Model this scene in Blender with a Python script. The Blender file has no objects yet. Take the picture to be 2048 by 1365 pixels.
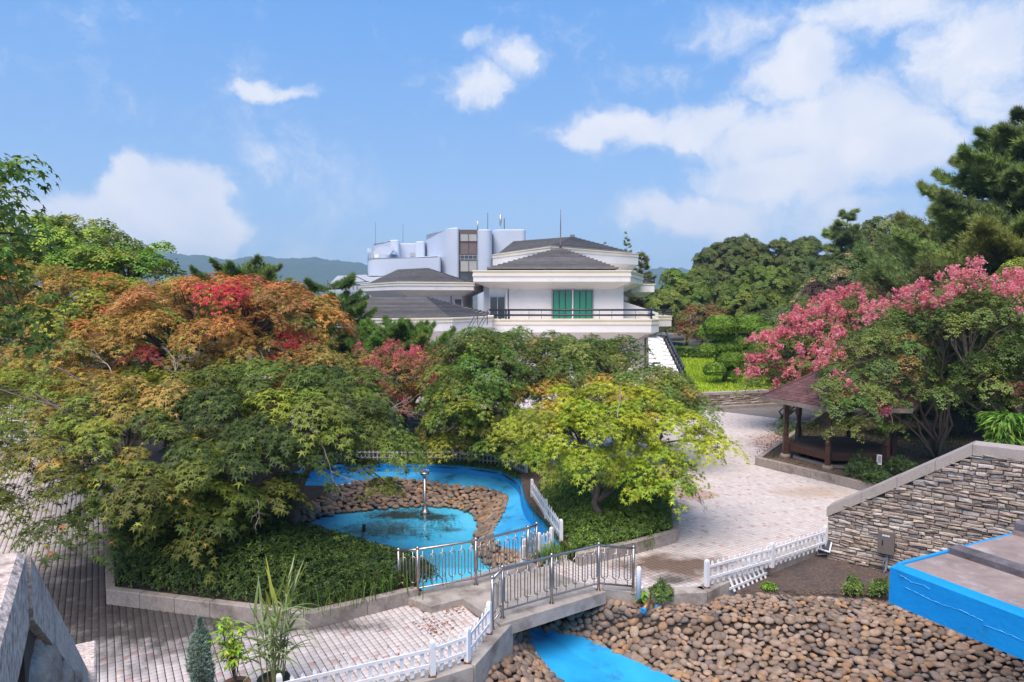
import bpy, bmesh, math, random
import numpy as np
from mathutils import Vector, Matrix
from mathutils.geometry import tessellate_polygon

S = bpy.context.scene
COL = S.collection
R = math.radians

# ------------------------------------------------------------------ camera
CAM_H = 6.4
FPX = 1365.0                       # focal length in pixels of a 2048 wide picture (24 mm)
PITCH = math.atan((682.5 - 595.0) / FPX)
cam_d = bpy.data.cameras.new('camera')
cam_d.sensor_width = 36.0
cam_d.lens = 24.0
cam_d.clip_start = 0.1
cam_d.clip_end = 9000.0
cam = bpy.data.objects.new('camera', cam_d)
cam.location = (0, 0, CAM_H)
cam.rotation_euler = (math.pi / 2 - PITCH, 0, 0)
COL.objects.link(cam)
S.camera = cam
S.render.resolution_x, S.render.resolution_y = 1024, 682

# ------------------------------------------------------------------ world, sun, exposure
SUN_EL, SUN_AZ = R(60), R(200)     # azimuth clockwise from +Y: sun behind the camera, a little to the left
SKY_STRENGTH = 0.10
SUN_STRENGTH = 2.75
EXPOSURE = 1.1
world = bpy.data.worlds.new('World')
S.world = world
world.use_nodes = True
wn, wl = world.node_tree.nodes, world.node_tree.links
wn.clear()


def N(nodes, typ, **kw):
    n = nodes.new(typ)
    for k, v in kw.items():
        setattr(n, k, v)
    return n


def sky_world():
    out = N(wn, 'ShaderNodeOutputWorld')
    bg = N(wn, 'ShaderNodeBackground')
    bg.inputs['Strength'].default_value = SKY_STRENGTH
    wl.new(bg.outputs[0], out.inputs[0])
    sky = N(wn, 'ShaderNodeTexSky', sky_type='NISHITA', sun_disc=False, sun_elevation=SUN_EL, sun_rotation=SUN_AZ)
    sky.altitude = 0
    sky.air_density = 1.0
    sky.dust_density = 0.6
    sky.ozone_density = 2.5
    tc = N(wn, 'ShaderNodeTexCoord')
    sep = N(wn, 'ShaderNodeSeparateXYZ')
    wl.new(tc.outputs['Generated'], sep.inputs[0])
    az = N(wn, 'ShaderNodeMath', operation='ARCTAN2')
    wl.new(sep.outputs['X'], az.inputs[0]); wl.new(sep.outputs['Y'], az.inputs[1])
    el = N(wn, 'ShaderNodeMath', operation='ARCSINE')
    wl.new(sep.outputs['Z'], el.inputs[0])
    ae = N(wn, 'ShaderNodeCombineXYZ')
    wl.new(az.outputs[0], ae.inputs[0]); wl.new(el.outputs[0], ae.inputs[1])
    # billowing edges: the cloud outlines are pushed about by two scales of noise
    nz = N(wn, 'ShaderNodeTexNoise'); nz.inputs['Scale'].default_value = 7.0; nz.inputs['Detail'].default_value = 8.0
    nz.inputs['Roughness'].default_value = 0.62
    wl.new(ae.outputs[0], nz.inputs['Vector'])
    sub = N(wn, 'ShaderNodeVectorMath', operation='SUBTRACT'); sub.inputs[1].default_value = (0.5, 0.5, 0.5)
    wl.new(nz.outputs['Color'], sub.inputs[0])
    scl = N(wn, 'ShaderNodeVectorMath', operation='MULTIPLY'); scl.inputs[1].default_value = (0.16, 0.10, 0.0)
    wl.new(sub.outputs[0], scl.inputs[0])
    pos = N(wn, 'ShaderNodeVectorMath', operation='ADD')
    wl.new(ae.outputs[0], pos.inputs[0]); wl.new(scl.outputs[0], pos.inputs[1])

    def direction(px, py):
        d = Vector(((px - 1024) / FPX, 1.0, (682.5 - py) / FPX))
        d.rotate(Matrix.Rotation(-PITCH, 3, 'X')); d.normalize()
        return math.atan2(d.x, d.y), math.asin(d.z)
    last = None
    for px, py, rx, ry, amp in CLOUDS:
        a, e = direction(px, py)
        a2, _ = direction(px + rx, py); _, e2 = direction(px, py - ry)
        s1 = N(wn, 'ShaderNodeVectorMath', operation='SUBTRACT'); s1.inputs[1].default_value = (a, e, 0)
        wl.new(pos.outputs[0], s1.inputs[0])
        s2 = N(wn, 'ShaderNodeVectorMath', operation='MULTIPLY')
        s2.inputs[1].default_value = (1 / abs(a2 - a), 1 / abs(e2 - e), 0)
        wl.new(s1.outputs[0], s2.inputs[0])
        ln = N(wn, 'ShaderNodeVectorMath', operation='LENGTH'); wl.new(s2.outputs[0], ln.inputs[0])
        mr = N(wn, 'ShaderNodeMapRange', interpolation_type='SMOOTHSTEP')
        mr.inputs['From Min'].default_value = 1.6; mr.inputs['From Max'].default_value = 0.1
        mr.inputs['To Max'].default_value = amp
        wl.new(ln.outputs['Value'], mr.inputs['Value'])
        if last is None:
            last = mr.outputs[0]
        else:
            mx = N(wn, 'ShaderNodeMath', operation='MAXIMUM')
            wl.new(last, mx.inputs[0]); wl.new(mr.outputs[0], mx.inputs[1]); last = mx.outputs[0]
    # thin broken cloud over the whole dome
    n2 = N(wn, 'ShaderNodeTexNoise'); n2.inputs['Scale'].default_value = 3.1; n2.inputs['Detail'].default_value = 7
    wl.new(tc.outputs['Generated'], n2.inputs['Vector'])
    m2 = N(wn, 'ShaderNodeMapRange', interpolation_type='SMOOTHSTEP')
    m2.inputs['From Min'].default_value = 0.44; m2.inputs['From Max'].default_value = 0.9; m2.inputs['To Max'].default_value = 0.5
    wl.new(n2.outputs['Fac'], m2.inputs['Value'])
    ad = N(wn, 'ShaderNodeMath', operation='MAXIMUM')
    wl.new(last, ad.inputs[0]); wl.new(m2.outputs[0], ad.inputs[1])
    nf = N(wn, 'ShaderNodeTexNoise'); nf.inputs['Scale'].default_value = 12; nf.inputs['Detail'].default_value = 12; nf.inputs['Roughness'].default_value = .7
    wl.new(pos.outputs[0], nf.inputs['Vector'])
    k1 = N(wn, 'ShaderNodeMath', operation='MULTIPLY_ADD'); wl.new(nf.outputs['Fac'], k1.inputs[0]); k1.inputs[1].default_value = 1.9; k1.inputs[2].default_value = -1.0
    k2 = N(wn, 'ShaderNodeMath', operation='MULTIPLY_ADD'); wl.new(ad.outputs[0], k2.inputs[0]); k2.inputs[1].default_value = 1.15; wl.new(k1.outputs[0], k2.inputs[2])
    k3 = N(wn, 'ShaderNodeMapRange', interpolation_type='SMOOTHSTEP'); k3.inputs['From Min'].default_value = .02; k3.inputs['From Max'].default_value = .95
    wl.new(k2.outputs[0], k3.inputs['Value']); ad = k3
    # inner modelling of the clouds
    n3 = N(wn, 'ShaderNodeTexNoise'); n3.inputs['Scale'].default_value = 9; n3.inputs['Detail'].default_value = 6
    wl.new(pos.outputs[0], n3.inputs['Vector'])
    cr = N(wn, 'ShaderNodeMix', data_type='RGBA')
    cr.inputs['A'].default_value = CLOUD_GREY; cr.inputs['B'].default_value = CLOUD_WHITE
    m3 = N(wn, 'ShaderNodeMapRange'); m3.inputs['From Min'].default_value = 0.30; m3.inputs['From Max'].default_value = 0.62
    wl.new(n3.outputs['Fac'], m3.inputs['Value']); wl.new(m3.outputs[0], cr.inputs['Factor'])
    # the clear air between the clouds: deep azure overhead, paler towards the horizon, over the physical sky
    rp = N(wn, 'ShaderNodeValToRGB')
    er = rp.color_ramp; er.elements[0].position = 0.0; er.elements[0].color = SKY_LOW
    er.elements[1].position = 1.0; er.elements[1].color = SKY_HIGH
    e = er.elements.new(0.13); e.color = SKY_NEAR
    e = er.elements.new(0.34); e.color = SKY_MID
    m0 = N(wn, 'ShaderNodeMapRange'); m0.inputs['From Min'].default_value = -0.02; m0.inputs['From Max'].default_value = 1.2
    wl.new(el.outputs[0], m0.inputs['Value']); wl.new(m0.outputs[0], rp.inputs[0])
    ks = N(wn, 'ShaderNodeVectorMath', operation='SCALE'); ks.inputs['Scale'].default_value = 5.0
    wl.new(rp.outputs[0], ks.inputs[0])
    tint = N(wn, 'ShaderNodeMix', data_type='RGBA')
    tint.inputs['Factor'].default_value = 0.75
    wl.new(sky.outputs[0], tint.inputs['A']); wl.new(ks.outputs[0], tint.inputs['B'])
    mix = N(wn, 'ShaderNodeMix', data_type='RGBA')
    wl.new(ad.outputs[0], mix.inputs['Factor']); wl.new(tint.outputs['Result'], mix.inputs['A']); wl.new(cr.outputs['Result'], mix.inputs['B'])
    wl.new(mix.outputs['Result'], bg.inputs['Color'])


CLOUD_WHITE = (4.3, 4.4, 4.8, 1)
CLOUD_GREY = (3.4, 3.75, 4.6, 1)
SKY_LOW, SKY_NEAR, SKY_MID, SKY_HIGH = (.28, .43, .71, 1), (.26, .445, .79, 1), (.135, .385, .88, 1), (.10, .33, .78, 1)
# pixel centre, radii and density of each cloud in the photographed part of the sky
CLOUDS = [(330, 400, 110, 95, 1.7), (290, 355, 60, 60, 1.5), (230, 440, 130, 60, 1.4), (395, 460, 80, 60, 1.5), (90, 420, 120, 45, .8), (40, 450, 90, 40, .75),
          (540, 183, 60, 26, .85), (590, 185, 45, 20, .7), (955, 180, 70, 42, .86), (1030, 115, 65, 50, .68), (950, 90, 60, 25, .45),
          (1180, 262, 80, 36, 1.05), (1270, 260, 90, 45, 1.1), (1400, 250, 150, 55, 1.05), (1600, 140, 110, 75, 1.2), (1680, 270, 190, 110, 1.25), (1520, 290, 120, 60, 1.05),
          (1800, 300, 110, 80, 1.1), (1560, 360, 190, 65, 1.1), (1400, 435, 150, 50, 1.1), (1310, 430, 60, 40, .9), (1640, 430, 200, 50, .65),
          (1960, 90, 170, 120, 1.0), (1750, 40, 260, 60, .75), (1320, 150, 90, 45, .45), (1130, 520, 300, 40, .35),
          (800, 530, 500, 45, .4), (2000, 190, 120, 70, .7), (1480, 60, 140, 50, .45)]
sky_world()

sun_d = bpy.data.lights.new('sun', 'SUN')
sun_d.energy = SUN_STRENGTH
sun_d.angle = R(52)
sun_d.color = (1.0, 0.86, 0.74)
sun = bpy.data.objects.new('sun', sun_d)
sv = Vector((math.sin(SUN_AZ) * math.cos(SUN_EL), math.cos(SUN_AZ) * math.cos(SUN_EL), math.sin(SUN_EL)))
sun.rotation_euler = sv.to_track_quat('Z', 'Y').to_euler()
sun.location = (0, 0, 60)
COL.objects.link(sun)

S.view_settings.view_transform = 'Standard'
S.view_settings.look = 'None'
S.view_settings.gamma = 1.0
S.view_settings.use_curve_mapping = False
S.view_settings.exposure = EXPOSURE
S.cycles.max_bounces = 8
S.cycles.diffuse_bounces = 4
S.cycles.glossy_bounces = 3
S.cycles.transmission_bounces = 4
S.cycles.transparent_max_bounces = 8
S.cycles.caustics_reflective = False
S.cycles.caustics_refractive = False
S.cycles.use_denoising = True

# ------------------------------------------------------------------ helpers: where things stand


def ray(px, py):
    d = Vector(((px - 1024) / FPX, 1.0, (682.5 - py) / FPX))
    d.rotate(Matrix.Rotation(-PITCH, 3, 'X'))
    return d


def G(px, py, z=0.0):
    """the point at height z seen at a pixel of the photograph"""
    d = ray(px, py)
    t = (z - CAM_H) / d.z
    return Vector((d.x * t, d.y * t, z))


def P(px, py, D):
    """the point at distance D (along +Y) seen at a pixel of the photograph"""
    d = ray(px, py)
    t = D / d.y
    return Vector((d.x * t, D, CAM_H + d.z * t))


def XY(px, D):
    v = P(px, 595, D)
    return Vector((v.x, D, 0))


# ------------------------------------------------------------------ helpers: objects and meshes
def tag(o, label=None, cat=None, group=None, kind=None):
    if label: o['label'] = label
    if cat: o['category'] = cat
    if group: o['group'] = group
    if kind: o['kind'] = kind
    return o


def link(name, me, parent=None, loc=None, mat=None):
    o = bpy.data.objects.new(name, me)
    COL.objects.link(o)
    if parent is not None:      # every child keeps world coordinates as its own
        o.parent = parent
        o.matrix_parent_inverse = parent.matrix_basis.inverted()
    if loc is not None:
        o.location = loc
    return o


def empty(name, loc, label, cat, group=None):
    o = bpy.data.objects.new(name, None)
    o.location = loc
    o.empty_display_size = 0.2
    COL.objects.link(o)
    return tag(o, label, cat, group)


class MB:
    """collects polygons with a material slot each and links them as one mesh object"""

    def __init__(self):
        self.v, self.f, self.m, self.s = [], [], [], []

    def face(self, pts, m=0, smooth=False):
        i = len(self.v)
        self.v += [tuple(p) for p in pts]
        self.f.append(tuple(range(i, i + len(pts)))); self.m.append(m); self.s.append(smooth)

    def box(self, c, size, rz=0.0, m=0, bev=0.0):
        x, y, z = size[0] / 2, size[1] / 2, size[2] / 2
        ca, sa = math.cos(rz), math.sin(rz)

        def T(p):
            return (c[0] + p[0] * ca - p[1] * sa, c[1] + p[0] * sa + p[1] * ca, c[2] + p[2])
        i = len(self.v)
        if bev <= 0:
            self.v += [T((sx * x, sy * y, sz * z)) for sz in (-1, 1) for sx, sy in ((-1, -1), (1, -1), (1, 1), (-1, 1))]
            fs = [(3, 2, 1, 0), (4, 5, 6, 7), (0, 1, 5, 4), (1, 2, 6, 5), (2, 3, 7, 6), (3, 0, 4, 7)]
        else:
            b = bev
            ring = [(-x, -y), (x, -y), (x, y), (-x, y)]
            ins = [(-x + b, -y + b), (x - b, -y + b), (x - b, y - b), (-x + b, y - b)]
            self.v += [T((p[0], p[1], -z)) for p in ring] + [T((p[0], p[1], z - b)) for p in ring] + [T((p[0], p[1], z)) for p in ins]
            fs = [(3, 2, 1, 0), (8, 9, 10, 11)]
            for k in range(4):
                n = (k + 1) % 4
                fs += [(k, n, n + 4, k + 4), (k + 4, n + 4, n + 8, k + 8)]
        self.f += [tuple(i + a for a in f) for f in fs]
        self.m += [m] * len(fs); self.s += [False] * len(fs)

    def bar(self, a, b, w, h, m=0):
        """square bar between two points, w across, h upwards"""
        a, b = Vector(a), Vector(b)
        d = (b - a).normalized()
        up = Vector((0, 0, 1)) if abs(d.z) < 0.95 else Vector((1, 0, 0))
        s = d.cross(up).normalized(); u = s.cross(d).normalized()
        i = len(self.v)
        for p in (a, b):
            for ks, ku in ((-1, -1), (1, -1), (1, 1), (-1, 1)):
                self.v.append(tuple(p + s * (ks * w / 2) + u * (ku * h / 2)))
        fs = [(0, 1, 2, 3), (7, 6, 5, 4), (0, 4, 5, 1), (1, 5, 6, 2), (2, 6, 7, 3), (3, 7, 4, 0)]
        self.f += [tuple(i + q for q in f) for f in fs]; self.m += [m] * 6; self.s += [False] * 6

    def tube(self, pts, r, n=8, m=0, caps=True, closed=False):
        pts = [Vector(p) for p in pts]
        rs = r if isinstance(r, (list, tuple)) else [r] * len(pts)
        base = len(self.v)
        prev = None
        L = len(pts)
        for k, p in enumerate(pts):
            if closed:
                d = (pts[(k + 1) % L] - pts[k - 1])
            else:
                d = (pts[min(k + 1, L - 1)] - pts[max(k - 1, 0)])
            if d.length < 1e-9: d = Vector((0, 0, 1))
            d.normalize()
            if prev is None:
                s = d.cross(Vector((0.13, 0.9, 0.37)))
                if s.length < 0.1: s = d.cross(Vector((1, 0, 0)))
                s.normalize()
            else:
                s = (prev - d * prev.dot(d))
                if s.length < 1e-6: s = d.orthogonal()
                s.normalize()
            prev = s
            t = d.cross(s)
            for j in range(n):
                a = 2 * math.pi * j / n
                self.v.append(tuple(p + (s * math.cos(a) + t * math.sin(a)) * rs[k]))
        for k in range(L if closed else L - 1):
            k2 = (k + 1) % L
            for j in range(n):
                j2 = (j + 1) % n
                self.f.append((base + k * n + j, base + k * n + j2, base + k2 * n + j2, base + k2 * n + j)); self.m.append(m); self.s.append(True)
        if caps and not closed:
            self.f.append(tuple(base + j for j in reversed(range(n)))); self.m.append(m); self.s.append(False)
            self.f.append(tuple(base + (L - 1) * n + j for j in range(n))); self.m.append(m); self.s.append(False)

    def lathe(self, c, prof, n=16, m=0, smooth=True, rot=0.0):
        base = len(self.v)
        for r, z in prof:
            for j in range(n):
                a = 2 * math.pi * j / n + rot
                self.v.append((c[0] + r * math.cos(a), c[1] + r * math.sin(a), c[2] + z))
        for k in range(len(prof) - 1):
            for j in range(n):
                j2 = (j + 1) % n
                self.f.append((base + k * n + j, base + k * n + j2, base + (k + 1) * n + j2, base + (k + 1) * n + j)); self.m.append(m); self.s.append(smooth)
        self.f.append(tuple(base + j for j in reversed(range(n)))); self.m.append(m); self.s.append(False)
        self.f.append(tuple(base + (len(prof) - 1) * n + j for j in range(n))); self.m.append(m); self.s.append(False)

    def prism(self, poly, z0, z1, m=0, top=True, bottom=True):
        """vertical prism over a plan polygon (counter-clockwise or not)"""
        poly = [(p[0], p[1]) for p in poly]
        ar = sum(poly[i - 1][0] * poly[i][1] - poly[i][0] * poly[i - 1][1] for i in range(len(poly)))
        if ar < 0: poly = poly[::-1]
        n = len(poly)
        i = len(self.v)
        self.v += [(p[0], p[1], z0) for p in poly] + [(p[0], p[1], z1) for p in poly]
        for k in range(n):
            k2 = (k + 1) % n
            self.f.append((i + k, i + k2, i + n + k2, i + n + k)); self.m.append(m); self.s.append(False)
        if top or bottom:
            tris = tessellate_polygon([[Vector((p[0], p[1], 0)) for p in poly]])
            for t in tris:
                a, b, c = t
                cr = (poly[b][0] - poly[a][0]) * (poly[c][1] - poly[a][1]) - (poly[b][1] - poly[a][1]) * (poly[c][0] - poly[a][0])
                if cr < 0: a, b, c = a, c, b
                if top: self.f.append((i + n + a, i + n + b, i + n + c)); self.m.append(m); self.s.append(False)
                if bottom: self.f.append((i + c, i + b, i + a)); self.m.append(m); self.s.append(False)

    def loft(self, A, B, m=0, smooth=False, nv=1):
        """ruled surface between two polylines of equal length"""
        n = len(A)
        base = len(self.v)
        for k in range(nv + 1):
            t = k / nv
            for a, b in zip(A, B):
                self.v.append(tuple(Vector(a).lerp(Vector(b), t)))
        for k in range(nv):
            for j in range(n - 1):
                q = base + k * n + j
                self.f.append((q, q + 1, q + n + 1, q + n)); self.m.append(m); self.s.append(smooth)

    def mesh(self, name, mats):
        me = bpy.data.meshes.new(name)
        me.from_pydata(self.v, [], self.f)
        for mt in (mats if isinstance(mats, (list, tuple)) else [mats]):
            me.materials.append(mt)
        me.polygons.foreach_set('material_index', self.m)
        me.polygons.foreach_set('use_smooth', self.s)
        me.update()
        return me

    def build(self, name, mats, parent=None):
        return link(name, self.mesh(name, mats), parent)


def sheet(polys, z, name, mat):
    """flat sheet: outer polygon and holes, at height z"""
    vs = [Vector((p[0], p[1], 0)) for poly in polys for p in poly]
    tris = tessellate_polygon([[Vector((p[0], p[1], 0)) for p in poly] for poly in polys])
    f = []
    for a, b, c in tris:
        if (vs[b] - vs[a]).cross(vs[c] - vs[a]).z < 0: b, c = c, b
        f.append((a, b, c))
    me = bpy.data.meshes.new(name)
    me.from_pydata([(v.x, v.y, z) for v in vs], [], f)
    me.materials.append(mat)
    return link(name, me)


def inside(poly, x, y):
    """vectorised point in polygon"""
    x = np.asarray(x); y = np.asarray(y)
    r = np.zeros(x.shape, bool)
    n = len(poly)
    for i in range(n):
        x1, y1 = poly[i][0], poly[i][1]; x2, y2 = poly[i - 1][0], poly[i - 1][1]
        c = ((y1 > y) != (y2 > y))
        with np.errstate(divide='ignore', invalid='ignore'):
            xi = (x2 - x1) * (y - y1) / (y2 - y1 if y2 != y1 else 1e-9) + x1
        r ^= c & (x < xi)
    return r


def resample(pts, n):
    """smooth (Catmull-Rom) polyline of n points through pts"""
    pts = [Vector(p) for p in pts]
    out = []
    m = len(pts) - 1
    for k in range(n):
        t = k / (n - 1) * m
        i = min(int(t), m - 1); f = t - i
        p0, p1, p2, p3 = pts[max(i - 1, 0)], pts[i], pts[i + 1], pts[min(i + 2, m)]
        out.append(0.5 * ((2 * p1) + (p2 - p0) * f + (2 * p0 - 5 * p1 + 4 * p2 - p3) * f * f + (3 * p1 - p0 - 3 * p2 + p3) * f ** 3))
    return out


# ------------------------------------------------------------------ materials
def mat(name, col, rough=0.8, col2=None, nscale=6.0, ndetail=6.0, lo=0.35, hi=0.7, bump=0.0, bscale=None, metal=0.0,
        rnd=0.0, stain=None, sscale=1.5, slo=0.5, shi=0.7, spec=0.5, coat=0.0, blobs=None, vert=None):
    m = bpy.data.materials.new(name)
    m.use_nodes = True
    ns, ls = m.node_tree.nodes, m.node_tree.links
    bs = ns['Principled BSDF']
    bs.inputs['Roughness'].default_value = rough
    bs.inputs['Metallic'].default_value = metal
    bs.inputs['Specular IOR Level'].default_value = spec
    bs.inputs['Coat Weight'].default_value = coat
    geo = N(ns, 'ShaderNodeNewGeometry')
    oi = N(ns, 'ShaderNodeObjectInfo')
    posn = geo.outputs['Position']
    if rnd:                         # pieces sharing this material do not share their grain
        mu = N(ns, 'ShaderNodeVectorMath', operation='MULTIPLY_ADD')
        cb = N(ns, 'ShaderNodeCombineXYZ')
        for k in range(3): ls.new(oi.outputs['Random'], cb.inputs[k])
        ls.new(cb.outputs[0], mu.inputs[0]); mu.inputs[1].default_value = (37, 23, 11); ls.new(posn, mu.inputs[2])
        posn = mu.outputs[0]
    col_out = None
    if col2 is not None:
        nz = N(ns, 'ShaderNodeTexNoise'); nz.inputs['Scale'].default_value = nscale; nz.inputs['Detail'].default_value = ndetail
        nz.inputs['Roughness'].default_value = 0.6
        ls.new(posn, nz.inputs['Vector'])
        mr = N(ns, 'ShaderNodeMapRange'); mr.inputs['From Min'].default_value = lo; mr.inputs['From Max'].default_value = hi
        ls.new(nz.outputs['Fac'], mr.inputs['Value'])
        mx = N(ns, 'ShaderNodeMix', data_type='RGBA'); mx.inputs['A'].default_value = (*col, 1); mx.inputs['B'].default_value = (*col2, 1)
        ls.new(mr.outputs[0], mx.inputs['Factor'])
        col_out = mx.outputs['Result']
    else:
        rgb = N(ns, 'ShaderNodeRGB'); rgb.outputs[0].default_value = (*col, 1); col_out = rgb.outputs[0]
    if vert is not None:            # colour written on the pieces themselves
        at = N(ns, 'ShaderNodeAttribute', attribute_name=vert)
        mx = N(ns, 'ShaderNodeMix', data_type='RGBA', blend_type='MULTIPLY'); mx.inputs['Factor'].default_value = 1
        ls.new(col_out, mx.inputs['A']); ls.new(at.outputs['Color'], mx.inputs['B']); col_out = mx.outputs['Result']
    if stain is not None:
        nz = N(ns, 'ShaderNodeTexNoise'); nz.inputs['Scale'].default_value = sscale; nz.inputs['Detail'].default_value = 9
        nz.inputs['Roughness'].default_value = 0.68
        ls.new(geo.outputs['Position'], nz.inputs['Vector'])
        mr = N(ns, 'ShaderNodeMapRange'); mr.inputs['From Min'].default_value = slo; mr.inputs['From Max'].default_value = shi
        ls.new(nz.outputs['Fac'], mr.inputs['Value'])
        mx = N(ns, 'ShaderNodeMix', data_type='RGBA'); mx.inputs['B'].default_value = (*stain, 1)
        ls.new(mr.outputs[0], mx.inputs['Factor']); ls.new(col_out, mx.inputs['A']); col_out = mx.outputs['Result']
    for b in (blobs or []):         # stains and painted shade, each of its own place and shape: centre, radius, colour, amount, noise scale
        c, r, bc, amt, bsx = b[:5]
        ds = N(ns, 'ShaderNodeVectorMath', operation='SUBTRACT'); ds.inputs[1].default_value = c
        ls.new(geo.outputs['Position'], ds.inputs[0])
        mu = N(ns, 'ShaderNodeVectorMath', operation='DIVIDE'); mu.inputs[1].default_value = r
        ls.new(ds.outputs[0], mu.inputs[0])
        ln = N(ns, 'ShaderNodeVectorMath', operation='LENGTH'); ls.new(mu.outputs[0], ln.inputs[0])
        nz = N(ns, 'ShaderNodeTexNoise'); nz.inputs['Scale'].default_value = bsx; nz.inputs['Detail'].default_value = 8
        nz.inputs['Roughness'].default_value = 0.65
        ls.new(geo.outputs['Position'], nz.inputs['Vector'])
        ad = N(ns, 'ShaderNodeMath', operation='MULTIPLY_ADD'); ls.new(nz.outputs['Fac'], ad.inputs[0]); ad.inputs[1].default_value = 1.6; ls.new(ln.outputs['Value'], ad.inputs[2])
        mr = N(ns, 'ShaderNodeMapRange'); mr.inputs['From Min'].default_value = 1.75; mr.inputs['From Max'].default_value = 1.15; mr.inputs['To Max'].default_value = amt
        ls.new(ad.outputs[0], mr.inputs['Value'])
        mx = N(ns, 'ShaderNodeMix', data_type='RGBA'); mx.inputs['B'].default_value = (*bc, 1)
        ls.new(mr.outputs[0], mx.inputs['Factor']); ls.new(col_out, mx.inputs['A']); col_out = mx.outputs['Result']
        if len(b) > 5:              # wet: smoother as well
            m2 = N(ns, 'ShaderNodeMapRange'); m2.inputs['To Min'].default_value = rough; m2.inputs['To Max'].default_value = b[5]
            ls.new(mr.outputs[0], m2.inputs['Value']); ls.new(m2.outputs[0], bs.inputs['Roughness'])
    if rnd:
        hs = N(ns, 'ShaderNodeMapRange'); hs.inputs['To Min'].default_value = 1 - rnd; hs.inputs['To Max'].default_value = 1 + rnd
        ls.new(oi.outputs['Random'], hs.inputs['Value'])
        mx = N(ns, 'ShaderNodeVectorMath', operation='SCALE')
        ls.new(col_out, mx.inputs[0]); ls.new(hs.outputs[0], mx.inputs['Scale']); col_out = mx.outputs[0]
    ls.new(col_out, bs.inputs['Base Color'])
    if bump:
        nb = N(ns, 'ShaderNodeTexNoise'); nb.inputs['Scale'].default_value = bscale or nscale * 3; nb.inputs['Detail'].default_value = 6
        ls.new(geo.outputs['Position'], nb.inputs['Vector'])
        bp = N(ns, 'ShaderNodeBump'); bp.inputs['Strength'].default_value = min(1, bump); bp.inputs['Distance'].default_value = 0.02
        ls.new(nb.outputs['Fac'], bp.inputs['Height']); ls.new(bp.outputs[0], bs.inputs['Normal'])
    return m


def stone_mat(name, cols, rough=0.75, dirt=(0.06, 0.045, 0.035), bump=0.5, dlo=0.5, dhi=0.75, nscale=9):
    """natural stones: every stone takes its own colour from a ramp, with grain and dirt"""
    m = bpy.data.materials.new(name); m.use_nodes = True
    ns, ls = m.node_tree.nodes, m.node_tree.links
    bs = ns['Principled BSDF']; bs.inputs['Roughness'].default_value = rough; bs.inputs['Specular IOR Level'].default_value = 0.3
    oi = N(ns, 'ShaderNodeObjectInfo'); geo = N(ns, 'ShaderNodeNewGeometry')
    isl = N(ns, 'ShaderNodeMath', operation='ADD'); ls.new(oi.outputs['Random'], isl.inputs[0]); ls.new(geo.outputs['Random Per Island'], isl.inputs[1])
    fr = N(ns, 'ShaderNodeMath', operation='FRACT'); ls.new(isl.outputs[0], fr.inputs[0])
    rp = N(ns, 'ShaderNodeValToRGB')
    while len(rp.color_ramp.elements) < len(cols): rp.color_ramp.elements.new(0.5)
    for k, c in enumerate(cols):
        rp.color_ramp.elements[k].position = k / (len(cols) - 1); rp.color_ramp.elements[k].color = (*c, 1)
    ls.new(fr.outputs[0], rp.inputs[0])
    nz = N(ns, 'ShaderNodeTexNoise'); nz.inputs['Scale'].default_value = nscale; nz.inputs['Detail'].default_value = 8; nz.inputs['Roughness'].default_value = 0.7
    ls.new(geo.outputs['Position'], nz.inputs['Vector'])
    mr = N(ns, 'ShaderNodeMapRange'); mr.inputs['From Min'].default_value = 0.25; mr.inputs['From Max'].default_value = 0.75; mr.inputs['To Min'].default_value = 0.6; mr.inputs['To Max'].default_value = 1.4
    ls.new(nz.outputs['Fac'], mr.inputs['Value'])
    sc = N(ns, 'ShaderNodeVectorMath', operation='SCALE'); ls.new(rp.outputs[0], sc.inputs[0]); ls.new(mr.outputs[0], sc.inputs['Scale'])
    n2 = N(ns, 'ShaderNodeTexNoise'); n2.inputs['Scale'].default_value = 1.7; n2.inputs['Detail'].default_value = 9; n2.inputs['Roughness'].default_value = 0.7
    ls.new(geo.outputs['Position'], n2.inputs['Vector'])
    m2 = N(ns, 'ShaderNodeMapRange'); m2.inputs['From Min'].default_value = dlo; m2.inputs['From Max'].default_value = dhi; m2.inputs['To Max'].default_value = 0.85
    ls.new(n2.outputs['Fac'], m2.inputs['Value'])
    mx = N(ns, 'ShaderNodeMix', data_type='RGBA'); mx.inputs['B'].default_value = (*dirt, 1)
    ls.new(m2.outputs[0], mx.inputs['Factor']); ls.new(sc.outputs[0], mx.inputs['A'])
    ls.new(mx.outputs['Result'], bs.inputs['Base Color'])
    bp = N(ns, 'ShaderNodeBump'); bp.inputs['Strength'].default_value = bump; bp.inputs['Distance'].default_value = 0.02
    n3 = N(ns, 'ShaderNodeTexNoise'); n3.inputs['Scale'].default_value = 26; n3.inputs['Detail'].default_value = 5
    ls.new(geo.outputs['Position'], n3.inputs['Vector']); ls.new(n3.outputs['Fac'], bp.inputs['Height']); ls.new(bp.outputs[0], bs.inputs['Normal'])
    return m


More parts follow.
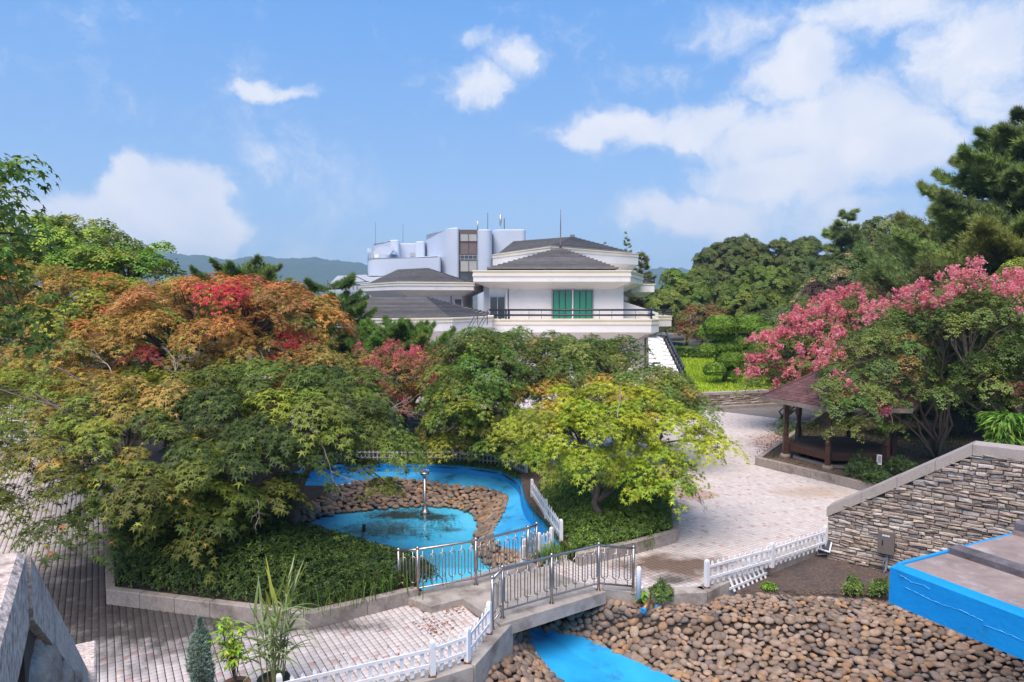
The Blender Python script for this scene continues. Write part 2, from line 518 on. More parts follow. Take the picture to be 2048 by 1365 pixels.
def leaf_mat(name, trans=0.35, rough=0.55, spec=0.25):
    m = bpy.data.materials.new(name); m.use_nodes = True
    ns, ls = m.node_tree.nodes, m.node_tree.links
    bs = ns['Principled BSDF']; bs.inputs['Roughness'].default_value = rough; bs.inputs['Specular IOR Level'].default_value = spec
    at = N(ns, 'ShaderNodeAttribute', attribute_name='leaf_color')
    ls.new(at.outputs['Color'], bs.inputs['Base Color'])
    tr = N(ns, 'ShaderNodeBsdfTranslucent')
    sc = N(ns, 'ShaderNodeMix', data_type='RGBA', blend_type='MULTIPLY'); sc.inputs['Factor'].default_value = 1
    sc.inputs['B'].default_value = (1.25, 1.25, 0.7, 1)
    ls.new(at.outputs['Color'], sc.inputs['A']); ls.new(sc.outputs['Result'], tr.inputs[0])
    mx = N(ns, 'ShaderNodeMixShader'); mx.inputs[0].default_value = trans
    ls.new(bs.outputs[0], mx.inputs[1]); ls.new(tr.outputs[0], mx.inputs[2])
    ls.new(mx.outputs[0], ns['Material Output'].inputs[0])
    return m


def glass_mat(name, col, rough=0.06, spec=0.8, col2=None, nscale=0.4):
    return mat(name, col, rough=rough, spec=spec, col2=col2, nscale=nscale, ndetail=2)

# ------------------------------------------------------------------ palette of surfaces
rng = np.random.default_rng(7)
random.seed(7)
W0 = (0.80, 0.79, 0.79)
M_white = mat('white_wall', (.81, .785, .775), .7, (0.74, 0.715, 0.705), .35, 5, bump=.05, stain=(.55, .53, .52), sscale=.7, slo=.55, shi=.8)
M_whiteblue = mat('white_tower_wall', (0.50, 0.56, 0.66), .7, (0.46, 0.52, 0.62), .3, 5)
M_cream = mat('cream_band', (0.78, 0.72, 0.60), .7, (0.70, 0.64, 0.53), .5, 5)
M_roof = mat('roof_tile', (0.12, 0.115, 0.118), .8, (0.18, 0.172, 0.172), 1.2, 8, vert=None, rnd=.22, stain=(.07, .065, .06), sscale=.8, slo=.55, shi=.8)
M_navy = mat('navy_rail', (0.018, 0.024, 0.045), .35)
M_pane_green = mat('green_glass', (0.018, 0.24, 0.13), .08, (0.035, 0.33, 0.20), .25, 3, spec=.8)
M_pane_dark = mat('dark_glass', (0.03, 0.038, 0.045), .06, (0.09, 0.11, 0.12), .6, 3, spec=.9)
M_pane_pale = mat('pale_blind', (0.36, 0.36, 0.33), .15, (0.44, 0.43, 0.40), .8, 3, spec=.7)
M_pane_brown = mat('brown_louvre', (0.16, 0.12, 0.11), .4, (0.2, 0.155, 0.14), .9, 3)
M_brown = mat('brown_frame', (0.13, 0.09, 0.075), .5)
M_alu = mat('aluminium_frame', (0.45, 0.45, 0.45), .4, metal=.4)
M_steel = mat('stainless_steel', (0.50, 0.46, 0.43), .36, (0.38, 0.34, 0.31), 5, 6, metal=1.0)
M_darksteel = mat('dark_metal', (0.05, 0.05, 0.055), .4, metal=.6)
M_concrete = mat('concrete', (0.42, 0.38, 0.34), .9, (0.27, 0.24, 0.215), 3, 9, bump=.4, bscale=30, stain=(.12, .10, .085), sscale=1.3, slo=.5, shi=.72)
M_granite = mat('granite', (0.43, 0.38, 0.35), .8, (0.29, 0.25, 0.225), 42, 4, lo=.3, hi=.75, bump=.25, bscale=60, stain=(.17, .14, .12), sscale=1.6, slo=.52, shi=.8)
M_granite_near = mat('granite_pale', (0.68, 0.57, 0.50), .85, (0.27, 0.20, 0.17), 34, 5, lo=.44, hi=.66, bump=.6, bscale=45, stain=(.25, .19, .165), sscale=2.2, slo=.5, shi=.75)
M_kerb = mat('kerb_granite', (0.36, 0.315, 0.285), .85, (0.25, 0.215, 0.19), 14, 6, bump=.35, bscale=40, rnd=.12, stain=(.11, .09, .075), sscale=1.4, slo=.5, shi=.74)
M_blue = mat('blue_paint', (0.004, 0.26, 0.66), .6, (0.008, 0.33, 0.76), 1.1, 7, bump=.2, bscale=12, stain=(.04, .17, .32), sscale=2.4, slo=.56, shi=.74)
M_bluefloor = mat('blue_paint_worn', (0.022, 0.34, 0.72), .55, (0.06, 0.46, 0.80), 1.6, 8, bump=.1, bscale=8, stain=(.035, .075, .105), sscale=1.1, slo=.56, shi=.74)
M_blueslope = mat('blue_paint_scuffed', (0.03, 0.36, 0.74), .5, (0.08, 0.48, 0.80), 2.0, 8, bump=.1, bscale=8, stain=(.04, .06, .075), sscale=1.4, slo=.52, shi=.72)
M_soil = mat('soil', (0.045, 0.032, 0.023), .95, (0.085, 0.06, 0.042), 4, 9, bump=.8, bscale=14)
M_ground = mat('earth', (0.075, 0.075, 0.045), .95, (0.11, 0.095, 0.065), .6, 9, bump=.3, bscale=6)
M_gravel = mat('gravel_bed', (0.060, 0.048, 0.045), .95, (0.12, 0.085, 0.065), 9, 8, bump=.9, bscale=45)
M_asphalt = mat('asphalt', (0.16, 0.145, 0.135), .9, (0.22, 0.195, 0.175), 1.2, 9, bump=.3, bscale=40)
M_plastic = mat('white_plastic', (0.80, 0.80, 0.82), .4, (0.72, 0.72, 0.74), 4, 6, stain=(.5, .46, .42), sscale=3, slo=.6, shi=.85)
M_rust = mat('rust', (0.14, 0.06, 0.03), .9)
M_wood = mat('stained_timber', (0.105, 0.045, 0.026), .55, (0.055, 0.026, 0.018), 7, 6, bump=.3, bscale=25, rnd=.18)
M_deck = mat('deck_plank', (0.125, 0.082, 0.062), .7, (0.085, 0.055, 0.042), 6, 7, bump=.3, bscale=30, rnd=.2)
M_fascia = mat('weathered_board', (0.30, 0.25, 0.215), .8, (0.15, 0.115, 0.095), 3, 8, bump=.3)
M_shingle = mat('maroon_shingle', (0.125, 0.055, 0.055), .9, (0.085, 0.042, 0.044), 3, 7, bump=.4, bscale=50, rnd=.25)
M_bark = mat('bark', (0.075, 0.058, 0.045), .9, (0.13, 0.105, 0.085), 9, 8, bump=.7, bscale=22)
M_barkpale = mat('pale_bark', (0.21, 0.15, 0.11), .8, (0.30, 0.23, 0.18), 7, 8, bump=.4, bscale=18)
M_twig = mat('bare_twig', (0.30, 0.24, 0.20), .9, (0.38, 0.31, 0.26), 9, 5)
M_grass = mat('lawn', (0.30, 0.43, 0.02), .95, (0.36, 0.48, 0.03), 2.0, 8, bump=.5, bscale=30)
M_clay = mat('terracotta', (0.30, 0.15, 0.09), .8, (0.24, 0.12, 0.075), 6, 5)
M_grey = mat('grey_paint', (0.14, 0.12, 0.11), .5, (0.16, 0.14, 0.13), 5, 4)
M_pvc = mat('grey_pvc', (0.20, 0.23, 0.26), .4)
M_black = mat('black', (0.012, 0.012, 0.014), .5)
M_lanternstone = mat('dark_stone', (0.07, 0.07, 0.07), .85, (0.11, 0.105, 0.10), 8, 7, bump=.4)
M_greyroof = mat('grey_sheet_roof', (0.085, 0.085, 0.09), .6, (0.12, 0.12, 0.125), 2, 6)
M_hill = mat('forested_hill', (0.022, 0.045, 0.026), 1.0, (0.05, 0.085, 0.035), .02, 9)
M_joint = mat('paver_bedding', (0.045, 0.034, 0.030), .95, (0.08, 0.062, 0.055), 5, 7)
M_mortar = mat('mortar', (0.036, 0.029, 0.025), .95, (.07, .055, .045), 6, 6)
M_cobble = stone_mat('river_stone', [(.30, .205, .14), (.21, .145, .105), (.38, .27, .19), (.13, .115, .11), (.31, .21, .145), (.19, .16, .14), (.40, .23, .115), (.25, .175, .125), (.37, .28, .21), (.23, .155, .115), (.29, .23, .185), (.16, .115, .09)])
M_wallstone = stone_mat('ledge_stone', [(.42, .34, .285), (.24, .19, .165), (.50, .43, .37), (.36, .29, .235), (.31, .28, .265), (.54, .50, .46), (.38, .30, .24), (.20, .165, .15), (.46, .38, .32), (.52, .44, .36)], bump=.8, dlo=.55, dhi=.78)
M_leaf = leaf_mat('leaf', trans=.22)
M_needle = leaf_mat('needle', trans=.15, rough=.6)
M_petal = leaf_mat('petal', trans=.35, rough=.8, spec=.1)

# paver direction of the plaza
tdir = ray(195, 595); tdir.z = 0; tdir.normalize()          # columns
sdir = Vector((-tdir.y, tdir.x, 0)) * -1                     # rows, to the right
if sdir.x < 0: sdir = -sdir

# ------------------------------------------------------------------ plan outlines
pond_rim_px = [(500, 1010), (560, 962), (620, 942), (690, 933), (760, 931), (850, 932), (930, 936), (1000, 946), (1036, 968), (1045, 1000), (1053, 1020), (1073, 1044), (1100, 1072), (1118, 1100)]
pond_rim = [G(*p) for p in pond_rim_px]
pond_front = [G(*p) for p in [(840, 1178), (760, 1150), (680, 1140), (600, 1130), (540, 1110), (495, 1080), (482, 1045)]]
stream_right = [G(1072, 1138, .14), G(1140, 1170, .14)] + [G(x, y, -.13) for x, y in [(1204, 1196), (1300, 1206), (1412, 1203), (1434, 1190), (1466, 1175), (1548, 1142), (1646, 1103)]] + [G(*p) for p in [(1720, 1122), (1790, 1140), (1950, 1178), (2200, 1235)]]
stream_out = [Vector((17.5, 11.5, 0)), Vector((16.0, 5.0, 0)), Vector((2.5, 5.0, 0)), Vector((-1.5, 9.0, 0))]
stream_left = [G(x, y, .09) for x, y in [(690, 1425), (822, 1367), (943, 1329), (1020, 1243)]]
left_ab = [G(1004, 1236, .14), G(935, 1186, .14), G(862, 1196, .14)]
hole = pond_rim + stream_right + stream_out + stream_left + left_ab + pond_front

ground = sheet([[(-2600, -60), (2600, -60), (2600, 2700), (-2600, 2700)], [(p.x, p.y) for p in hole]], -0.03, 'ground', M_ground)
tag(ground, kind='structure')
tag(ground, 'dry earth running under the plaza to the hills', kind='structure')

# planters (kerbed beds) in plan
bed_left = [G(*p) for p in [(213, 1207), (420, 1234), (612, 1258), (735, 1230), (836, 1205)]]
c0 = bed_left[0]
bed_left_poly = bed_left + [G(840, 1178), G(760, 1150), G(680, 1140), G(600, 1130), G(540, 1110), G(495, 1080), G(482, 1045), G(500, 1010), G(400, 985), c0 + tdir * 9.5]
bed_back_poly = [G(*p) for p in [(500, 1000), (560, 955), (620, 936), (690, 927), (760, 925), (850, 926), (930, 930), (1005, 940), (1045, 962), (1060, 930), (1090, 880), (930, 852), (720, 850), (560, 870), (470, 920)]]
bed_mid_poly = [G(*p) for p in [(1118, 1100), (1100, 1072), (1073, 1044), (1053, 1020), (1046, 1000), (1040, 965), (1120, 940), (1230, 945), (1325, 980), (1341, 1020), (1342, 1082), (1262, 1104), (1150, 1128)]]
gz_corner = G(1510, 930)
bed_gaz_poly = [gz_corner, G(1620, 957), G(1735, 985)] + [G(1735, 985) + Vector((9, -4.2, 0)), Vector((30, 26, 0)), Vector((34, 52, 0)), Vector((20, 44, 0)), G(1645, 832)]

FAR_Y = 39.0
# ------------------------------------------------------------------ plaza paving
blobs = [(tuple(G(240, 1150)), (3.6, 5.0, 1), (.045, .038, .037), .9, 1.3),  # this patch and the next: moss stain with the maple's shade painted in
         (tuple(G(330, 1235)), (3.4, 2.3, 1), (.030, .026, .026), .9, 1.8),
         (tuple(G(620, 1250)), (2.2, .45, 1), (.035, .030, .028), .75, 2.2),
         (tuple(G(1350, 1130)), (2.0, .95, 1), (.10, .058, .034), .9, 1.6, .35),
         (tuple(G(1345, 1160)), (.65, .38, 1), (.10, .085, .07), .95, 1.1, .04),
         (tuple(G(1350, 1010)), (.6, 1.1, 1), (.07, .06, .055), .8, 2.5),
         (tuple(G(1560, 885)), (2.3, 2.4, 1), (.22, .12, .085), .5, 2.3),
         (tuple(G(1620, 985)), (1.8, .9, 1), (.36, .25, .16), .55, 1.8)]
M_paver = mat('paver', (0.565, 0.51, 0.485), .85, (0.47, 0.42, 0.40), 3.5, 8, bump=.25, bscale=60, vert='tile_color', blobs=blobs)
M_paverfar = mat('paving_beyond', (0.58, 0.52, 0.50), .85, (0.49, 0.44, 0.42), 1.3, 9, bump=.1, bscale=20, blobs=blobs[6:7])
plaza = sheet([[(-40, 7), (40, 7), (40, 75), (-40, 75)], [(p.x, p.y) for p in hole]], -0.018, 'plaza', M_joint)
tag(plaza, 'plaza paved with small square pale pavers and scattered red ones', kind='structure')


def build_tiles():
    s = 0.12
    K = 330
    jj, kk = np.meshgrid(np.arange(-K, K), np.arange(0, 560), indexing='ij')
    o = G(612, 1258)
    cx = o.x + sdir.x * jj * s + tdir.x * (kk - 120) * s
    cy = o.y + sdir.y * jj * s + tdir.y * (kk - 120) * s
    # what the photograph can see of the plaza
    zc = cy * math.cos(PITCH) + CAM_H * math.sin(PITCH)
    px = 1024 + cx / zc * FPX
    py = 682.5 + (CAM_H * math.cos(PITCH) - cy * math.sin(PITCH)) / zc * FPX
    ok = (cy > 9) & (px > -60) & (px < 2110) & (py < 1420) & (cy < FAR_Y)
    for poly in (hole, bed_left_poly, bed_mid_poly, bed_gaz_poly, bed_back_poly):
        ok &= ~inside(poly, cx, cy)
    ok &= ~((px > 1735) & (py > 960))
    ok &= ~inside(deck_poly, cx, cy)
    # behind the trees and bushes of the left bed nothing is seen of the plaza
    ok &= ~((px > 240) & (px < 1100) & (py < 1120))
    cx, cy, jj, kk, px, py = cx[ok], cy[ok], jj[ok], kk[ok], px[ok], py[ok]
    n = len(cx)
    red = (((jj + 3 * kk) % 25 == 0) & (rng.random(n) < .8)) | (rng.random(n) < .006)
    # the square of red pavers beside the planter
    q = [G(*p) for p in [(1362, 968), (1442, 990), (1400, 1004), (1330, 992)]]
    red |= inside(q, cx, cy)
    base = 1 + rng.normal(0, .045, n)
    colr = np.stack([base, base, base], 1)
    colr[red] = np.stack([base[red] * .88, base[red] * .67, base[red] * .63], 1)
    seen = np.hypot(cx, cy)
    order = np.argsort(seen)
    near = order[(px[order] > 10) & (px[order] < 2040) & (py[order] < 1362)][:295]
    mask = np.ones(n, bool); mask[near] = False
    h = s / 2 - 0.006
    b = .004
    # template: bevelled top, four sides
    tv = []
    hx, hy = s / 2 - .0075, s / 2 - .003       # the joints between columns are wider than those between rows
    for sx, sy in ((-1, -1), (1, -1), (1, 1), (-1, 1)):
        tv.append((sx * hx, sy * hy, -.03))
    for sx, sy in ((-1, -1), (1, -1), (1, 1), (-1, 1)):
        tv.append((sx * hx, sy * hy, -.004))
    for sx, sy in ((-1, -1), (1, -1), (1, 1), (-1, 1)):
        tv.append((sx * (hx - b), sy * (hy - b), 0.0))
    tf = [(8, 9, 10, 11)]
    for k in range(4):
        e = (k + 1) % 4
        tf += [(k, e, e + 4, k + 4), (k + 4, e + 4, e + 8, k + 8)]
    tv = np.array(tv); tf = np.array(tf)
    wv = np.stack([tv[:, 0] * sdir.x + tv[:, 1] * tdir.x, tv[:, 0] * sdir.y + tv[:, 1] * tdir.y, tv[:, 2]], 1)
    idx = np.where(mask)[0]
    tz = rng.normal(0, .0018, n)
    far = cy[idx] > 27
    V = wv[None] + np.stack([cx[idx], cy[idx], tz[idx]], 1)[:, None, :]
    me = bpy.data.meshes.new('tile_field')
    nf = len(tf)
    F = (tf[None] + (np.arange(len(idx)) * 12)[:, None, None]).reshape(-1, 4)
    fill(me, V.reshape(-1, 3), F)
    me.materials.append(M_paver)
    ca = me.color_attributes.new('tile_color', 'FLOAT_COLOR', 'POINT')
    C = np.ones((len(idx), 12, 4), np.float32); C[:, :, :3] = colr[idx][:, None, :]
    ca.data.foreach_set('color', C.reshape(-1))
    o2 = link('tile_field', me, plaza); tag(o2, kind='stuff')
    # the pavers that show largest, one by one (meshes shared between pavers of a colour)
    kinds = {}
    for i in near:
        key = (bool(red[i]), int(rng.integers(0, 5)))
        if key not in kinds:
            m2 = bpy.data.meshes.new('tile')
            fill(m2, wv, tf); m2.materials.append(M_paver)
            ca = m2.color_attributes.new('tile_color', 'FLOAT_COLOR', 'POINT')
            C = np.ones((12, 4), np.float32); C[:, :3] = colr[i]
            ca.data.foreach_set('color', C.reshape(-1)); kinds[key] = m2
        link('tile', kinds[key], plaza, (cx[i], cy[i], tz[i]))


def fill(me, V, F):
    """fill a mesh from arrays: V (n,3), F (m,k)"""
    V = np.ascontiguousarray(V, np.float32); F = np.ascontiguousarray(F, np.int32)
    k = F.shape[1]
    me.vertices.add(len(V)); me.vertices.foreach_set('co', V.reshape(-1))
    me.loops.add(F.size); me.loops.foreach_set('vertex_index', F.reshape(-1))
    me.polygons.add(len(F)); me.polygons.foreach_set('loop_start', np.arange(0, F.size, k, dtype=np.int32))
    me.update(calc_edges=True)


BZ = 0.14      # bridge deck height
deck_px = [(800, 1190), (862, 1214), (925, 1198), (984, 1236), (1000, 1250), (1212, 1184), (1078, 1133), (1050, 1118), (836, 1184)]
deck_poly = [G(p[0], p[1], BZ) for p in deck_px]
build_tiles()

# the far part of the plaza, where single pavers can no longer be told apart
far_poly = [(22, FAR_Y), (22, 60), (-36, 60), (-36, FAR_Y)]
fp = sheet([far_poly], 0.0, 'paving_beyond', M_paverfar); tag(fp, kind='structure')
road = sheet([[G(1400, 818), G(1560, 838), G(1700, 850), G(1990, 868), Vector((32, 38.6, 0)), Vector((24, 41.5, 0)), Vector((11, 39.6, 0))]], 0.006, 'road', M_asphalt)
tag(road, 'grey asphalt road crossing behind the plaza', kind='structure')


def kerb_run(root, pts, h, w, mt, name='kerb_stone', L=1.0, closed=False):
    """kerb of separate stones along a plan polyline; the line is the outer face, stones lie to its left"""
    pts = [Vector((p[0], p[1], 0)) for p in pts]
    for a, b in zip(pts, pts[1:]):
        d = b - a
        n = max(1, round(d.length / L))
        u = d.normalized(); s = Vector((-u.y, u.x, 0))
        for k in range(n):
            p, q = a + d * (k / n) + u * .006, a + d * ((k + 1) / n) - u * .006
            c = (p + q) / 2 + s * (w / 2)
            mb = MB(); mb.box((0, 0, 0), ((q - p).length, w, h + .06), math.atan2(u.y, u.x), bev=.014)
            me = mb.mesh(name, mt)
            link(name, me, root, (c.x, c.y, (h - .06) / 2 + random.uniform(-.006, .006)))


# ---- the big bed at the left
KH = 0.30
t = empty('planting_bed', c0, 'granite kerbed planting bed under the dark green maples, left of the steel footbridge', 'planting bed')
kerb_run(t, [bed_left_poly[-1]] + bed_left, KH, .18, M_kerb)
o = sheet([[(p.x, p.y) for p in bed_left_poly[1:-1]] + [(c0.x + 3, c0.y + 8), (c0.x + .1, c0.y + .1)]], KH - .04, 'soil', M_soil)
o.parent = t; o.matrix_parent_inverse = t.matrix_basis.inverted()
# ---- the bed of the yellow maple
t = empty('planting_bed', bed_mid_poly[-2], 'kerbed planting bed of weeds and bushes round the yellow green maple', 'planting bed')
kerb_run(t, bed_mid_poly[-1:] + [] + [], KH, .18, M_kerb)
kerb_run(t, [bed_mid_poly[k] for k in (12, 11, 10, 9, 8)], KH, -.18, M_kerb)
o = sheet([[(p.x, p.y) for p in bed_mid_poly]], KH - .04, 'soil', M_soil)
o.parent = t; o.matrix_parent_inverse = t.matrix_basis.inverted()
# ---- the bed behind the pond
t = empty('planting_bed', bed_back_poly[6], 'weedy planting bed of brown soil behind the pond and its white fence', 'planting bed')
o = sheet([[(p.x, p.y) for p in bed_back_poly]], .05, 'soil', M_soil)
o.parent = t; o.matrix_parent_inverse = t.matrix_basis.inverted()
kerb_run(t, [bed_back_poly[k] for k in (9, 10, 11, 12, 13)], .15, .15, M_kerb, L=1.6)
# ---- the bed of the pavilion
t = empty('planting_bed', gz_corner, 'kerbed planting bed under the pavilion and the crape myrtles', 'planting bed')
kerb_run(t, [gz_corner, bed_gaz_poly[1], bed_gaz_poly[2], bed_gaz_poly[3]], KH, .2, M_kerb, L=1.2)
kerb_run(t, [bed_gaz_poly[-1], gz_corner], KH, .2, M_kerb, L=1.2)
o = sheet([[(p.x, p.y) for p in bed_gaz_poly]], KH - .05, 'soil', M_soil)
o.parent = t; o.matrix_parent_inverse = t.matrix_basis.inverted()
# pavers set in the soil at the edge of that bed
mb = MB()
for k in range(46):
    for j in range(7):
        e = (bed_gaz_poly[2] - gz_corner).normalized(); f = Vector((-e.y, e.x, 0))
        p = gz_corner + e * (.45 + k * .115) + f * (.28 + j * .115)
        if random.random() < .93:
            mb.box((p.x, p.y, KH - .045), (.107, .107, .04 + random.uniform(-.006, .006)), math.atan2(e.y, e.x))
o = mb.build('brick_edging', mat('edging_brick', (.20, .125, .085), .9, (.11, .085, .06), 5, 7, stain=(.07, .075, .03), sscale=2.5, slo=.5, shi=.7), t); tag(o, kind='stuff')

# ------------------------------------------------------------------ the pond
pond = empty('pond_basin', (0, 22, 0), 'blue painted pond', None); tag(pond, kind='structure'); pond.pop('label', None)
n = 60
rim = resample(pond_rim, n)
outw = []
for k in range(n):
    d = rim[min(k + 1, n - 1)] - rim[max(k - 1, 0)]
    outw.append(Vector((-d.y, d.x, 0)).normalized())
lip_in = [Vector((p.x, p.y, .04)) for p in rim]
lip_out = [Vector((p.x, p.y, .04)) + o * .22 for p, o in zip(rim, outw)]
lip_low = [Vector((p.x, p.y, -.24)) - o * .03 for p, o in zip(rim, outw)]
mb = MB(); mb.loft(lip_out, lip_in, smooth=True); mb.loft(lip_in, lip_low, smooth=True)
mb.loft([Vector((p.x, p.y, -.2)) for p in lip_out], lip_out, smooth=True)
mb.build('rim', M_blue, pond)
bank_out_px = [(545, 1015), (590, 990), (640, 976), (700, 966), (770, 958), (830, 960), (900, 971), (958, 974), (1000, 985), (1013, 1003), (1002, 1032), (985, 1060), (992, 1088), (1045, 1108), (1085, 1122)]
bank_in_px = [(600, 1050), (630, 1038), (660, 1030), (700, 1023), (770, 1017), (830, 1013), (880, 1013), (915, 1017), (945, 1030), (958, 1050), (948, 1074), (956, 1106), (985, 1135), (1010, 1152), (1050, 1172)]
bank_out = resample([G(x, y, -.40) for x, y in bank_out_px], n)
bank_in = resample([G(x, y, -.80) for x, y in bank_in_px], n)
mb = MB(); mb.loft(lip_low, bank_out, smooth=True, nv=3); mb.build('slope', M_blueslope, pond)
# the floor under the water and the dry channel to the bridge
E0, E1 = G(880, 1205, -.87), G(1130, 1165, -.87)
fl = [p for p in pond_rim] + [E1, E0] + pond_front
algae = [(tuple(G(760, 1060, -.86)), (2.0, 1.1, 1), (.05, .055, .03), .75, 3.2), (tuple(G(800, 1030, -.86)), (1.6, .7, 1), (.035, .035, .02), .95, 3.5),
         (tuple(G(870, 1035, -.86)), (.9, .5, 1), (.03, .03, .018), .95, 4.5), (tuple(G(720, 1100, -.86)), (1.6, .5, 1), (.04, .045, .025), .85, 3),
         (tuple(G(900, 1060, -.86)), (.6, .3, 1), (.05, .05, .03), .7, 5)]
M_poolfloor = mat('pool_floor_paint', (0.06, 0.58, 0.92), .5, (0.14, 0.66, 0.92), 1.6, 8, bump=.1, bscale=8, blobs=algae)
o = sheet([[(p.x, p.y) for p in fl]], -.86, 'floor', M_poolfloor); o.parent = pond; o.matrix_parent_inverse = pond.matrix_basis.inverted()
mb = MB()
wl_ = left_ab[1:] + pond_front + [pond_rim[0]]
mb.loft([Vector((p.x, p.y, .03)) for p in wl_], [Vector((p.x, p.y, -1.3)) for p in wl_])
mb.build('side_wall', M_blue, pond)
# water
m = bpy.data.materials.new('pond_water'); m.use_nodes = True
ns, ls = m.node_tree.nodes, m.node_tree.links
bs = ns['Principled BSDF']; bs.inputs['Base Color'].default_value = (.75, .92, .95, 1); bs.inputs['Roughness'].default_value = .03
tr = N(ns, 'ShaderNodeBsdfTransparent'); tr.inputs[0].default_value = (.93, .98, .99, 1)
gl = N(ns, 'ShaderNodeBsdfGlossy'); gl.inputs['Roughness'].default_value = .04
fr = N(ns, 'ShaderNodeFresnel'); fr.inputs['IOR'].default_value = 1.30
nz = N(ns, 'ShaderNodeTexNoise'); nz.inputs['Scale'].default_value = 3.5; g_ = N(ns, 'ShaderNodeNewGeometry'); ls.new(g_.outputs['Position'], nz.inputs['Vector'])
bp = N(ns, 'ShaderNodeBump'); bp.inputs['Strength'].default_value = .35; bp.inputs['Distance'].default_value = .03; ls.new(nz.outputs['Fac'], bp.inputs['Height'])
ls.new(bp.outputs[0], fr.inputs['Normal']); ls.new(bp.outputs[0], gl.inputs['Normal'])
ms = N(ns, 'ShaderNodeMixShader'); ls.new(fr.outputs[0], ms.inputs[0]); ls.new(tr.outputs[0], ms.inputs[1]); ls.new(gl.outputs[0], ms.inputs[2])
ls.new(ms.outputs[0], ns['Material Output'].inputs[0])
wpoly = [p for p in pond_rim[:-3]] + [G(1060, 1060), G(1040, 1150, -1), G(960, 1150, -1), G(880, 1150, -1), G(810, 1150)] + pond_front[1:]
water = sheet([[(p.x, p.y) for p in wpoly]], -.80, 'water', m); tag(water, 'shallow clear water standing in the blue pond', kind='structure')


# cobbles
def cobble_meshes(k, mt, sub=2):
    out = []
    for i in range(k):
        bm = bmesh.new()
        bmesh.ops.create_icosphere(bm, subdivisions=sub, radius=1.0)
        r = np.random.default_rng(100 + i)
        ax = [Vector(r.normal(size=3)).normalized() for _ in range(5)]
        cut = r.uniform(.5, .85, 5); lob = r.uniform(-.16, .16, 5)
        for v in bm.verts:
            d = v.co.normalized()
            s = 1.0
            for a, c, l in zip(ax, cut, lob):
                e = d.dot(a)
                s += l * e * abs(e)
                if e * s > c: s = c / e * .75 + s * .25
            v.co = d * s
        for f in bm.faces: f.smooth = True
        me = bpy.data.meshes.new('cobble'); bm.to_mesh(me); bm.free()
        me.materials.append(mt)
        out.append(me)
    return out


COB = cobble_meshes(12, M_cobble)


def pack(A, B, r0, r1, tries, seed, rfun=None):
    """stones packed on the ruled surface between A and B: position, normal, radius"""
    g = np.random.default_rng(seed)
    A = np.array([tuple(p) for p in A]); B = np.array([tuple(p) for p in B])
    seg = np.linalg.norm((A[1:] + B[1:]) / 2 - (A[:-1] + B[:-1]) / 2, axis=1)
    cum = np.concatenate([[0], np.cumsum(seg)]); cum /= cum[-1]
    out = np.zeros((0, 3)); rad = np.zeros(0); nr = []
    for q in range(tries):
        u = g.random(); v = g.random()
        k = min(int(np.searchsorted(cum, u) - 1), len(seg) - 1); k = max(k, 0)
        f = (u - cum[k]) / max(1e-9, cum[k + 1] - cum[k])
        a = A[k] * (1 - f) + A[k + 1] * f; b = B[k] * (1 - f) + B[k + 1] * f
        p = a * (1 - v) + b * v
        r = (r0 + (r1 - r0) * g.random() ** 1.3) * (1.0 if q < tries * .55 else .72)
        if len(out):
            d = np.linalg.norm(out - p, axis=1)
            if (d < (rad + r) * .74).any(): continue
        out = np.vstack([out, p]); rad = np.append(rad, r)
        tu = (A[k + 1] - A[k]) + (B[k + 1] - B[k]); tv = b - a
        nn = np.cross(tu, tv); nn /= max(1e-9, np.linalg.norm(nn))
        if nn[2] < 0: nn = -nn
        nr.append(nn)
    return out, rad, np.array(nr)


def lay_cobbles(root, pts, rad, nrm, seed, flat=.6, limit=298):
    g = random.Random(seed)
    order = sorted(range(len(pts)), key=lambda i: math.hypot(pts[i][0], pts[i][1]) - rad[i] * 8 + (50 if not (0 < 1024 + pts[i][0] / pts[i][1] * FPX < 2048) else 0))
    rest = []
    for q, i in enumerate(order):
        n = Vector(nrm[i])
        R1 = n.to_track_quat('Z', 'Y').to_matrix().to_4x4()
        M = Matrix.Translation(Vector(pts[i]) + n * rad[i] * .10) @ R1 @ Matrix.Rotation(g.gauss(0, .5) - math.atan2(*(Matrix.Rotation(0, 3, 'Z') @ (R1.to_3x3().inverted() @ Vector((1, 0, 0)))).xy) + 1.5708, 4, 'Z') @ Matrix.Rotation(g.uniform(-.25, .25), 4, 'X') @ \
            Matrix.Diagonal((rad[i] * g.uniform(1.05, 1.42), rad[i] * g.uniform(.78, 1.0), rad[i] * g.uniform(flat - .08, flat + .15), 1))
        me = COB[g.randrange(len(COB))]
        if q < limit:
            o = link('cobble', me, root); o.matrix_basis = M
        else:
            rest.append((me, M))
    if rest:
        V, F, base = [], [], 0
        for me, M in rest:
            v = np.empty(len(me.vertices) * 3, np.float32); me.vertices.foreach_get('co', v); v = v.reshape(-1, 3)
            MM = np.array(M)
            V.append(v @ MM[:3, :3].T + MM[:3, 3])
            f = np.empty(len(me.polygons) * 3, np.int32); me.polygons.foreach_get('vertices', f)
            F.append(f.reshape(-1, 3) + base); base += len(v)
        m2 = bpy.data.meshes.new('cobbles_beyond'); fill(m2, np.vstack(V), np.vstack(F)); m2.materials.append(M_cobble)
        m2.polygons.foreach_set('use_smooth', np.ones(len(m2.polygons), bool))
        tag(link('cobbles_beyond', m2, root), kind='stuff')


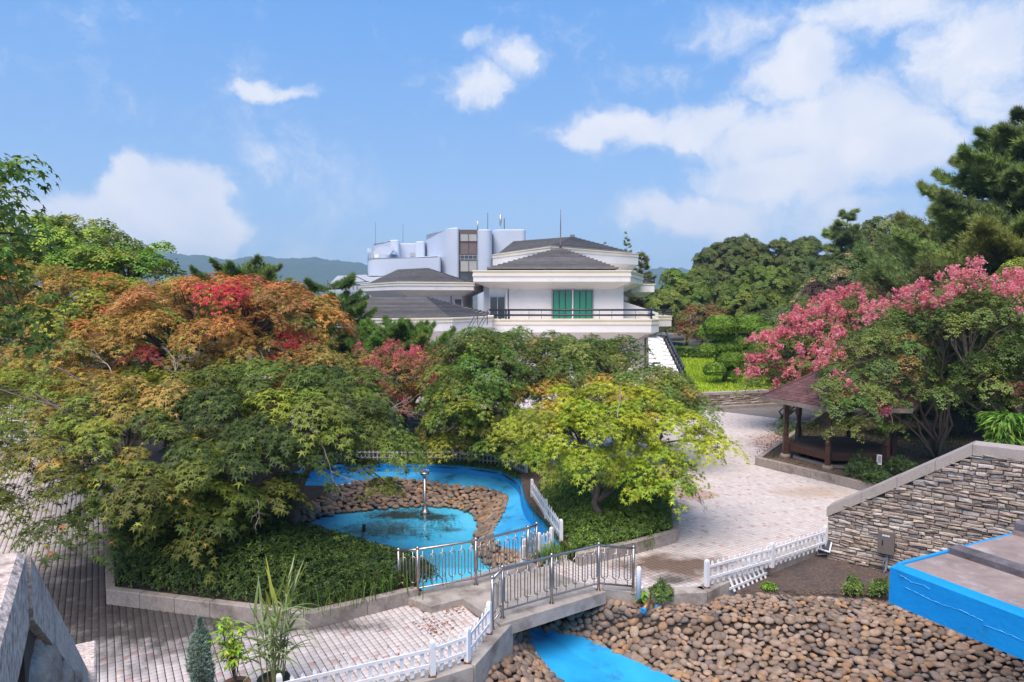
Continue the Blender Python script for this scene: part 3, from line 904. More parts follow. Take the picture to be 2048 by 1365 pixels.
bank = MB(); bank.loft([p + Vector((0, 0, -.05)) for p in bank_out], [p + Vector((0, 0, -.08)) for p in bank_in], smooth=True, nv=2)
bank.loft([p + Vector((0, 0, -.05)) for p in bank_out], [p + Vector((0, 0, -.3)) for p in bank_out])
bo = bank.build('cobble_bank', M_mortar); tag(bo, 'cobble bank curving through the blue pond', kind='structure')
p_, r_, n_ = pack(bank_out, bank_in, .095, .145, 9000, 5)
lay_cobbles(bo, p_, r_, n_, 5)

# ------------------------------------------------------------------ stream and its cobbled slopes
crest = resample([G(1140, 1150, -.15), G(1206, 1200, -.12), G(1330, 1206, -.16), G(1480, 1192, -.16), G(1640, 1196, -.22), G(1800, 1206, -.28), G(2000, 1245, -.35), G(2300, 1320, -.45)], 40)
sright = resample([E1 + Vector((0, -.1, -.01)), G(1052, 1246, -.92), G(1160, 1276, -.92), G(1250, 1318, -.92), G(1350, 1363, -.92), G(1450, 1420, -.92), G(1640, 1520, -.92), G(1960, 1640, -.92)], 40)
sleft = resample([E0 + Vector((0, -.1, -.01)), G(1036, 1252, -.92), G(1062, 1292, -.92), G(1092, 1332, -.92), G(1122, 1368, -.92), G(1180, 1450, -.92)], 30)
lcrest = resample([G(960, 1215, -.2), G(1020, 1250, -.2), G(985, 1300, -.2), G(945, 1345, -.2), G(850, 1385, -.2), G(720, 1440, -.2)], 30)
bench = resample([G(1150, 1180, -.2), G(1206, 1212, -.2), G(1330, 1231, -.22), G(1480, 1240, -.25), G(1640, 1240, -.30), G(1800, 1246, -.36), G(2000, 1288, -.45), G(2300, 1370, -.6)], 40)
mb = MB()
mb.loft([p + Vector((0, 0, -.07)) for p in crest], [p + Vector((0, 0, -.07)) for p in bench], smooth=True)
mb.loft([p + Vector((0, 0, -.07)) for p in bench], [p + Vector((0, 0, -.07)) for p in sright], smooth=True, nv=2)
slope = mb.build('cobble_slope', M_mortar); tag(slope, 'cobbled slope beside the blue stream', kind='structure')
pa = pack(crest, bench, .065, .105, 12000, 18); pb = pack(bench, sright, .07, .135, 34000, 8)
p_, r_, n_ = np.vstack([pa[0], pb[0]]), np.concatenate([pa[1], pb[1]]), np.vstack([pa[2], pb[2]])
lay_cobbles(slope, p_, r_, n_, 8)
mb = MB()
mb.loft([p + Vector((0, 0, -.07)) for p in lcrest], [p + Vector((0, 0, -.07)) for p in sleft], smooth=True, nv=2)
slope2 = mb.build('cobble_mound', M_mortar); tag(slope2, 'cobble mound left of the blue stream', kind='structure')
p_, r_, n_ = pack(lcrest, sleft, .075, .13, 9000, 9)
lay_cobbles(slope2, p_, r_, n_, 9)
mb = MB()
sl = resample(sleft, 40)
mid = [(a + b) / 2 + Vector((0, 0, -.05)) for a, b in zip(sl, sright)]
mb.loft([p + Vector((0, 0, .03)) for p in sl], mid, smooth=True, nv=2); mb.loft(mid, [p + Vector((0, 0, .05)) for p in sright], smooth=True, nv=2)
so = mb.build('stream_bed', mat('stream_paint', (0.015, 0.31, 0.70), .45, (0.03, 0.40, 0.80), 1.4, 8, bump=.12, bscale=9, stain=(.03, .12, .22), sscale=1.6, slo=.56, shi=.74)); tag(so, 'blue painted stream bed', kind='structure')
mb = MB(); mb.loft([G(860, 1195, -1.045), G(1000, 1260, -1.045)], [G(1150, 1150, -1.045), G(1210, 1215, -1.045)], nv=2)
# gravel bed between the fence and the stone wall
gp = [G(1470, 1180, -.12), G(1555, 1140, -.12), G(1648, 1090, -.12), G(1730, 1112, -.12), G(1800, 1128, -.12), G(1990, 1175, -.12), G(2200, 1240, -.15), G(2300, 1320, -.5), G(2000, 1243, -.33), G(1800, 1204, -.27), G(1640, 1194, -.2), G(1480, 1194, -.14)]
gv = MB(); tri = tessellate_polygon([[Vector((p.x, p.y, 0)) for p in gp]])
for a, b, c in tri:
    if (gp[b] - gp[a]).cross(gp[c] - gp[a]).z < 0: b, c = c, b
    gv.face([gp[a], gp[b], gp[c]])
gravel = gv.build('gravel', M_gravel); tag(gravel, 'dark gravel bed between the white fence and the stone wall', kind='structure')
# its loose stones
g = np.random.default_rng(31)
tv = np.array([(1, 0, 0), (-.5, .8, 0), (-.5, -.8, 0), (0, 0, .7)]); tf = np.array([(0, 1, 3), (1, 2, 3), (2, 0, 3)])
xs = g.uniform(4.2, 11, 26000); ys = g.uniform(12.5, 17.5, 26000)
k_ = inside(gp, xs, ys); xs, ys = xs[k_], ys[k_]
sz = g.uniform(.012, .03, len(xs)); an = g.uniform(0, 6.28, len(xs))
V = np.empty((len(xs), 4, 3)); V[:, :, 0] = xs[:, None] + sz[:, None] * (tv[:, 0] * np.cos(an)[:, None] - tv[:, 1] * np.sin(an)[:, None])
V[:, :, 1] = ys[:, None] + sz[:, None] * (tv[:, 0] * np.sin(an)[:, None] + tv[:, 1] * np.cos(an)[:, None]); V[:, :, 2] = -.125 + sz[:, None] * tv[:, 2]
me = bpy.data.meshes.new('gravel_stones'); fill(me, V.reshape(-1, 3), (tf[None] + (np.arange(len(xs)) * 4)[:, None, None]).reshape(-1, 3)); me.materials.append(
    stone_mat('gravel_stone', [(.09, .07, .065), (.15, .10, .07), (.05, .045, .05), (.20, .13, .085), (.08, .07, .075)], dlo=.5, dhi=.6, dirt=(.05, .042, .042)))
tag(link('gravel_stones', me, gravel), kind='stuff')

# concrete edge between plaza and cobbles: right and left runs
edge = empty('retaining_kerb', G(1412, 1178), 'weathered concrete kerb carrying the white fence beside the gravel bed', 'kerb')


def edge_run(root, pts, w, z0, z1, mt, name='kerb_stone', L=1.6):
    for a, b in zip(pts, pts[1:]):
        a = Vector((a[0], a[1], 0)); b = Vector((b[0], b[1], 0)); d = b - a; n = max(1, round(d.length / L)); u = d.normalized(); s = Vector((-u.y, u.x, 0))
        for k in range(n):
            p = a + d * (k / n) + u * .004; q = a + d * ((k + 1) / n) - u * .004; c = (p + q) / 2 + s * (w / 2 - .07)
            mb = MB(); mb.box((0, 0, 0), ((q - p).length, w, z1 - z0), math.atan2(u.y, u.x), bev=.012)
            link(name, mb.mesh(name, mt), root, (c.x, c.y, (z0 + z1) / 2))


edge_run(edge, stream_right[2:9], .32, -.45, .1, M_concrete)
edge = empty('retaining_kerb', G(900, 1330), 'stained concrete kerb under the white fence left of the footbridge', 'kerb')
edge_run(edge, stream_left, .32, -.5, .09, M_concrete)

# ------------------------------------------------------------------ footbridge
br = empty('footbridge', G(1040, 1180, 0), 'small concrete footbridge with two stainless steel railings over the blue stream', 'bridge')
mb = MB(); mb.prism(deck_poly, BZ - .26, BZ); deck = mb.build('deck', M_concrete, br)
mb = MB(); mb.prism([G(1004, 1246), G(975, 1246), G(840, 1200), G(870, 1192)], -1.3, BZ - .27)
mb.build('abutment', M_concrete, br)
BAL = MB(); BAL.tube([(0, 0, 0), (0, 0, .80)], .009, 6); BAL_me = BAL.mesh('baluster', M_steel)
ov = []
for k in range(18):
    a = 2 * math.pi * k / 18
    ov.append((.072 * math.cos(a), 0, .40 + .072 * math.sin(a) + (.21 if math.sin(a) > 1e-6 else -.21)))
OV = MB(); OV.tube(ov, .0125, 6, closed=True); OV_me = OV.mesh('oval_ring', M_steel)
POST = MB(); POST.tube([(0, 0, 0), (0, 0, 1.0)], .030, 10); POST.lathe((0, 0, .99), [(.01, -.005), (.036, .005), (.043, .03), (.036, .055), (.012, .068)], 12)
POST.lathe((0, 0, 0), [(.055, 0), (.055, .012)], 12)
POST_me = POST.mesh('post', M_steel)


def steel_railing(pts, label):
    b0 = MB()
    tr_ = [p + Vector((0, 0, .985)) for p in pts]
    b0.tube(tr_[:1] + tr_[1:], .027, 10)
    rail = b0.build('railing', M_steel, br)
    rail['label'] = label
    b1 = MB(); b1.tube([p + Vector((0, 0, .155)) for p in pts], .021, 8); b1.build('bottom_rail', M_steel, rail)
    for p in pts: link('post', POST_me, rail, p)
    for a, b in zip(pts, pts[1:]):
        d = b - a; nn = max(1, round(d.length / .225))
        rz = math.atan2(d.y, d.x)
        for k in range(nn):
            p = a.lerp(b, (k + .5) / nn) + Vector((0, 0, .16))
            link('baluster', BAL_me, rail, p)
            o = link('oval_ring', OV_me, rail, p); o.rotation_euler = (0, 0, rz)


steel_railing([G(985, 1259, .08), G(1005, 1236, BZ), G(1103, 1207, BZ), G(1197, 1181, BZ), G(1266, 1187, .06)], 'steel railing on the cobble side of the bridge')
steel_railing([G(798, 1193, .06), G(836, 1191, BZ), G(952, 1170, BZ), G(1056, 1141, BZ), G(1073, 1132, .1)], 'steel railing on the pond side of the bridge')

# ------------------------------------------------------------------ white picket fences
mb = MB()
prof = [(-.031, 0), (.031, 0), (.031, .47), (0, .515), (-.031, .47)]
for y, rev in ((-.009, False), (.009, True)):
    pts = [(x, y, z) for x, z in prof]
    mb.face(pts if not rev else pts[::-1])
for k in range(5):
    a, b = prof[k], prof[(k + 1) % 5]
    mb.face([(a[0], -.009, a[1]), (a[0], .009, a[1]), (b[0], .009, b[1]), (b[0], -.009, b[1])])
PICK = mb.mesh('picket', M_plastic)
mb = MB(); mb.lathe((0, 0, 0), [(.062, 0), (.062, .56), (.056, .59), (.038, .615), (.012, .625)], 4, smooth=False, rot=math.pi / 4)
FPOST = mb.mesh('post', M_plastic)
mb = MB(); mb.box((0, 0, .012), (.13, .13, .024)); FFOOT = mb.mesh('post_foot', M_rust)


def picket_fence(label, pts, group='white picket fences', spacing=.175, scale=1.0, posts=None, side=1, zoff=.06):
    root = empty('picket_fence', pts[0], label, 'fence', group)
    for k, p in enumerate(pts):
        if posts is None or k in posts:
            d = (pts[min(k + 1, len(pts) - 1)] - pts[max(k - 1, 0)]); rz = math.atan2(d.y, d.x)
            o = link('post', FPOST, root, p); o.rotation_euler = (0, 0, rz); o.scale = (scale,) * 3
            link('post_foot', FFOOT, o, p)
    for a, b in zip(pts, pts[1:]):
        d = b - a; L = math.hypot(d.x, d.y); u = Vector((d.x, d.y, 0)).normalized(); s = Vector((u.y, -u.x, 0)) * side
        for z in (.14, .40):
            mb = MB(); mb.bar(a + u * .055 + Vector((0, 0, z * scale + zoff)) + s * .02, b - u * .055 + Vector((0, 0, z * scale + zoff)) + s * .02, .022, .055 * scale)
            mb.build('rail', M_plastic, root)
        nn = max(1, round(L / (spacing * scale)) - 1)
        for k in range(nn):
            p = a.lerp(b, (k + 1) / (nn + 1)) - s * .004
            o = link('picket', PICK, root, p + Vector((0, 0, zoff * .7)))
            o.rotation_euler = (random.gauss(0, .02), random.gauss(0, .022), math.atan2(d.y, d.x)); o.scale = (scale,) * 3
    return root


picket_fence('white picket fence on the concrete kerb in front of the potted plants', [G(560, 1427, .09), G(865, 1352, .09), G(935, 1325, .09), G(978, 1267, .09)], side=1)
picket_fence('white picket fence along the gravel bed, ending at the ledge stone wall', [G(1413, 1175, .1), G(1543, 1137, .1), G(1650, 1100, .1)])
picket_fence('long low white picket fence curving along the back rim of the pond', [G(600, 937, .0), G(690, 924, .0), G(795, 924, .0), G(905, 924, .0), G(1006, 933, 0), G(1053, 954, 0)], scale=.8, spacing=.2, side=1)
picket_fence('white picket fence beside the pond, partly overgrown under the yellow green maple', [G(1064, 996, .22), G(1092, 1040, .22), G(1122, 1084, .22)], scale=.95, side=1)
picket_fence('short white picket fence between the pond rim and the end of the steel railing', [G(1103, 1100, .05), G(1078, 1112, .05), G(1049, 1126, .12)], scale=.95, side=1)
# the loose panel leaning on the fence
root = empty('fence_panel', G(1500, 1185), 'loose white picket panel leaning askew against the fence over the gravel', 'fence panel')
a, b = G(1468, 1184, -.12), G(1545, 1151, -.12)
u = (b - a).normalized(); back = Vector((-u.y, u.x, 0))
upv = (Vector((0, 0, 1)) * .86 + back * .42 - u * .28).normalized()
nv = u.cross(upv).normalized()
for k in range(8):
    p = a + u * (.03 + k * .17) + upv * (.0)
    M = Matrix((u, nv, upv)).transposed().to_4x4(); M.translation = p
    o = link('picket', PICK, root); o.matrix_basis = M @ Matrix.Diagonal((1, 1, 1.08, 1))
for h in (.1, .40):
    mb = MB(); mb.bar(a - u * .1 + upv * h + nv * .02, a + u * 1.32 + upv * h + nv * .02, .022, .05); mb.build('rail', M_plastic, root)
# single posts
mb = MB(); mb.lathe((0, 0, 0), [(.055, 0), (.055, .60), (.05, .64), (.03, .67), (.01, .68)], 10); mb.lathe((.07, 0, .22), [(.03, -.03), (.035, .0), (.03, .03)], 8)
o = mb.build('bollard', M_plastic); o.location = G(1277, 1196, .1); tag(o, 'lone white plastic post standing at the end of the footbridge railing', 'post')
mb = MB(); mb.lathe((0, 0, 0), [(.085, 0), (.085, .40), (.07, .46), (.02, .48)], 4, rot=.3, smooth=False)
o = mb.build('bollard', M_plastic); o.location = G(1047, 1131, .13); tag(o, 'stout white post behind the pond side railing of the footbridge', 'post')

# floodlight
fl = empty('floodlight', G(1652, 1104, .1), 'square white floodlight on the kerb at the corner of the ledge stone wall', 'floodlight')
c = P(1650, 1089, 16.75)
mb = MB(); mb.box((0, 0, 0), (.30, .16, .34), bev=.03); o = mb.build('housing', M_plastic, fl); o.location = c; o.rotation_euler = (-.45, .15, -.55)
mb = MB(); mb.box((0, -.085, 0), (.235, .02, .265)); q = mb.build('gasket', M_black, o); q.matrix_parent_inverse = Matrix.Identity(4)
mb = MB(); mb.box((0, -.092, 0), (.19, .02, .215)); q = mb.build('lens', M_pane_dark, o); q.matrix_parent_inverse = Matrix.Identity(4)
mb = MB(); mb.bar(c + Vector((-.19, 0, -.02)), c + Vector((-.17, .02, -.27)), .03, .02); mb.bar(c + Vector((.16, 0, -.02)), c + Vector((.1, .02, -.27)), .03, .02)
mb.bar(c + Vector((-.18, .02, -.26)), c + Vector((.1, .02, -.26)), .03, .02); mb.build('bracket', M_alu, fl)

# ------------------------------------------------------------------ ledge stone wall with granite cap
WA = G(1654, 1106)
wdir = Vector((1.07, -.9, 0)).normalized()
wn_ = Vector((-.9, -1.07, 0)).normalized()
WT = .42


def wpt(s, z, o=0.0):
    return WA + wdir * s + wn_ * o + Vector((0, 0, z))


def wtop(s):
    return .98 + (2.98 - .98) * min(max(s, 0) / 2.94, 1.0)


wall = empty('stone_wall', WA, 'rough ledge stone wall with a sloping granite cap, beside the gravel bed', 'wall')
prof = [(0.02, -.6), (9, -.6), (9, wtop(9)), (2.94, wtop(9)), (0.02, wtop(0))]
mb = MB()
f = [wpt(s, z, -.02) for s, z in prof]; bk = [wpt(s, z, -WT) for s, z in prof]
mb.face(f); mb.face(bk[::-1])
for k in range(5): mb.face([f[k], bk[k], bk[(k + 1) % 5], f[(k + 1) % 5]])
mb.build('core', M_mortar, wall)


def ledge_mesh(seed):
    g = random.Random(seed)
    j = lambda a: g.uniform(-a, a)
    back = [(-.5, 0, -.5), (.5, 0, -.5), (.5, 0, .5), (-.5, 0, .5)]
    mid = [(x * (.985 + j(.03)), .62 + j(.1), z * (.95 + j(.1))) for x, _, z in [(-.5, 0, -.5), (0, 0, -.52), (.5, 0, -.5), (.5, 0, .5), (0, 0, .52), (-.5, 0, .5)]]
    fr = [(x * (.90 + j(.09)), 1.0 + j(.2), z * (.70 + j(.22))) for x, _, z in [(-.5, 0, -.5), (j(.2), 0, -.52), (.5, 0, -.5), (.5, 0, .5), (j(.2), 0, .52), (-.5, 0, .5)]]
    v = back + mid + fr + [(j(.2), 1.12 + j(.12), j(.15))]
    F = [(0, 1, 6, 5, 4), (1, 2, 7, 6), (2, 3, 9, 8, 7), (3, 0, 4, 9)]
    for k in range(6):
        e = (k + 1) % 6
        F.append((4 + k, 4 + e, 10 + e, 10 + k)); F.append((10 + k, 10 + e, 16))
    me = bpy.data.meshes.new('stone'); me.from_pydata(v, [], F); me.materials.append(M_wallstone); return me


LEDGE = [ledge_mesh(k) for k in range(14)]


def lay_ledge(root, seed, s0, s1, z0, topf, place, hmin, hmax, lmin, lmax, limit, vis=None, depth=.05, name='stone', matr=M_wallstone):
    g = random.Random(seed)
    items = []
    z = z0
    while z < 3.2:
        h = g.uniform(hmin, hmax); s = s0 - g.uniform(0, .1)
        while s < s1:
            L = g.uniform(lmin, lmax) * (1.25 if h < (hmin + hmax) / 2 else .9)
            hh = h * g.uniform(.93, 1.0)
            e0, e1 = max(s, s0), min(s + L, s1)
            if e1 - e0 > .04:
                top = min(topf(e0), topf(e1))
                if z + hh <= top + .01: items.append((e0, e1, z, hh))
                elif z + .03 < top: items.append((e0, e1, z, top - z - .004))
                elif e1 - e0 > .12 and z < max(topf(e0), topf(e1)) - .05: items.append(((e0 + e1) / 2 if topf(e1) > topf(e0) else e0, e1 if topf(e1) > topf(e0) else (e0 + e1) / 2, z, max(.03, (topf(e0) + topf(e1)) / 2 - z)))
            s += L
        z += h
    M0 = place
    objs = []
    for e0, e1, z, hh in items:
        # some courses split into two thinner stones
        if hh > hmax * .8 and g.random() < .3: parts = [(z, hh * .5), (z + hh * .5, hh * .5)]
        else: parts = [(z, hh)]
        for zz, h2 in parts:
            objs.append(((e0 + e1) / 2, zz + h2 / 2, (e1 - e0) * .985, h2 * .93, depth * g.uniform(.6, 1.9), g.gauss(-.03, .035)))
    def seen(o):
        p = M0(o[0], o[1]); zc = p.y
        return -abs((1024 + p.x / zc * FPX) - 1800) if vis is None else vis(p)
    objs.sort(key=seen, reverse=True)
    rest = []
    for k, (s, z, L, h, dpt, rot) in enumerate(objs):
        p = M0(s, z)
        M = Matrix((wdir_cur, nrm_cur, Vector((0, 0, 1)))).transposed().to_4x4(); M.translation = p
        M = M @ Matrix.Rotation(rot, 4, 'Y') @ Matrix.Diagonal((L, dpt, h, 1))
        me = LEDGE[g.randrange(len(LEDGE))]
        if k < limit:
            o = link(name, me, root); o.matrix_basis = M
        else: rest.append((me, M))
    if rest:
        mb = MB()
        for me, M in rest:
            i = len(mb.v); mb.v += [tuple(M @ v.co) for v in me.vertices]
            for pl in me.polygons: mb.f.append(tuple(i + q for q in pl.vertices)); mb.m.append(0); mb.s.append(False)
        tag(mb.build('stones_beyond', matr, root), kind='stuff')


wdir_cur, nrm_cur = wdir, wn_
lay_ledge(wall, 3, 0, 5.6, -.25, wtop, lambda s, z: wpt(s, z, -.02), .05, .118, .13, .42, 298)
# cap
for k, (a, b) in enumerate([(0, .75), (.75, 1.5), (1.5, 2.25), (2.25, 2.94), (2.94, 4.6), (4.6, 6.4)]):
    mb = MB()
    z0a, z0b = wtop(a), wtop(b)
    g0 = .004
    q = []
    for s, z in ((a + g0, z0a), (b - g0, z0b)):
        for o_, dz in ((.06, -.05), (.06, .19), (-WT - .06, .19), (-WT - .06, -.05)):
            q.append(wpt(s - (.03 if k == 0 and s < .1 else 0), z + dz, o_))
    mb.face([q[0], q[1], q[2], q[3]]); mb.face([q[7], q[6], q[5], q[4]])
    for j in range(4):
        e = (j + 1) % 4
        mb.face([q[j], q[j + 4], q[e + 4], q[e]])
    mb.build('cap_stone', M_granite, wall)
# stair wall further back, behind the ledge stone wall
sw = empty('stair_wall', P(2040, 880, 19), 'grey sloping stair wall rising behind the ledge stone wall beside the bamboo', 'wall')
a, b = P(1990, 890, 19.5), P(2180, 800, 16.8)
mb = MB(); mb.bar(a, b, .34, .16); mb.build('cap_stone', M_granite, sw)
mb = MB()
a2, b2 = a - Vector((0, 0, .09)), b - Vector((0, 0, .09)); u = (b - a); u.z = 0; u.normalize(); s = Vector((u.y, -u.x, 0)) * .12
lo = lambda p: Vector((p.x, p.y, .2))
mb.face([a2 + s, b2 + s, lo(b2) + s, lo(a2) + s]); mb.face([b2 - s, a2 - s, lo(a2) - s, lo(b2) - s]); mb.face([a2 - s, a2 + s, lo(a2) + s, lo(a2) - s]); mb.face([b2 + s, b2 - s, lo(b2) - s, lo(b2) + s])
mb.build('masonry', M_wallstone, sw)
mb = MB(); mb.tube([a + s * 1.1 + Vector((0, 0, .1)), b + s * 1.1 + Vector((0, 0, .1))], .02, 8); mb.build('handrail', M_steel, sw)
# stair steps going up behind that wall, towards the platform
# electrical box on the wall


def wall_hit(px, py):
    d = ray(px, py); o = Vector((0, 0, CAM_H))
    t = (WA - o).dot(wn_) / d.dot(wn_)
    p = o + d * t
    return (p - WA).dot(wdir), p.z


s0, z0 = wall_hit(1762, 1060); s1, z1 = wall_hit(1789, 1104)
cx_, cz_ = (s0 + s1) / 2, (z0 + z1) / 2
eb = empty('electrical_box', wpt(cx_, 0, .05), 'grey brown electrical box fixed on the ledge stone wall', 'electrical box')
mb = MB(); rz = math.atan2(wdir.y, wdir.x)
w_, h_ = abs(s1 - s0) * 1.05, abs(z1 - z0) * 1.06
mb.box((0, 0, 0), (w_, .16, h_), bev=0); o = mb.build('cabinet', M_grey, eb); o.location = wpt(cx_, cz_, .11); o.rotation_euler = (0, 0, rz)
mb = MB(); mb.box((0, 0, 0), (w_ + .03, .02, h_ + .03)); o = mb.build('door', M_grey, eb); o.location = wpt(cx_, cz_, .20); o.rotation_euler = (0, 0, rz)
mb = MB(); mb.box((0, 0, 0), (.02, .015, .12)); q = mb.build('handle', M_black, o); q.location = wpt(cx_ - w_ * .22, cz_ + .0, .217); q.rotation_euler = (0, 0, rz)
for k in (-1, 0, 1):
    mb = MB(); mb.box((0, 0, 0), (.045, .006, .035)); q = mb.build('name_plate', M_plastic, o); q.location = wpt(cx_ + k * .055, cz_ + h_ * .36, .214); q.rotation_euler = (0, 0, rz)
mb = MB(); mb.tube([wpt(cx_ + .02, cz_ - h_ / 2, .1), wpt(cx_ + .02, cz_ - h_ / 2 - .1, .1), wpt(cx_ - .0, -.05, .12), wpt(cx_ - .04, -.12, .16)], .028, 8)
mb.tube([wpt(cx_ + .05, cz_ - h_ / 2, .1), wpt(cx_ - .06, .12, .12), wpt(cx_ - .05, -.12, .14)], .014, 6); mb.build('conduit', M_pvc, eb)

# ------------------------------------------------------------------ blue cascade
cu = Vector((.437, -.899, 0)); cv = Vector((.899, .437, 0))
C0 = P(1780, 1130, 9.0); CZ = C0.z
ca = empty('water_cascade', C0, 'bright blue painted concrete cascade trough jutting out above the cobbles', 'cascade')


def cbox(mb, u0, u1, v0, v1, z0, z1, bev=.03):
    c = C0 + cu * ((u0 + u1) / 2) + cv * ((v0 + v1) / 2)
    mb.box((c.x, c.y, (z0 + z1) / 2), (u1 - u0, v1 - v0, z1 - z0), math.atan2(cu.y, cu.x), bev=bev)


M_trough = mat('weathered_trough', (.32, .25, .225), .85, (.19, .15, .14), 2.2, 9, bump=.5, bscale=22, stain=(.42, .38, .37), sscale=1.8, slo=.52, shi=.72)
M_lipgrey = mat('mossy_lip', (.16, .145, .17), .9, (.07, .062, .066), 4, 9, bump=.6, bscale=24, stain=(.03, .15, .32), sscale=2.6, slo=.60, shi=.72)
M_bluelip = mat('blue_paint_peeling', (0.003, 0.25, 0.66), .65, (0.006, 0.30, 0.74), 1.3, 8, bump=.3, bscale=14, stain=(.015, .17, .40), sscale=3.2, slo=.58, shi=.76, spec=.3)
mb = MB(); cbox(mb, 0, 7, 0, .20, CZ - .52, CZ); mb.build('outer_lip', M_bluelip, ca)
mb = MB(); cbox(mb, .0, 7, .2, 1.28, CZ - .45, CZ - .05, 0); cbox(mb, .0, 7, 1.28, 2.85, CZ - .4, CZ - .02, 0); cbox(mb, .0, 7, 2.85, 6, CZ - .35, CZ + .06, 0); mb.build('trough_floor', M_trough, ca)
mb = MB(); cbox(mb, -.045, .0, .2, 6, CZ - .46, CZ - .015, .01); mb.build('side_edge', M_blue, ca)
mb = MB(); cbox(mb, .02, 7, 1.26, 1.46, CZ - .3, CZ + .07); mb.build('step_lip', M_lipgrey, ca)
mb = MB(); cbox(mb, .02, 7, 2.85, 3.08, CZ - .3, CZ + .2); mb.build('step_lip', M_lipgrey, ca)
mb = MB(); cbox(mb, 2.6, 7, .9, 6, -1.3, CZ - .53, 0); mb.build('pier', M_concrete, ca)
# ragged beads of old sealant along the face
for zb, u0, u1 in ((-.10, .12, .55), (-.235, .2, 1.2), (-.30, 1.2, 2.6)):
    mb = MB(); pts = []
    for k in range(28):
        t = k / 27; pts.append(C0 + cu * (u0 + (u1 - u0) * t) + cv * -.003 + Vector((0, 0, zb - .02 * t + .012 * math.sin(9 * t + u0 * 5) + random.uniform(-.006, .006))))
    mb.tube(pts, [.002 + .006 * random.random() for _ in pts], 5); mb.build('sealant_bead', mat('sealant', (.08, .40, .72), .5), ca)

# ------------------------------------------------------------------ granite stair pier at the left edge
pr = P(52, 1098, 2.2)
pier = empty('stair_pier', (pr.x, pr.y, 0), 'pale granite capped stair pier with rubble side, close to the camera', 'pier')
mb = MB(); rz = math.atan2(sdir.y, sdir.x)
c = pr - tdir * .75 - sdir * .5
mb.box((c.x, c.y, pr.z - .13), (1.0, 1.5, .26), rz, bev=.02); mb.build('cap_stone', M_granite_near, pier)
mb = MB(); mb.box((c.x - sdir.x * .04, c.y - sdir.y * .04, (pr.z - .27) / 2), (.9, 1.44, pr.z - .27), rz); mb.build('core', M_granite_near, pier)
COB2 = cobble_meshes(6, stone_mat('rubble', [(.36, .28, .23), (.25, .19, .16), (.44, .36, .30), (.32, .24, .19)], bump=.9, nscale=14))
g = random.Random(4)
for k in range(0):
    me = COB[g.randrange(12)]
    p = pr - tdir * (.02 + g.random() * .5) - sdir * .08 + Vector((0, 0, -.40 - g.random() * .75))
    o = link('rubble_stone', me, pier); sgl = g.uniform(.05, .11)
    o.data = me; o.matrix_basis = Matrix.Translation(p) @ Matrix.Rotation(g.uniform(0, 6), 4, 'Z') @ Matrix.Rotation(g.uniform(0, 6), 4, 'X') @ Matrix.Diagonal((sgl * 1.2, sgl, sgl * .8, 1))
# the sloping coping that runs down from it
dn = ray(195, 1453); hd = math.hypot(dn.x, dn.y); sl_ = dn.z / hd
coping = empty('stair_coping', (pr.x, pr.y, 0), 'speckled granite coping sloping down from the near stair pier', 'coping')
mb = MB()
a = pr + tdir * .02 + Vector((0, 0, -.03)) + sdir * .01
for k in range(3):
    s_a, s_b = k * 1.9 + .004, (k + 1) * 1.9 - .004
    q = []
    for s_ in (s_a, s_b):
        b_ = a + tdir * s_ + Vector((0, 0, sl_ * s_))
        q += [b_, b_ - sdir * .42, b_ - sdir * .42 - Vector((0, 0, .22)), b_ - Vector((0, 0, .22))]
    mb = MB()
    mb.face(q[0:4]); mb.face(q[7:3:-1])
    for j in range(4): mb.face([q[j], q[j + 4], q[(j + 1) % 4 + 4], q[(j + 1) % 4]])
    mb.build('coping_stone', M_granite_near, coping)
mb = MB(); q = []
for s_ in (0, 5.7):
    b_ = a + tdir * s_ + Vector((0, 0, sl_ * s_ - .22)) - sdir * .03
    q += [b_, b_ - sdir * .36, Vector((b_.x, b_.y, 0)) - sdir * .36, Vector((b_.x, b_.y, 0))]
mb.face(q[0:4]); mb.face(q[7:3:-1])
for j in range(4): mb.face([q[j], q[j + 4], q[(j + 1) % 4 + 4], q[(j + 1) % 4]])
mb.build('masonry', M_mortar, coping)
g = random.Random(9)
for k in range(130):
    s_ = g.uniform(.0, 3.4); dz_ = g.uniform(.02, 1.1)
    p = a + tdir * s_ + Vector((0, 0, sl_ * s_ - .26 - dz_)) - sdir * .05
    r_ = g.uniform(.06, .13)
    o = link('rubble_stone', COB2[g.randrange(6)], coping)
    o.matrix_basis = Matrix.Translation(p) @ Matrix.Rotation(math.atan2(tdir.y, tdir.x) + g.gauss(0, .25), 4, 'Z') @ Matrix.Rotation(g.gauss(0, .5), 4, 'Y') @ Matrix.Diagonal((r_ * 1.5, r_ * .8, r_ * .8, 1))
pr2 = P(190, 1280, 7.6)
pier2 = empty('stair_pier', (pr2.x, pr2.y, 0), 'lower granite topped stair pier at the foot of the sloping coping', 'pier')
c = pr2 - tdir * .9 - sdir * .17
mb = MB(); mb.box((c.x, c.y, pr2.z - .14), (.36, 1.8, .28), rz, bev=.015); mb.build('cap_stone', M_granite_near, pier2)
mb = MB(); mb.box((c.x, c.y, (pr2.z - .28) / 2), (.33, 1.76, pr2.z - .28), rz); mb.build('core', M_wallstone, pier2)

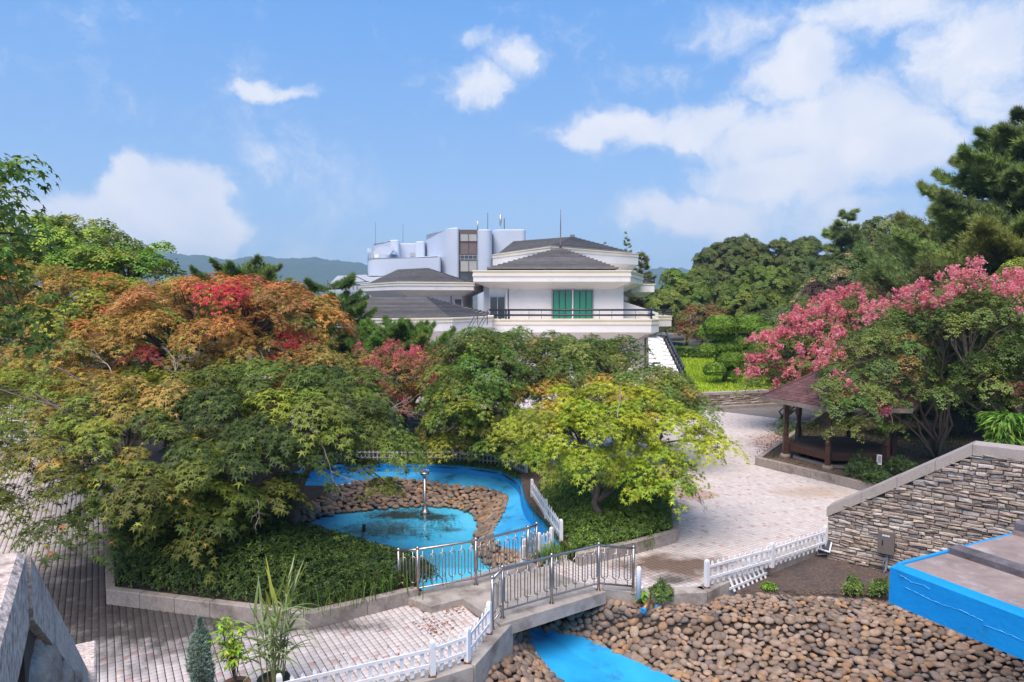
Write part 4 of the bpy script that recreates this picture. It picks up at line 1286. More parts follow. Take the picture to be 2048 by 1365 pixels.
# ------------------------------------------------------------------ pavilion
gz = [Vector((10.5, 25.9, 0))]
e = Vector((.8, -1.8, 0))
for k in range(5):
    gz.append(gz[-1] + e); e.rotate(Matrix.Rotation(R(60), 3, 'Z'))
gc = (gz[0] + gz[3]) / 2
GZ0 = KH - .05
pv = empty('pavilion', (gc.x, gc.y, GZ0), 'hexagonal timber pavilion with maroon shingle roof and raised deck under the crape myrtles', 'pavilion')
PP = MB()
PP.lathe((0, 0, .16), [(.125, 0), (.125, .72)], 4, smooth=False, rot=math.pi / 4)
PP.lathe((0, 0, .88), [(.10, 0), (.115, .04), (.085, .09), (.105, .13), (.075, .18), (.095, .30), (.10, .34), (.078, .39), (.10, .43), (.10, .47), (.085, .50)], 14)
PP.lathe((0, 0, 1.38), [(.118, 0), (.118, .86)], 4, smooth=False, rot=math.pi / 4)
PPm = PP.mesh('post', M_wood)
FT = MB(); FT.lathe((0, 0, 0), [(.20, 0), (.20, .09), (.165, .16)], 14); FTm = FT.mesh('post_base', mat('post_base_stone', (.36, .29, .23), .85, (.25, .2, .16), 8, 6, bump=.3))
for k, p in enumerate(gz):
    o = link('post', PPm, pv, (p.x, p.y, GZ0)); d = p - gc; o.rotation_euler = (0, 0, math.atan2(d.y, d.x))
    link('post_base', FTm, o, (p.x, p.y, GZ0))
DK = [gc + (p - gc) * .93 for p in gz]
DZ = .80
mb = MB()
for k in range(6):
    a, b = DK[k], DK[(k + 1) % 6]
    mb.bar(a + Vector((0, 0, DZ - .14)), b + Vector((0, 0, DZ - .14)), .07, .22)
mb.build('deck_skirt', M_wood, pv)
mb = MB()
for k in range(6):
    p = gc + (gz[k] - gc) * .55; mb.box((p.x, p.y, (GZ0 + DZ - .2) / 2), (.12, .12, DZ - .2 - GZ0))
mb.build('deck_leg', M_wood, pv)


def clip(poly, nx, ny, c, keep_less=True):
    out = []
    for i in range(len(poly)):
        p, q = poly[i], poly[(i + 1) % len(poly)]
        dp, dq = p[0] * nx + p[1] * ny - c, q[0] * nx + q[1] * ny - c
        if not keep_less: dp, dq = -dp, -dq
        if dp <= 0: out.append(p)
        if dp * dq < 0:
            t = dp / (dp - dq); out.append((p[0] + (q[0] - p[0]) * t, p[1] + (q[1] - p[1]) * t))
    return out


dd = (gz[2] - gz[1]).normalized(); nd = Vector((-dd.y, dd.x, 0))
cc = gc.dot(nd)
for k in range(-16, 16):
    c0_, c1_ = cc + k * .115 + .004, cc + (k + 1) * .115 - .004
    pl = clip(clip([(p.x, p.y) for p in DK], nd.x, nd.y, c1_), nd.x, nd.y, c0_, False)
    if len(pl) >= 3:
        mb = MB(); mb.prism(pl, DZ - .03, DZ + random.uniform(-.002, .003)); mb.build('plank', M_deck, pv)
# stones of the plinth under the deck
for k in range(6):
    a, b = gc + (gz[k] - gc) * .82, gc + (gz[(k + 1) % 6] - gc) * .82
    mb = MB(); mb.bar(a + Vector((0, 0, GZ0 + .05)), b + Vector((0, 0, GZ0 + .05)), .14, .12); mb.build('plinth_stone', M_kerb, pv)
# roof
EZ, AZ_ = 2.62, 3.98
ev = [gc + (p - gc) * 1.46 + Vector((0, 0, EZ)) for p in gz]
apex = Vector((gc.x, gc.y, AZ_))
mb = MB()
for k in range(6):
    a, b = ev[k], ev[(k + 1) % 6]
    mb.face([a, b, apex]); mb.face([b - Vector((0, 0, .05)), a - Vector((0, 0, .05)), apex - Vector((0, 0, .1))])
roof = mb.build('roof', mat('roof_boarding', (.10, .06, .05), .8), pv)
mb = MB()
for k in range(6):
    a, b = ev[k], ev[(k + 1) % 6]
    mb.bar(a - Vector((0, 0, .085)), b - Vector((0, 0, .085)), .05, .16)
mb.build('fascia_board', M_fascia, roof)
mb = MB()
for k in range(6):
    mb.bar(gz[k] + Vector((0, 0, EZ - .20)), gz[(k + 1) % 6] + Vector((0, 0, EZ - .20)), .1, .15)
mb.build('beam', M_wood, pv)
rest = MB()
for k in range(6):
    a, b = ev[k], ev[(k + 1) % 6]
    nrm = (b - a).cross(apex - a).normalized()
    if nrm.z < 0: nrm = -nrm
    mid = (a + b) / 2; Ls = (apex - mid).length; up_ = (apex - mid).normalized(); al = (b - a).normalized(); W = (b - a).length
    rows = 17; rh = Ls / rows
    shown = k in (0, 1, 5)
    for r_ in range(rows):
        wv = W * (1 - r_ / rows)
        ncol = max(1, int(wv / .33)); off = .165 if r_ % 2 else 0
        for c_ in range(-1, ncol + 1):
            x0 = -ncol * .33 / 2 + c_ * .33 + off; x1 = x0 + .325
            if x1 < -wv / 2 + .02 or x0 > wv / 2 - .02: continue
            wt = W * (1 - (r_ + 1.35) / rows) / 2
            x0c, x1c = max(x0, -wv / 2), min(x1, wv / 2)
            lift = .006 + .012
            base = mid + up_ * (r_ * rh) + nrm * .004
            pts2 = [(x0c, .30 * rh), (x0c + (x1c - x0c) * .28, -.12 * rh), (x0c + (x1c - x0c) * .72, -.12 * rh), (x1c, .30 * rh), (max(min(x1c, wt), -wt), 1.3 * rh), (min(max(x0c, -wt), wt), 1.3 * rh)]
            f = [base + al * x + up_ * y + nrm * (lift if y < .5 * rh else .004) for x, y in pts2]
            lo_ = [p - nrm * .012 for p in f[:4]]
            m2 = MB() if shown and r_ < 12 else rest
            i = len(m2.v)
            m2.v += [tuple(p) for p in f + lo_]
            m2.f += [(i, i + 1, i + 2, i + 3, i + 4, i + 5), (i + 6, i + 7, i + 1, i), (i + 7, i + 8, i + 2, i + 1), (i + 8, i + 9, i + 3, i + 2)] if False else [(i, i + 1, i + 2, i + 3, i + 4, i + 5), (i + 6, i + 7, i + 1, i), (i + 7, i + 8, i + 2, i + 1), (i + 8, i + 9, i + 3, i + 2)]
            m2.m += [0] * 4; m2.s += [False] * 4
            if m2 is not rest: m2.build('shingle', M_shingle, roof)
tag(rest.build('shingles_beyond', M_shingle, roof), kind='stuff')
mb = MB()
for k in range(6): mb.tube([ev[k] + Vector((0, 0, .03)), apex + Vector((0, 0, .04))], .035, 6)
mb.build('hip_cap', M_shingle, roof)

# ------------------------------------------------------------------ small things
sg = empty('garden_sign', G(1755, 962, KH), 'small black garden marker with a white panel in the shrubs by the pavilion', 'sign')
p = G(1755, 955, KH); D_ = p.y
mb = MB(); mb.box((0, 0, .25), (.13, .10, .5)); o = mb.build('stand', M_black, sg); o.location = p
mb = MB(); mb.box((0, 0, 0), (.17, .03, .34), bev=0); o = mb.build('panel', M_plastic, sg); o.location = p + Vector((0, -.06, .62)); o.rotation_euler = (-.15, .12, .1)
for k in range(4):
    mb = MB(); mb.box((-.045 + k * .03, -.017, .0), (.012, .006, .24)); q = mb.build('print_stripe', M_black, o); q.matrix_parent_inverse = Matrix.Identity(4)
fp_ = empty('fountain_jet', G(850, 1026, -.82), 'slim steel fountain post with a ring head standing in the blue pool', 'fountain')
b = G(850, 1026, -.82)
mb = MB(); mb.lathe(b, [(.17, 0), (.17, .05), (.10, .10), (.085, .24), (.05, .30), (.05, 1.22)], 16); mb.build('pole', M_steel, fp_)
mb = MB(); mb.lathe(b + Vector((0, 0, 1.2)), [(.05, 0), (.075, .05), (.14, .10), (.15, .15), (.15, .19), (.05, .19)], 16)
for k in range(10):
    a = k * .628; mb.tube([b + Vector((.12 * math.cos(a), .12 * math.sin(a), 1.38)), b + Vector((.135 * math.cos(a), .135 * math.sin(a), 1.45))], .012, 5)
mb.build('nozzle_head', M_steel, fp_)
pp = empty('water_pipe', G(729, 1118, -.82), 'upright grey water pipe with a side elbow in the pond behind the hedge', 'pipe')
b = G(729, 1118, -.82)
mb = MB(); mb.tube([b, b + Vector((0, 0, .72))], .055, 12); mb.lathe(b + Vector((0, 0, .68)), [(.055, 0), (.07, .01), (.07, .07), (.055, .08)], 12); mb.build('riser', M_pvc, pp)
mb = MB(); mb.tube([b + Vector((0, 0, .35)), b + Vector((.10, -.02, .34)), b + Vector((.17, -.03, .27)), b + Vector((.18, -.03, .0))], .05, 10); mb.build('elbow', M_pvc, pp)
mb = MB(); mb.lathe(b + Vector((0, 0, .76)), [(.045, 0), (.05, .02), (.05, .2), (.035, .22)], 12); mb.build('nozzle', M_darksteel, pp)
for (x, y), dr in (((1293, 1218), Vector((.5, .8, .25))), ((1306, 1205), Vector((.25, -.6, -.55)))):
    c = G(x, y, -.12) + Vector((0, 0, .08)); d = dr.normalized()
    t = empty('pipe_stub', c, 'short rusty pipe stub with a blue end, %s on the cobbles' % ('lying lower' if y == 1218 else 'leaning upper'), 'pipe', 'pipe stubs on the cobbles')
    mb = MB(); mb.tube([c - d * .16, c + d * .16], .055, 12); mb.build('sleeve', mat('brass_sleeve', (.32, .2, .11), .45, (.2, .12, .07), 9, 5, metal=.5), t)
    e_ = -1 if y == 1218 else 1
    e_ = -d if y == 1218 else d
    mb = MB(); mb.tube([c + e_ * .155, c + e_ * .20], .06, 12); mb.build('blue_end', M_blue, t)
# stone lantern
b = XY(808, 33.5)
ln = empty('stone_lantern', b, 'small dark stone lantern with a peaked roof behind the pink crape myrtle', 'lantern')
zt = P(808, 828, 33.5).z
mb = MB(); mb.lathe((b.x, b.y, 0), [(.22, 0), (.22, .1), (.1, .16), (.1, zt - 1.05), (.24, zt - .95), (.24, zt - .9)], 8); mb.build('pedestal', M_lanternstone, ln)
mb = MB(); mb.lathe((b.x, b.y, zt - .9), [(.17, 0), (.17, .3)], 6, smooth=False); mb.build('light_box', M_lanternstone, ln)
mb = MB(); mb.lathe((b.x, b.y, zt - .6), [(.52, -.03), (.50, .03), (.3, .16), (.12, .32), (.10, .36), (.15, .42), (.08, .52), (.02, .62)], 6, smooth=False); mb.build('roof', M_lanternstone, ln)
# low white wall and small grey roofed hut behind
a, b = G(560, 858), G(855, 842)
lw = empty('garden_wall', a, 'low white garden wall with grey coping behind the stone lantern', 'wall')
mb = MB(); mb.bar(a + Vector((0, 1.5, .3)), b + Vector((0, 1.5, .3)), .25, .6); mb.build('wall', M_white, lw)
mb = MB(); mb.bar(a + Vector((0, 1.5, .66)), b + Vector((0, 1.5, .66)), .4, .12); mb.build('coping', M_granite, lw)
hx0, hx1 = XY(655, 42), XY(765, 42)
hut = empty('hut', hx0, 'small dark grey roofed hut half hidden behind the crape myrtle and the orange maple', 'hut')
mb = MB(); mb.prism([(hx0.x, 42), (hx1.x, 42), (hx1.x, 46), (hx0.x, 46)], 0, 2.0); mb.build('wall', M_white, hut)
mb = MB(); z_ = 2.0
for sgn in (0, 1):
    pass
x0, x1 = hx0.x - .5, hx1.x + .5
mb.face([(x0, 41.2, 1.95), (x1, 41.2, 1.95), (x1, 44, 3.3), (x0, 44, 3.3)]); mb.face([(x1, 46.8, 1.95), (x0, 46.8, 1.95), (x0, 44, 3.3), (x1, 44, 3.3)])
mb.face([(x0, 41.2, 1.75), (x1, 41.2, 1.75), (x1, 41.2, 1.95), (x0, 41.2, 1.95)])
mb.build('roof', M_greyroof, hut)
for xx in (-6.5, -5.3, ):
    pass
for k in range(3):
    xc = hx0.x + .6 + k * 1.0
    mb = MB(); mb.box((xc, 41.97, 1.1), (.7, .06, 1.3)); f_ = mb.build('window', M_darksteel, hut)
    mb = MB(); mb.box((xc, 41.93, 1.1), (.58, .03, 1.18)); mb.build('pane', M_pane_dark, f_)
# curved stainless bars at the far left
ctr = G(120, 905) + Vector((-1.0, -3.5, 0))
for (rad, label, a0, a1) in ((6.6, 'outer curved stainless steel rail fence seen through the maples on the plaza', 50, 118), (4.4, 'inner curved stainless steel rail fence close to the plaza edge under the maples', 62, 125)):
    q = empty('curved_rail', ctr + Vector((0, rad, 0)), label, 'rail', 'curved stainless rails on the plaza')
    for hgt in (.30, .48, .66, .84, 1.02):
        mb = MB(); mb.tube([ctr + Vector((rad * math.cos(R(a)), rad * math.sin(R(a)), hgt)) for a in np.linspace(a0, a1, 22)], .03, 8); mb.build('bar', M_steel, q)
    for a in np.linspace(a0, a1, 5):
        mb = MB(); pz = ctr + Vector((rad * math.cos(R(a)), rad * math.sin(R(a)), 0)); mb.tube([pz, pz + Vector((0, 0, 1.08))], .04, 8); mb.build('post', M_steel, q)

# ------------------------------------------------------------------ the white hall
hall = empty('exhibition_hall', XY(1120, 58), 'large white hall with stepped grey tile roofs, cream banded eaves and a navy terrace railing', 'building')


def off_in(poly, d):
    """plan polygon moved inwards by d (convex, counter-clockwise)"""
    n = len(poly); out = []
    for i in range(n):
        p0, p1, p2 = poly[i - 1], poly[i], poly[(i + 1) % n]
        a = Vector((p1[0] - p0[0], p1[1] - p0[1])).normalized(); b = Vector((p2[0] - p1[0], p2[1] - p1[1])).normalized()
        na, nb = Vector((-a.y, a.x)), Vector((-b.y, b.x))
        k = d / max(.3, 1 + na.dot(nb))
        out.append((p1[0] + (na.x + nb.x) * k, p1[1] + (na.y + nb.y) * k))
    return out


def eaves(poly, zt, cream, white, soffit, inset, name='eaves'):
    """banded fascia round a plan polygon: cream moulding, white band, sloped soffit"""
    n = len(poly)
    o1, o0 = off_in(poly, -.06), off_in(poly, .02)
    mb = MB(); mb.prism(o1, zt - .10, zt, top=True, bottom=True); mb.prism(poly, zt - cream * .62, zt - .10, top=False, bottom=True)
    mb.prism(off_in(poly, -.035), zt - cream, zt - cream * .62, top=True, bottom=True)
    e = mb.build(name, M_cream, hall)
    mb = MB(); mb.prism(o0, zt - cream - white, zt - cream, top=False, bottom=False); b = mb.build('fascia_band', M_white, e)
    ins = off_in(poly, inset)
    mb = MB(); za, zb = zt - cream - white, zt - cream - white - soffit
    for k in range(n):
        k2 = (k + 1) % n
        mb.face([(*o0[k2], za), (*o0[k], za), (*ins[k], zb), (*ins[k2], zb)])
    t = MB(); mb.prism(ins, zb - .04, zb, top=False, bottom=True)
    mb.build('soffit', M_white, e)
    return e


def hip_roof(poly, za, ridge, zr, courses, step=.035, oh=.05):
    """tiled hip roof in stepped courses between an eave polygon and a ridge point or line (given as one point per eave corner)"""
    n = len(poly)
    root = None
    for c in range(courses):
        t0, t1 = c / courses, (c + 1) / courses
        z0, z1 = za + (zr - za) * t0, za + (zr - za) * t1
        lo = [(poly[k][0] + (ridge[k][0] - poly[k][0]) * t0, poly[k][1] + (ridge[k][1] - poly[k][1]) * t0) for k in range(n)]
        hi = [(poly[k][0] + (ridge[k][0] - poly[k][0]) * t1, poly[k][1] + (ridge[k][1] - poly[k][1]) * t1) for k in range(n)]
        mb = MB()
        for k in range(n):
            k2 = (k + 1) % n
            lift = step
            mb.face([(*lo[k], z0 + lift), (*lo[k2], z0 + lift), (*hi[k2], z1 + .004), (*hi[k], z1 + .004)])
            mb.face([(*lo[k], z0 - .01), (*lo[k2], z0 - .01), (*lo[k2], z0 + lift), (*lo[k], z0 + lift)])
        if root is None:
            root = mb.build('roof', M_roof, hall)
        else:
            mb.build('tile_course', M_roof, root)
    return root


def rect(px0, px1, D, depth):
    a, b = XY(px0, D), XY(px1, D)
    return [(a.x, D), (b.x, D), (b.x, D + depth), (a.x, D + depth)]


def window(cx, y, cz, w, h, cols, rows, pane_m, frame_m, parent=None, rz=0.0, fw=.06, name='window'):
    """a window of separate panes in a frame, facing the camera"""
    u = Vector((math.cos(rz), math.sin(rz), 0)); nn = Vector((math.sin(rz), -math.cos(rz), 0))
    c = Vector((cx, y, cz))
    mb = MB()
    for k in range(cols + 1):
        p = c + u * (-w / 2 + w * k / cols); mb.bar(p + Vector((0, 0, -h / 2 - fw / 2)) + nn * .03, p + Vector((0, 0, h / 2 + fw / 2)) + nn * .03, fw, .06)
    for k in range(rows + 1):
        p = c + Vector((0, 0, -h / 2 + h * k / rows)); mb.bar(p - u * (w / 2 - .001) + nn * .033, p + u * (w / 2 - .001) + nn * .033, .06, fw)
    f = mb.build(name, frame_m, hall)
    for i in range(cols):
        for j in range(rows):
            p = c + u * (-w / 2 + w * (i + .5) / cols) + Vector((0, 0, -h / 2 + h * (j + .5) / rows)) + nn * .005
            pm = pane_m[j % len(pane_m)] if isinstance(pane_m, list) else pane_m
            mb = MB(); mb.box(p, (w / cols - fw * .6, .02, h / rows - fw * .6), rz + random.uniform(-.006, .006)); mb.build('pane', pm, f)
    return f


def zpx(y, D):
    return P(1024, y, D).z


def wall_prism(poly, z0, z1, name='wall', mt=None):
    mb = MB(); mb.prism(poly, z0, z1); return mb.build(name, mt or M_white, hall)


# --- front pavilion, terrace storey
DF = 55.0
xl, xr = XY(975, DF).x, XY(1312, DF).x
ter = [(xl, DF), (xr - .35, DF), (xr + .45, DF + .8), (xr + 1.3, DF + 9), (xr + .5, DF + 22), (xl, DF + 22)]
eaves(ter, zpx(639, DF), .44, .62, .86, 1.9)
wx0, wx1 = XY(978, 57).x, XY(1247, 57).x
wall_prism([(XY(990, 57).x, 57.2), (XY(1296, 57).x, 57.2), (XY(1296, 57).x, 76), (XY(990, 57).x, 76)], 0, zpx(684, 57) + .3)
wall_prism([(wx0, 57.0), (wx1, 57.0), (wx1 + .0, 76), (wx0, 76)], zpx(684, 57), zpx(578, 57) + .3)
wall_prism([(XY(967, 59).x, 59.2), (wx0, 59.2), (wx0, 76), (XY(967, 59).x, 76)], 0, zpx(560, 57) + .3)
# the bay left of the windows is recessed: door with panes
window((XY(978, 57).x + XY(1012, 57).x) / 2, 56.93, (zpx(590, 57) + zpx(655, 57)) / 2, 1.25, 2.4, 2, 1, M_pane_dark, M_alu, name='glazed_door', fw=.09)
mb = MB(); p0 = XY(1013, 57).x; mb.box((p0, 56.9, (zpx(578, 57) + zpx(650, 57)) / 2), (.16, .18, 3.0)); mb.build('downpipe', M_white, hall)
mb = MB(); p0 = XY(1016.5, 57).x; mb.box((p0, 56.96, (zpx(578, 57) + zpx(650, 57)) / 2), (.05, .06, 3.0)); mb.build('wall_joint', M_darksteel, hall)
# lintel shadow gap and the two green windows
for a, b in ((1106, 1143), (1147, 1184)):
    window((XY(a, 57).x + XY(b, 57).x) / 2, 56.93, (zpx(582, 57) + zpx(660, 57)) / 2, XY(b, 57).x - XY(a, 57).x, zpx(582, 57) - zpx(660, 57), 3, 2, M_pane_green, M_darksteel, fw=.045)
mb = MB(); p0 = XY(1145, 57).x; mb.box((p0, 56.9, (zpx(580, 57) + zpx(655, 57)) / 2), (.13, .12, zpx(580, 57) - zpx(655, 57))); mb.build('mullion', M_white, hall)
for x in (1104, 1186):
    mb = MB(); p0 = XY(x, 57).x; mb.box((p0, 56.94, (zpx(580, 57) + zpx(655, 57)) / 2), (.10, .1, zpx(580, 57) - zpx(655, 57))); mb.build('window_jamb', M_alu, hall)
# ground floor green window, half hidden by trees
window((XY(1160, 57.2).x + XY(1222, 57.2).x) / 2, 57.12, (zpx(688, 57) + zpx(760, 57)) / 2, 3.6, 3.0, 4, 2, M_pane_green, M_darksteel, fw=.06)
mb = MB(); mb.box((XY(1292, 57).x, 57.14, 1.6), (.08, .1, 3.1)); mb.build('wall_joint', M_darksteel, hall)
# right flank: small windows and the white buttress
for k in range(4):
    window(wx1 + .03, 60 + k * 2.6, zpx(600, 58), 1.3, 1.5, 1, 1, M_pane_dark, M_white, rz=R(90))
mb = MB()
bx0 = wx1 + .05
zt = zpx(600, 58)
for yy in (60.4, 66.0):
    v = [(bx0, yy, zpx(645, 57)), (bx0 + 3.6, yy, zpx(645, 57)), (bx0 + 3.6, yy, zpx(628, 57)), (bx0, yy, zt)]
    w = [(x, y + .5, z) for x, y, z in v]
    mb = MB(); mb.face(v); mb.face(w[::-1])
    for k in range(4): mb.face([v[k], w[k], w[(k + 1) % 4], v[(k + 1) % 4]])
    mb.build('buttress', M_white, hall)
mb = MB(); mb.box((XY(1285, 60).x, 60.36, zpx(627, 60)), (.5, .04, .16)); mb.build('wall_plate', M_cream, hall)
# terrace railing
zr1, zr2 = zpx(620.5, DF), zpx(631, DF)
rl = [Vector((xl + .1, DF + .4, 0)), Vector((xr - .45, DF + .4, 0)), Vector((xr + .1, DF + 1.1, 0)), Vector((xr + .9, DF + 9, 0))]
railo = None
for z in (zr1, zr2):
    mb = MB(); mb.tube([p + Vector((0, 0, z)) for p in rl], .085, 8)
    railo = mb.build('terrace_railing', M_navy, hall) if railo is None else mb.build('lower_rail', M_navy, railo)
for x in (983, 1000, 1012, 1018, 1303):
    p = XY(x, DF + .4); mb = MB(); mb.box((p.x, DF + .4, (zr1 + zpx(641, DF)) / 2), (.14, .14, zr1 - zpx(641, DF))); mb.build('post', M_navy, railo)
for x in (1058, 1083, 1128, 1152, 1199, 1224, 1271):
    p = XY(x, DF + .4); mb = MB(); mb.box((p.x, DF + .4, (zr1 + zpx(640, DF)) / 2), (.03, .03, zr1 - zpx(640, DF))); mb.build('thin_post', M_darksteel, railo)
# far balcony on the right
p0, p1 = XY(1300, 72).x, XY(1344, 72).x
eaves([(p0, 72), (p1, 72), (p1, 78), (p0, 78)], zpx(632, 72), .42, .7, .7, .9)
q = None
for z in (zpx(620, 72), zpx(626, 72)):
    mb = MB(); mb.tube([(p0, 72.3, z), (p1, 72.3, z), (p1, 77.5, z)], .07, 8); q = mb.build('balcony_railing', M_navy, hall) if q is None else mb.build('lower_rail', M_navy, q)
for x in (1312, 1326, 1343):
    mb = MB(); mb.box((XY(x, 72.3).x, 72.3, (zpx(620, 72) + zpx(633, 72)) / 2), (.1, .1, zpx(620, 72) - zpx(633, 72))); mb.build('post', M_navy, q)
wall_prism([(p0 - 1, 73.5), (p1 - 1.4, 73.5), (p1 - 1.4, 78), (p0 - 1, 78)], 0, zpx(640, 72))

# --- front pavilion, upper eaves and roof
ux0, ux1 = XY(946, 55.5).x, XY(1261, 55.5).x
up = [(ux0, 55.5), (ux1, 55.5), (ux1 + 3.9, 64.5), (ux1 + 3.9, 78), (ux0, 78)]
up = [(ux0, 55.5), (ux1, 55.5), (XY(1286, 68).x, 68), (XY(1286, 68).x, 78), (ux0, 78)]
eaves(up, zpx(541, 55.5), .5, .42, .64, 1.6)
p0, p1 = XY(1262, 69).x, XY(1309, 69).x
eaves([(p0, 69), (p1, 69), (p1, 77), (p0, 77)], zpx(568, 69), .12, .72, .5, .8)
q = None
for z in (zpx(558, 69), zpx(564, 69)):
    mb = MB(); mb.tube([(p0 + .9, 69.3, z), (p1 - .1, 69.3, z), (p1 - .1, 76, z)], .07, 8); q = mb.build('balcony_railing', M_navy, hall) if q is None else mb.build('lower_rail', M_navy, q)
for x in (1279, 1308):
    mb = MB(); mb.box((XY(x, 69.3).x, 69.3, zpx(563, 69)), (.1, .1, .55)); mb.build('post', M_navy, q)
rx0, rx1 = XY(974, 57).x, XY(1237, 57).x
ap = P(1121, 497, 64)
base = [(rx0, 57), (rx1, 57), (rx1 + .4, 71), (rx0 - .4, 71)]
hip_roof(base, zpx(538, 57), [(ap.x, 64)] * 4, ap.z, 15, step=.15)
mb = MB(); mb.lathe((ap.x, 64, ap.z - .1), [(.14, 0), (.10, .3), (.16, .36), (.05, .5), (.045, 2.2), (.02, 3.7)], 8); mb.build('lightning_rod', M_brown, hall)

# --- rear upper block
bk = [(XY(985, 79).x, 79), (XY(1100, 66.5).x, 66.5), (XY(1276, 77).x, 77), (XY(1276, 77).x + .5, 92), (XY(985, 79).x, 92)]
eaves(bk, 11.3, .42, .85, .9, 1.0)
wall_prism(off_in(bk, 1.1), 6.0, 9.4)
ap = P(1145, 475, 80)
ap2 = P(1028, 493, 86)
hip_roof(off_in(bk, .7), 11.4, [(ap2.x, 86), (ap.x, 80), (ap.x, 80), (ap.x, 80.5), (ap2.x, 86.5)], ap.z, 13, step=.13)
mb = MB(); mb.box((ap.x, 80, ap.z + .1), (.5, .5, .35)); mb.build('ridge_cap', M_roof, hall)

# --- left wing, middle level
DL = 60.0
lw_ = [(XY(722, 72).x, 72), (XY(796, DL).x, DL), (XY(948, 62.6).x, 62.6), (XY(948, 62.6).x + .4, 76), (XY(722, 72).x, 80)]
eaves(lw_, 7.76, .34, .38, .5, 1.1)
wall_prism(off_in(lw_, 1.2), 0, 6.7)
ap = P(852, 537, 67); ap2 = P(798, 544, 70)
base = off_in(lw_, .6)
hip_roof(base, 7.74, [(ap2.x, 70), (ap.x, 67), (ap.x, 67), (ap.x, 67.5), (ap2.x, 70.5)], ap.z, 14, step=.11)
a, b = Vector((*off_in(lw_, 1.2)[1], 0)), Vector((*off_in(lw_, 1.2)[2], 0)); rzz = math.atan2(b.y - a.y, b.x - a.x)
c = a.lerp(b, .93)
window(c.x, c.y - .06, zpx(613, 63), .72, 1.35, 1, 2, M_pane_dark, M_white, rz=rzz)
c = a.lerp(b, .80)
mb = MB(); mb.box((c.x, c.y - .06, zpx(615, 63)), (.05, .1, 2.3), rzz); mb.build('wall_joint', M_darksteel, hall)

# --- left wing, lower front
low = [(XY(640, 47).x, 47.5), (XY(740, 47).x, 46.6), (XY(905, 48.5).x, 48.5), (XY(984, 52).x, 52.5), (XY(984, 52).x, 61), (XY(600, 60).x, 61)]
eaves(low, zpx(637, 47.3), .32, .62, .7, 1.2)
inn = off_in(low, 1.3)
wall_prism(inn, 0, zpx(675, 48))
base = off_in(low, .5)
r1, r2 = P(728, 592, 59), P(850, 597, 58)
hip_roof(base, zpx(636, 47.3) + .02, [(r1.x, 59), (r1.x + .4, 59), (r2.x, 58), (r2.x, 58), (r2.x, 58.5), (r1.x, 59.5)], r2.z + .1, 16, step=.10)
for px_ in (870, 886, 916, 930, 944):
    p = XY(px_, 51); window(p.x, 50.6, zpx(672, 51), .5, .75, 1, 1, M_pane_dark, M_darksteel)
mb = MB(); p = XY(955, 51.2); mb.box((p.x, 51.2, zpx(680, 51)), (.4, .3, 1.6)); mb.build('recess_shade_box', M_darksteel, hall)  # solid dark box standing in for the shade of a recess
# outdoor stair between the wings, with steel handrails
st = MB()
for k in range(7):
    p = P(972 - k * 4.2, 655 + k * 6.5, 49.4 - k * .35); st.box((p.x, p.y, p.z - .3), (1.1, .42, .6))
sto = st.build('outdoor_stair', M_concrete, hall)
mb = MB()
for dx in (-.5, .2):
    a, b = P(969, 622, 49.4), P(932, 688, 46.9); a.x += dx; b.x += dx
    mb.tube([a + Vector((0, 0, -1)), a, b], .04, 6)
    mb.tube([a + Vector((0, 0, -.4)), b + Vector((0, 0, -.4))], .025, 6)
mb.build('stair_handrail', M_steel, sto)
# ribbed white side ramp on the right with its navy balustrade
rb = MB()
ra = [P(1297, 672, 56.4), P(1312, 676, 56.4), P(1357, 752, 47.5), P(1300, 735, 48.5)]
A0, B0 = P(1296, 672, 56.6), P(1300, 757, 47)
A1, B1 = P(1326, 684, 56), P(1360, 756, 47)
for k in range(9):
    t0, t1 = k / 9, (k + 1) / 9 - .03
    a0, a1 = A0.lerp(B0, t0), A0.lerp(B0, t1); b0, b1 = A1.lerp(B1, t0), A1.lerp(B1, t1)
    up_ = Vector((0, 0, .26))
    rb.face([a0 + up_, b0 + up_, b1, a1]); rb.face([a0 + up_ - Vector((0, 0, .16)), a0 + up_, b0 + up_, b0 + up_ - Vector((0, 0, .16))]); rb.face([a1, b1, b1 - Vector((0, 0, .1)), a1 - Vector((0, 0, .1))])
    rb.face([b0 + up_, b0 - Vector((0, 0, 2.5)), b1 - Vector((0, 0, 2.5)), b1]); rb.face([a0 - Vector((0, 0, 2.5)), a0 + up_, a1, a1 - Vector((0, 0, 2.5))])
rbo = rb.build('side_ramp', M_white, hall)
for k in range(10):
    t0 = k / 9 - .014
    mb = MB(); mb.tube([A0.lerp(B0, t0) + Vector((0, 0, .22)), A1.lerp(B1, t0) + Vector((0, 0, .20))], .09, 6); mb.build('groove_shade_bar', M_alu, rbo)  # grey bars added to draw the shaded grooves between the ramp slabs
for h in (.35, .75):
    mb = MB(); mb.tube([A1 + Vector((.25, 0, h)), B1 + Vector((.25, 0, h))], .07, 6); mb.build('ramp_rail', M_navy, rbo)
for k in range(13):
    p = A1.lerp(B1, k / 12) + Vector((.25, 0, .1)); mb = MB(); mb.box((p.x, p.y, p.z), (.2, .35, .75)); mb.build('ramp_post', M_navy, rbo)

# ------------------------------------------------------------------ the tower behind
tw = empty('tower_block', XY(880, 95), 'pale rounded white tower block behind the hall, with a tall brown stair window', 'building')


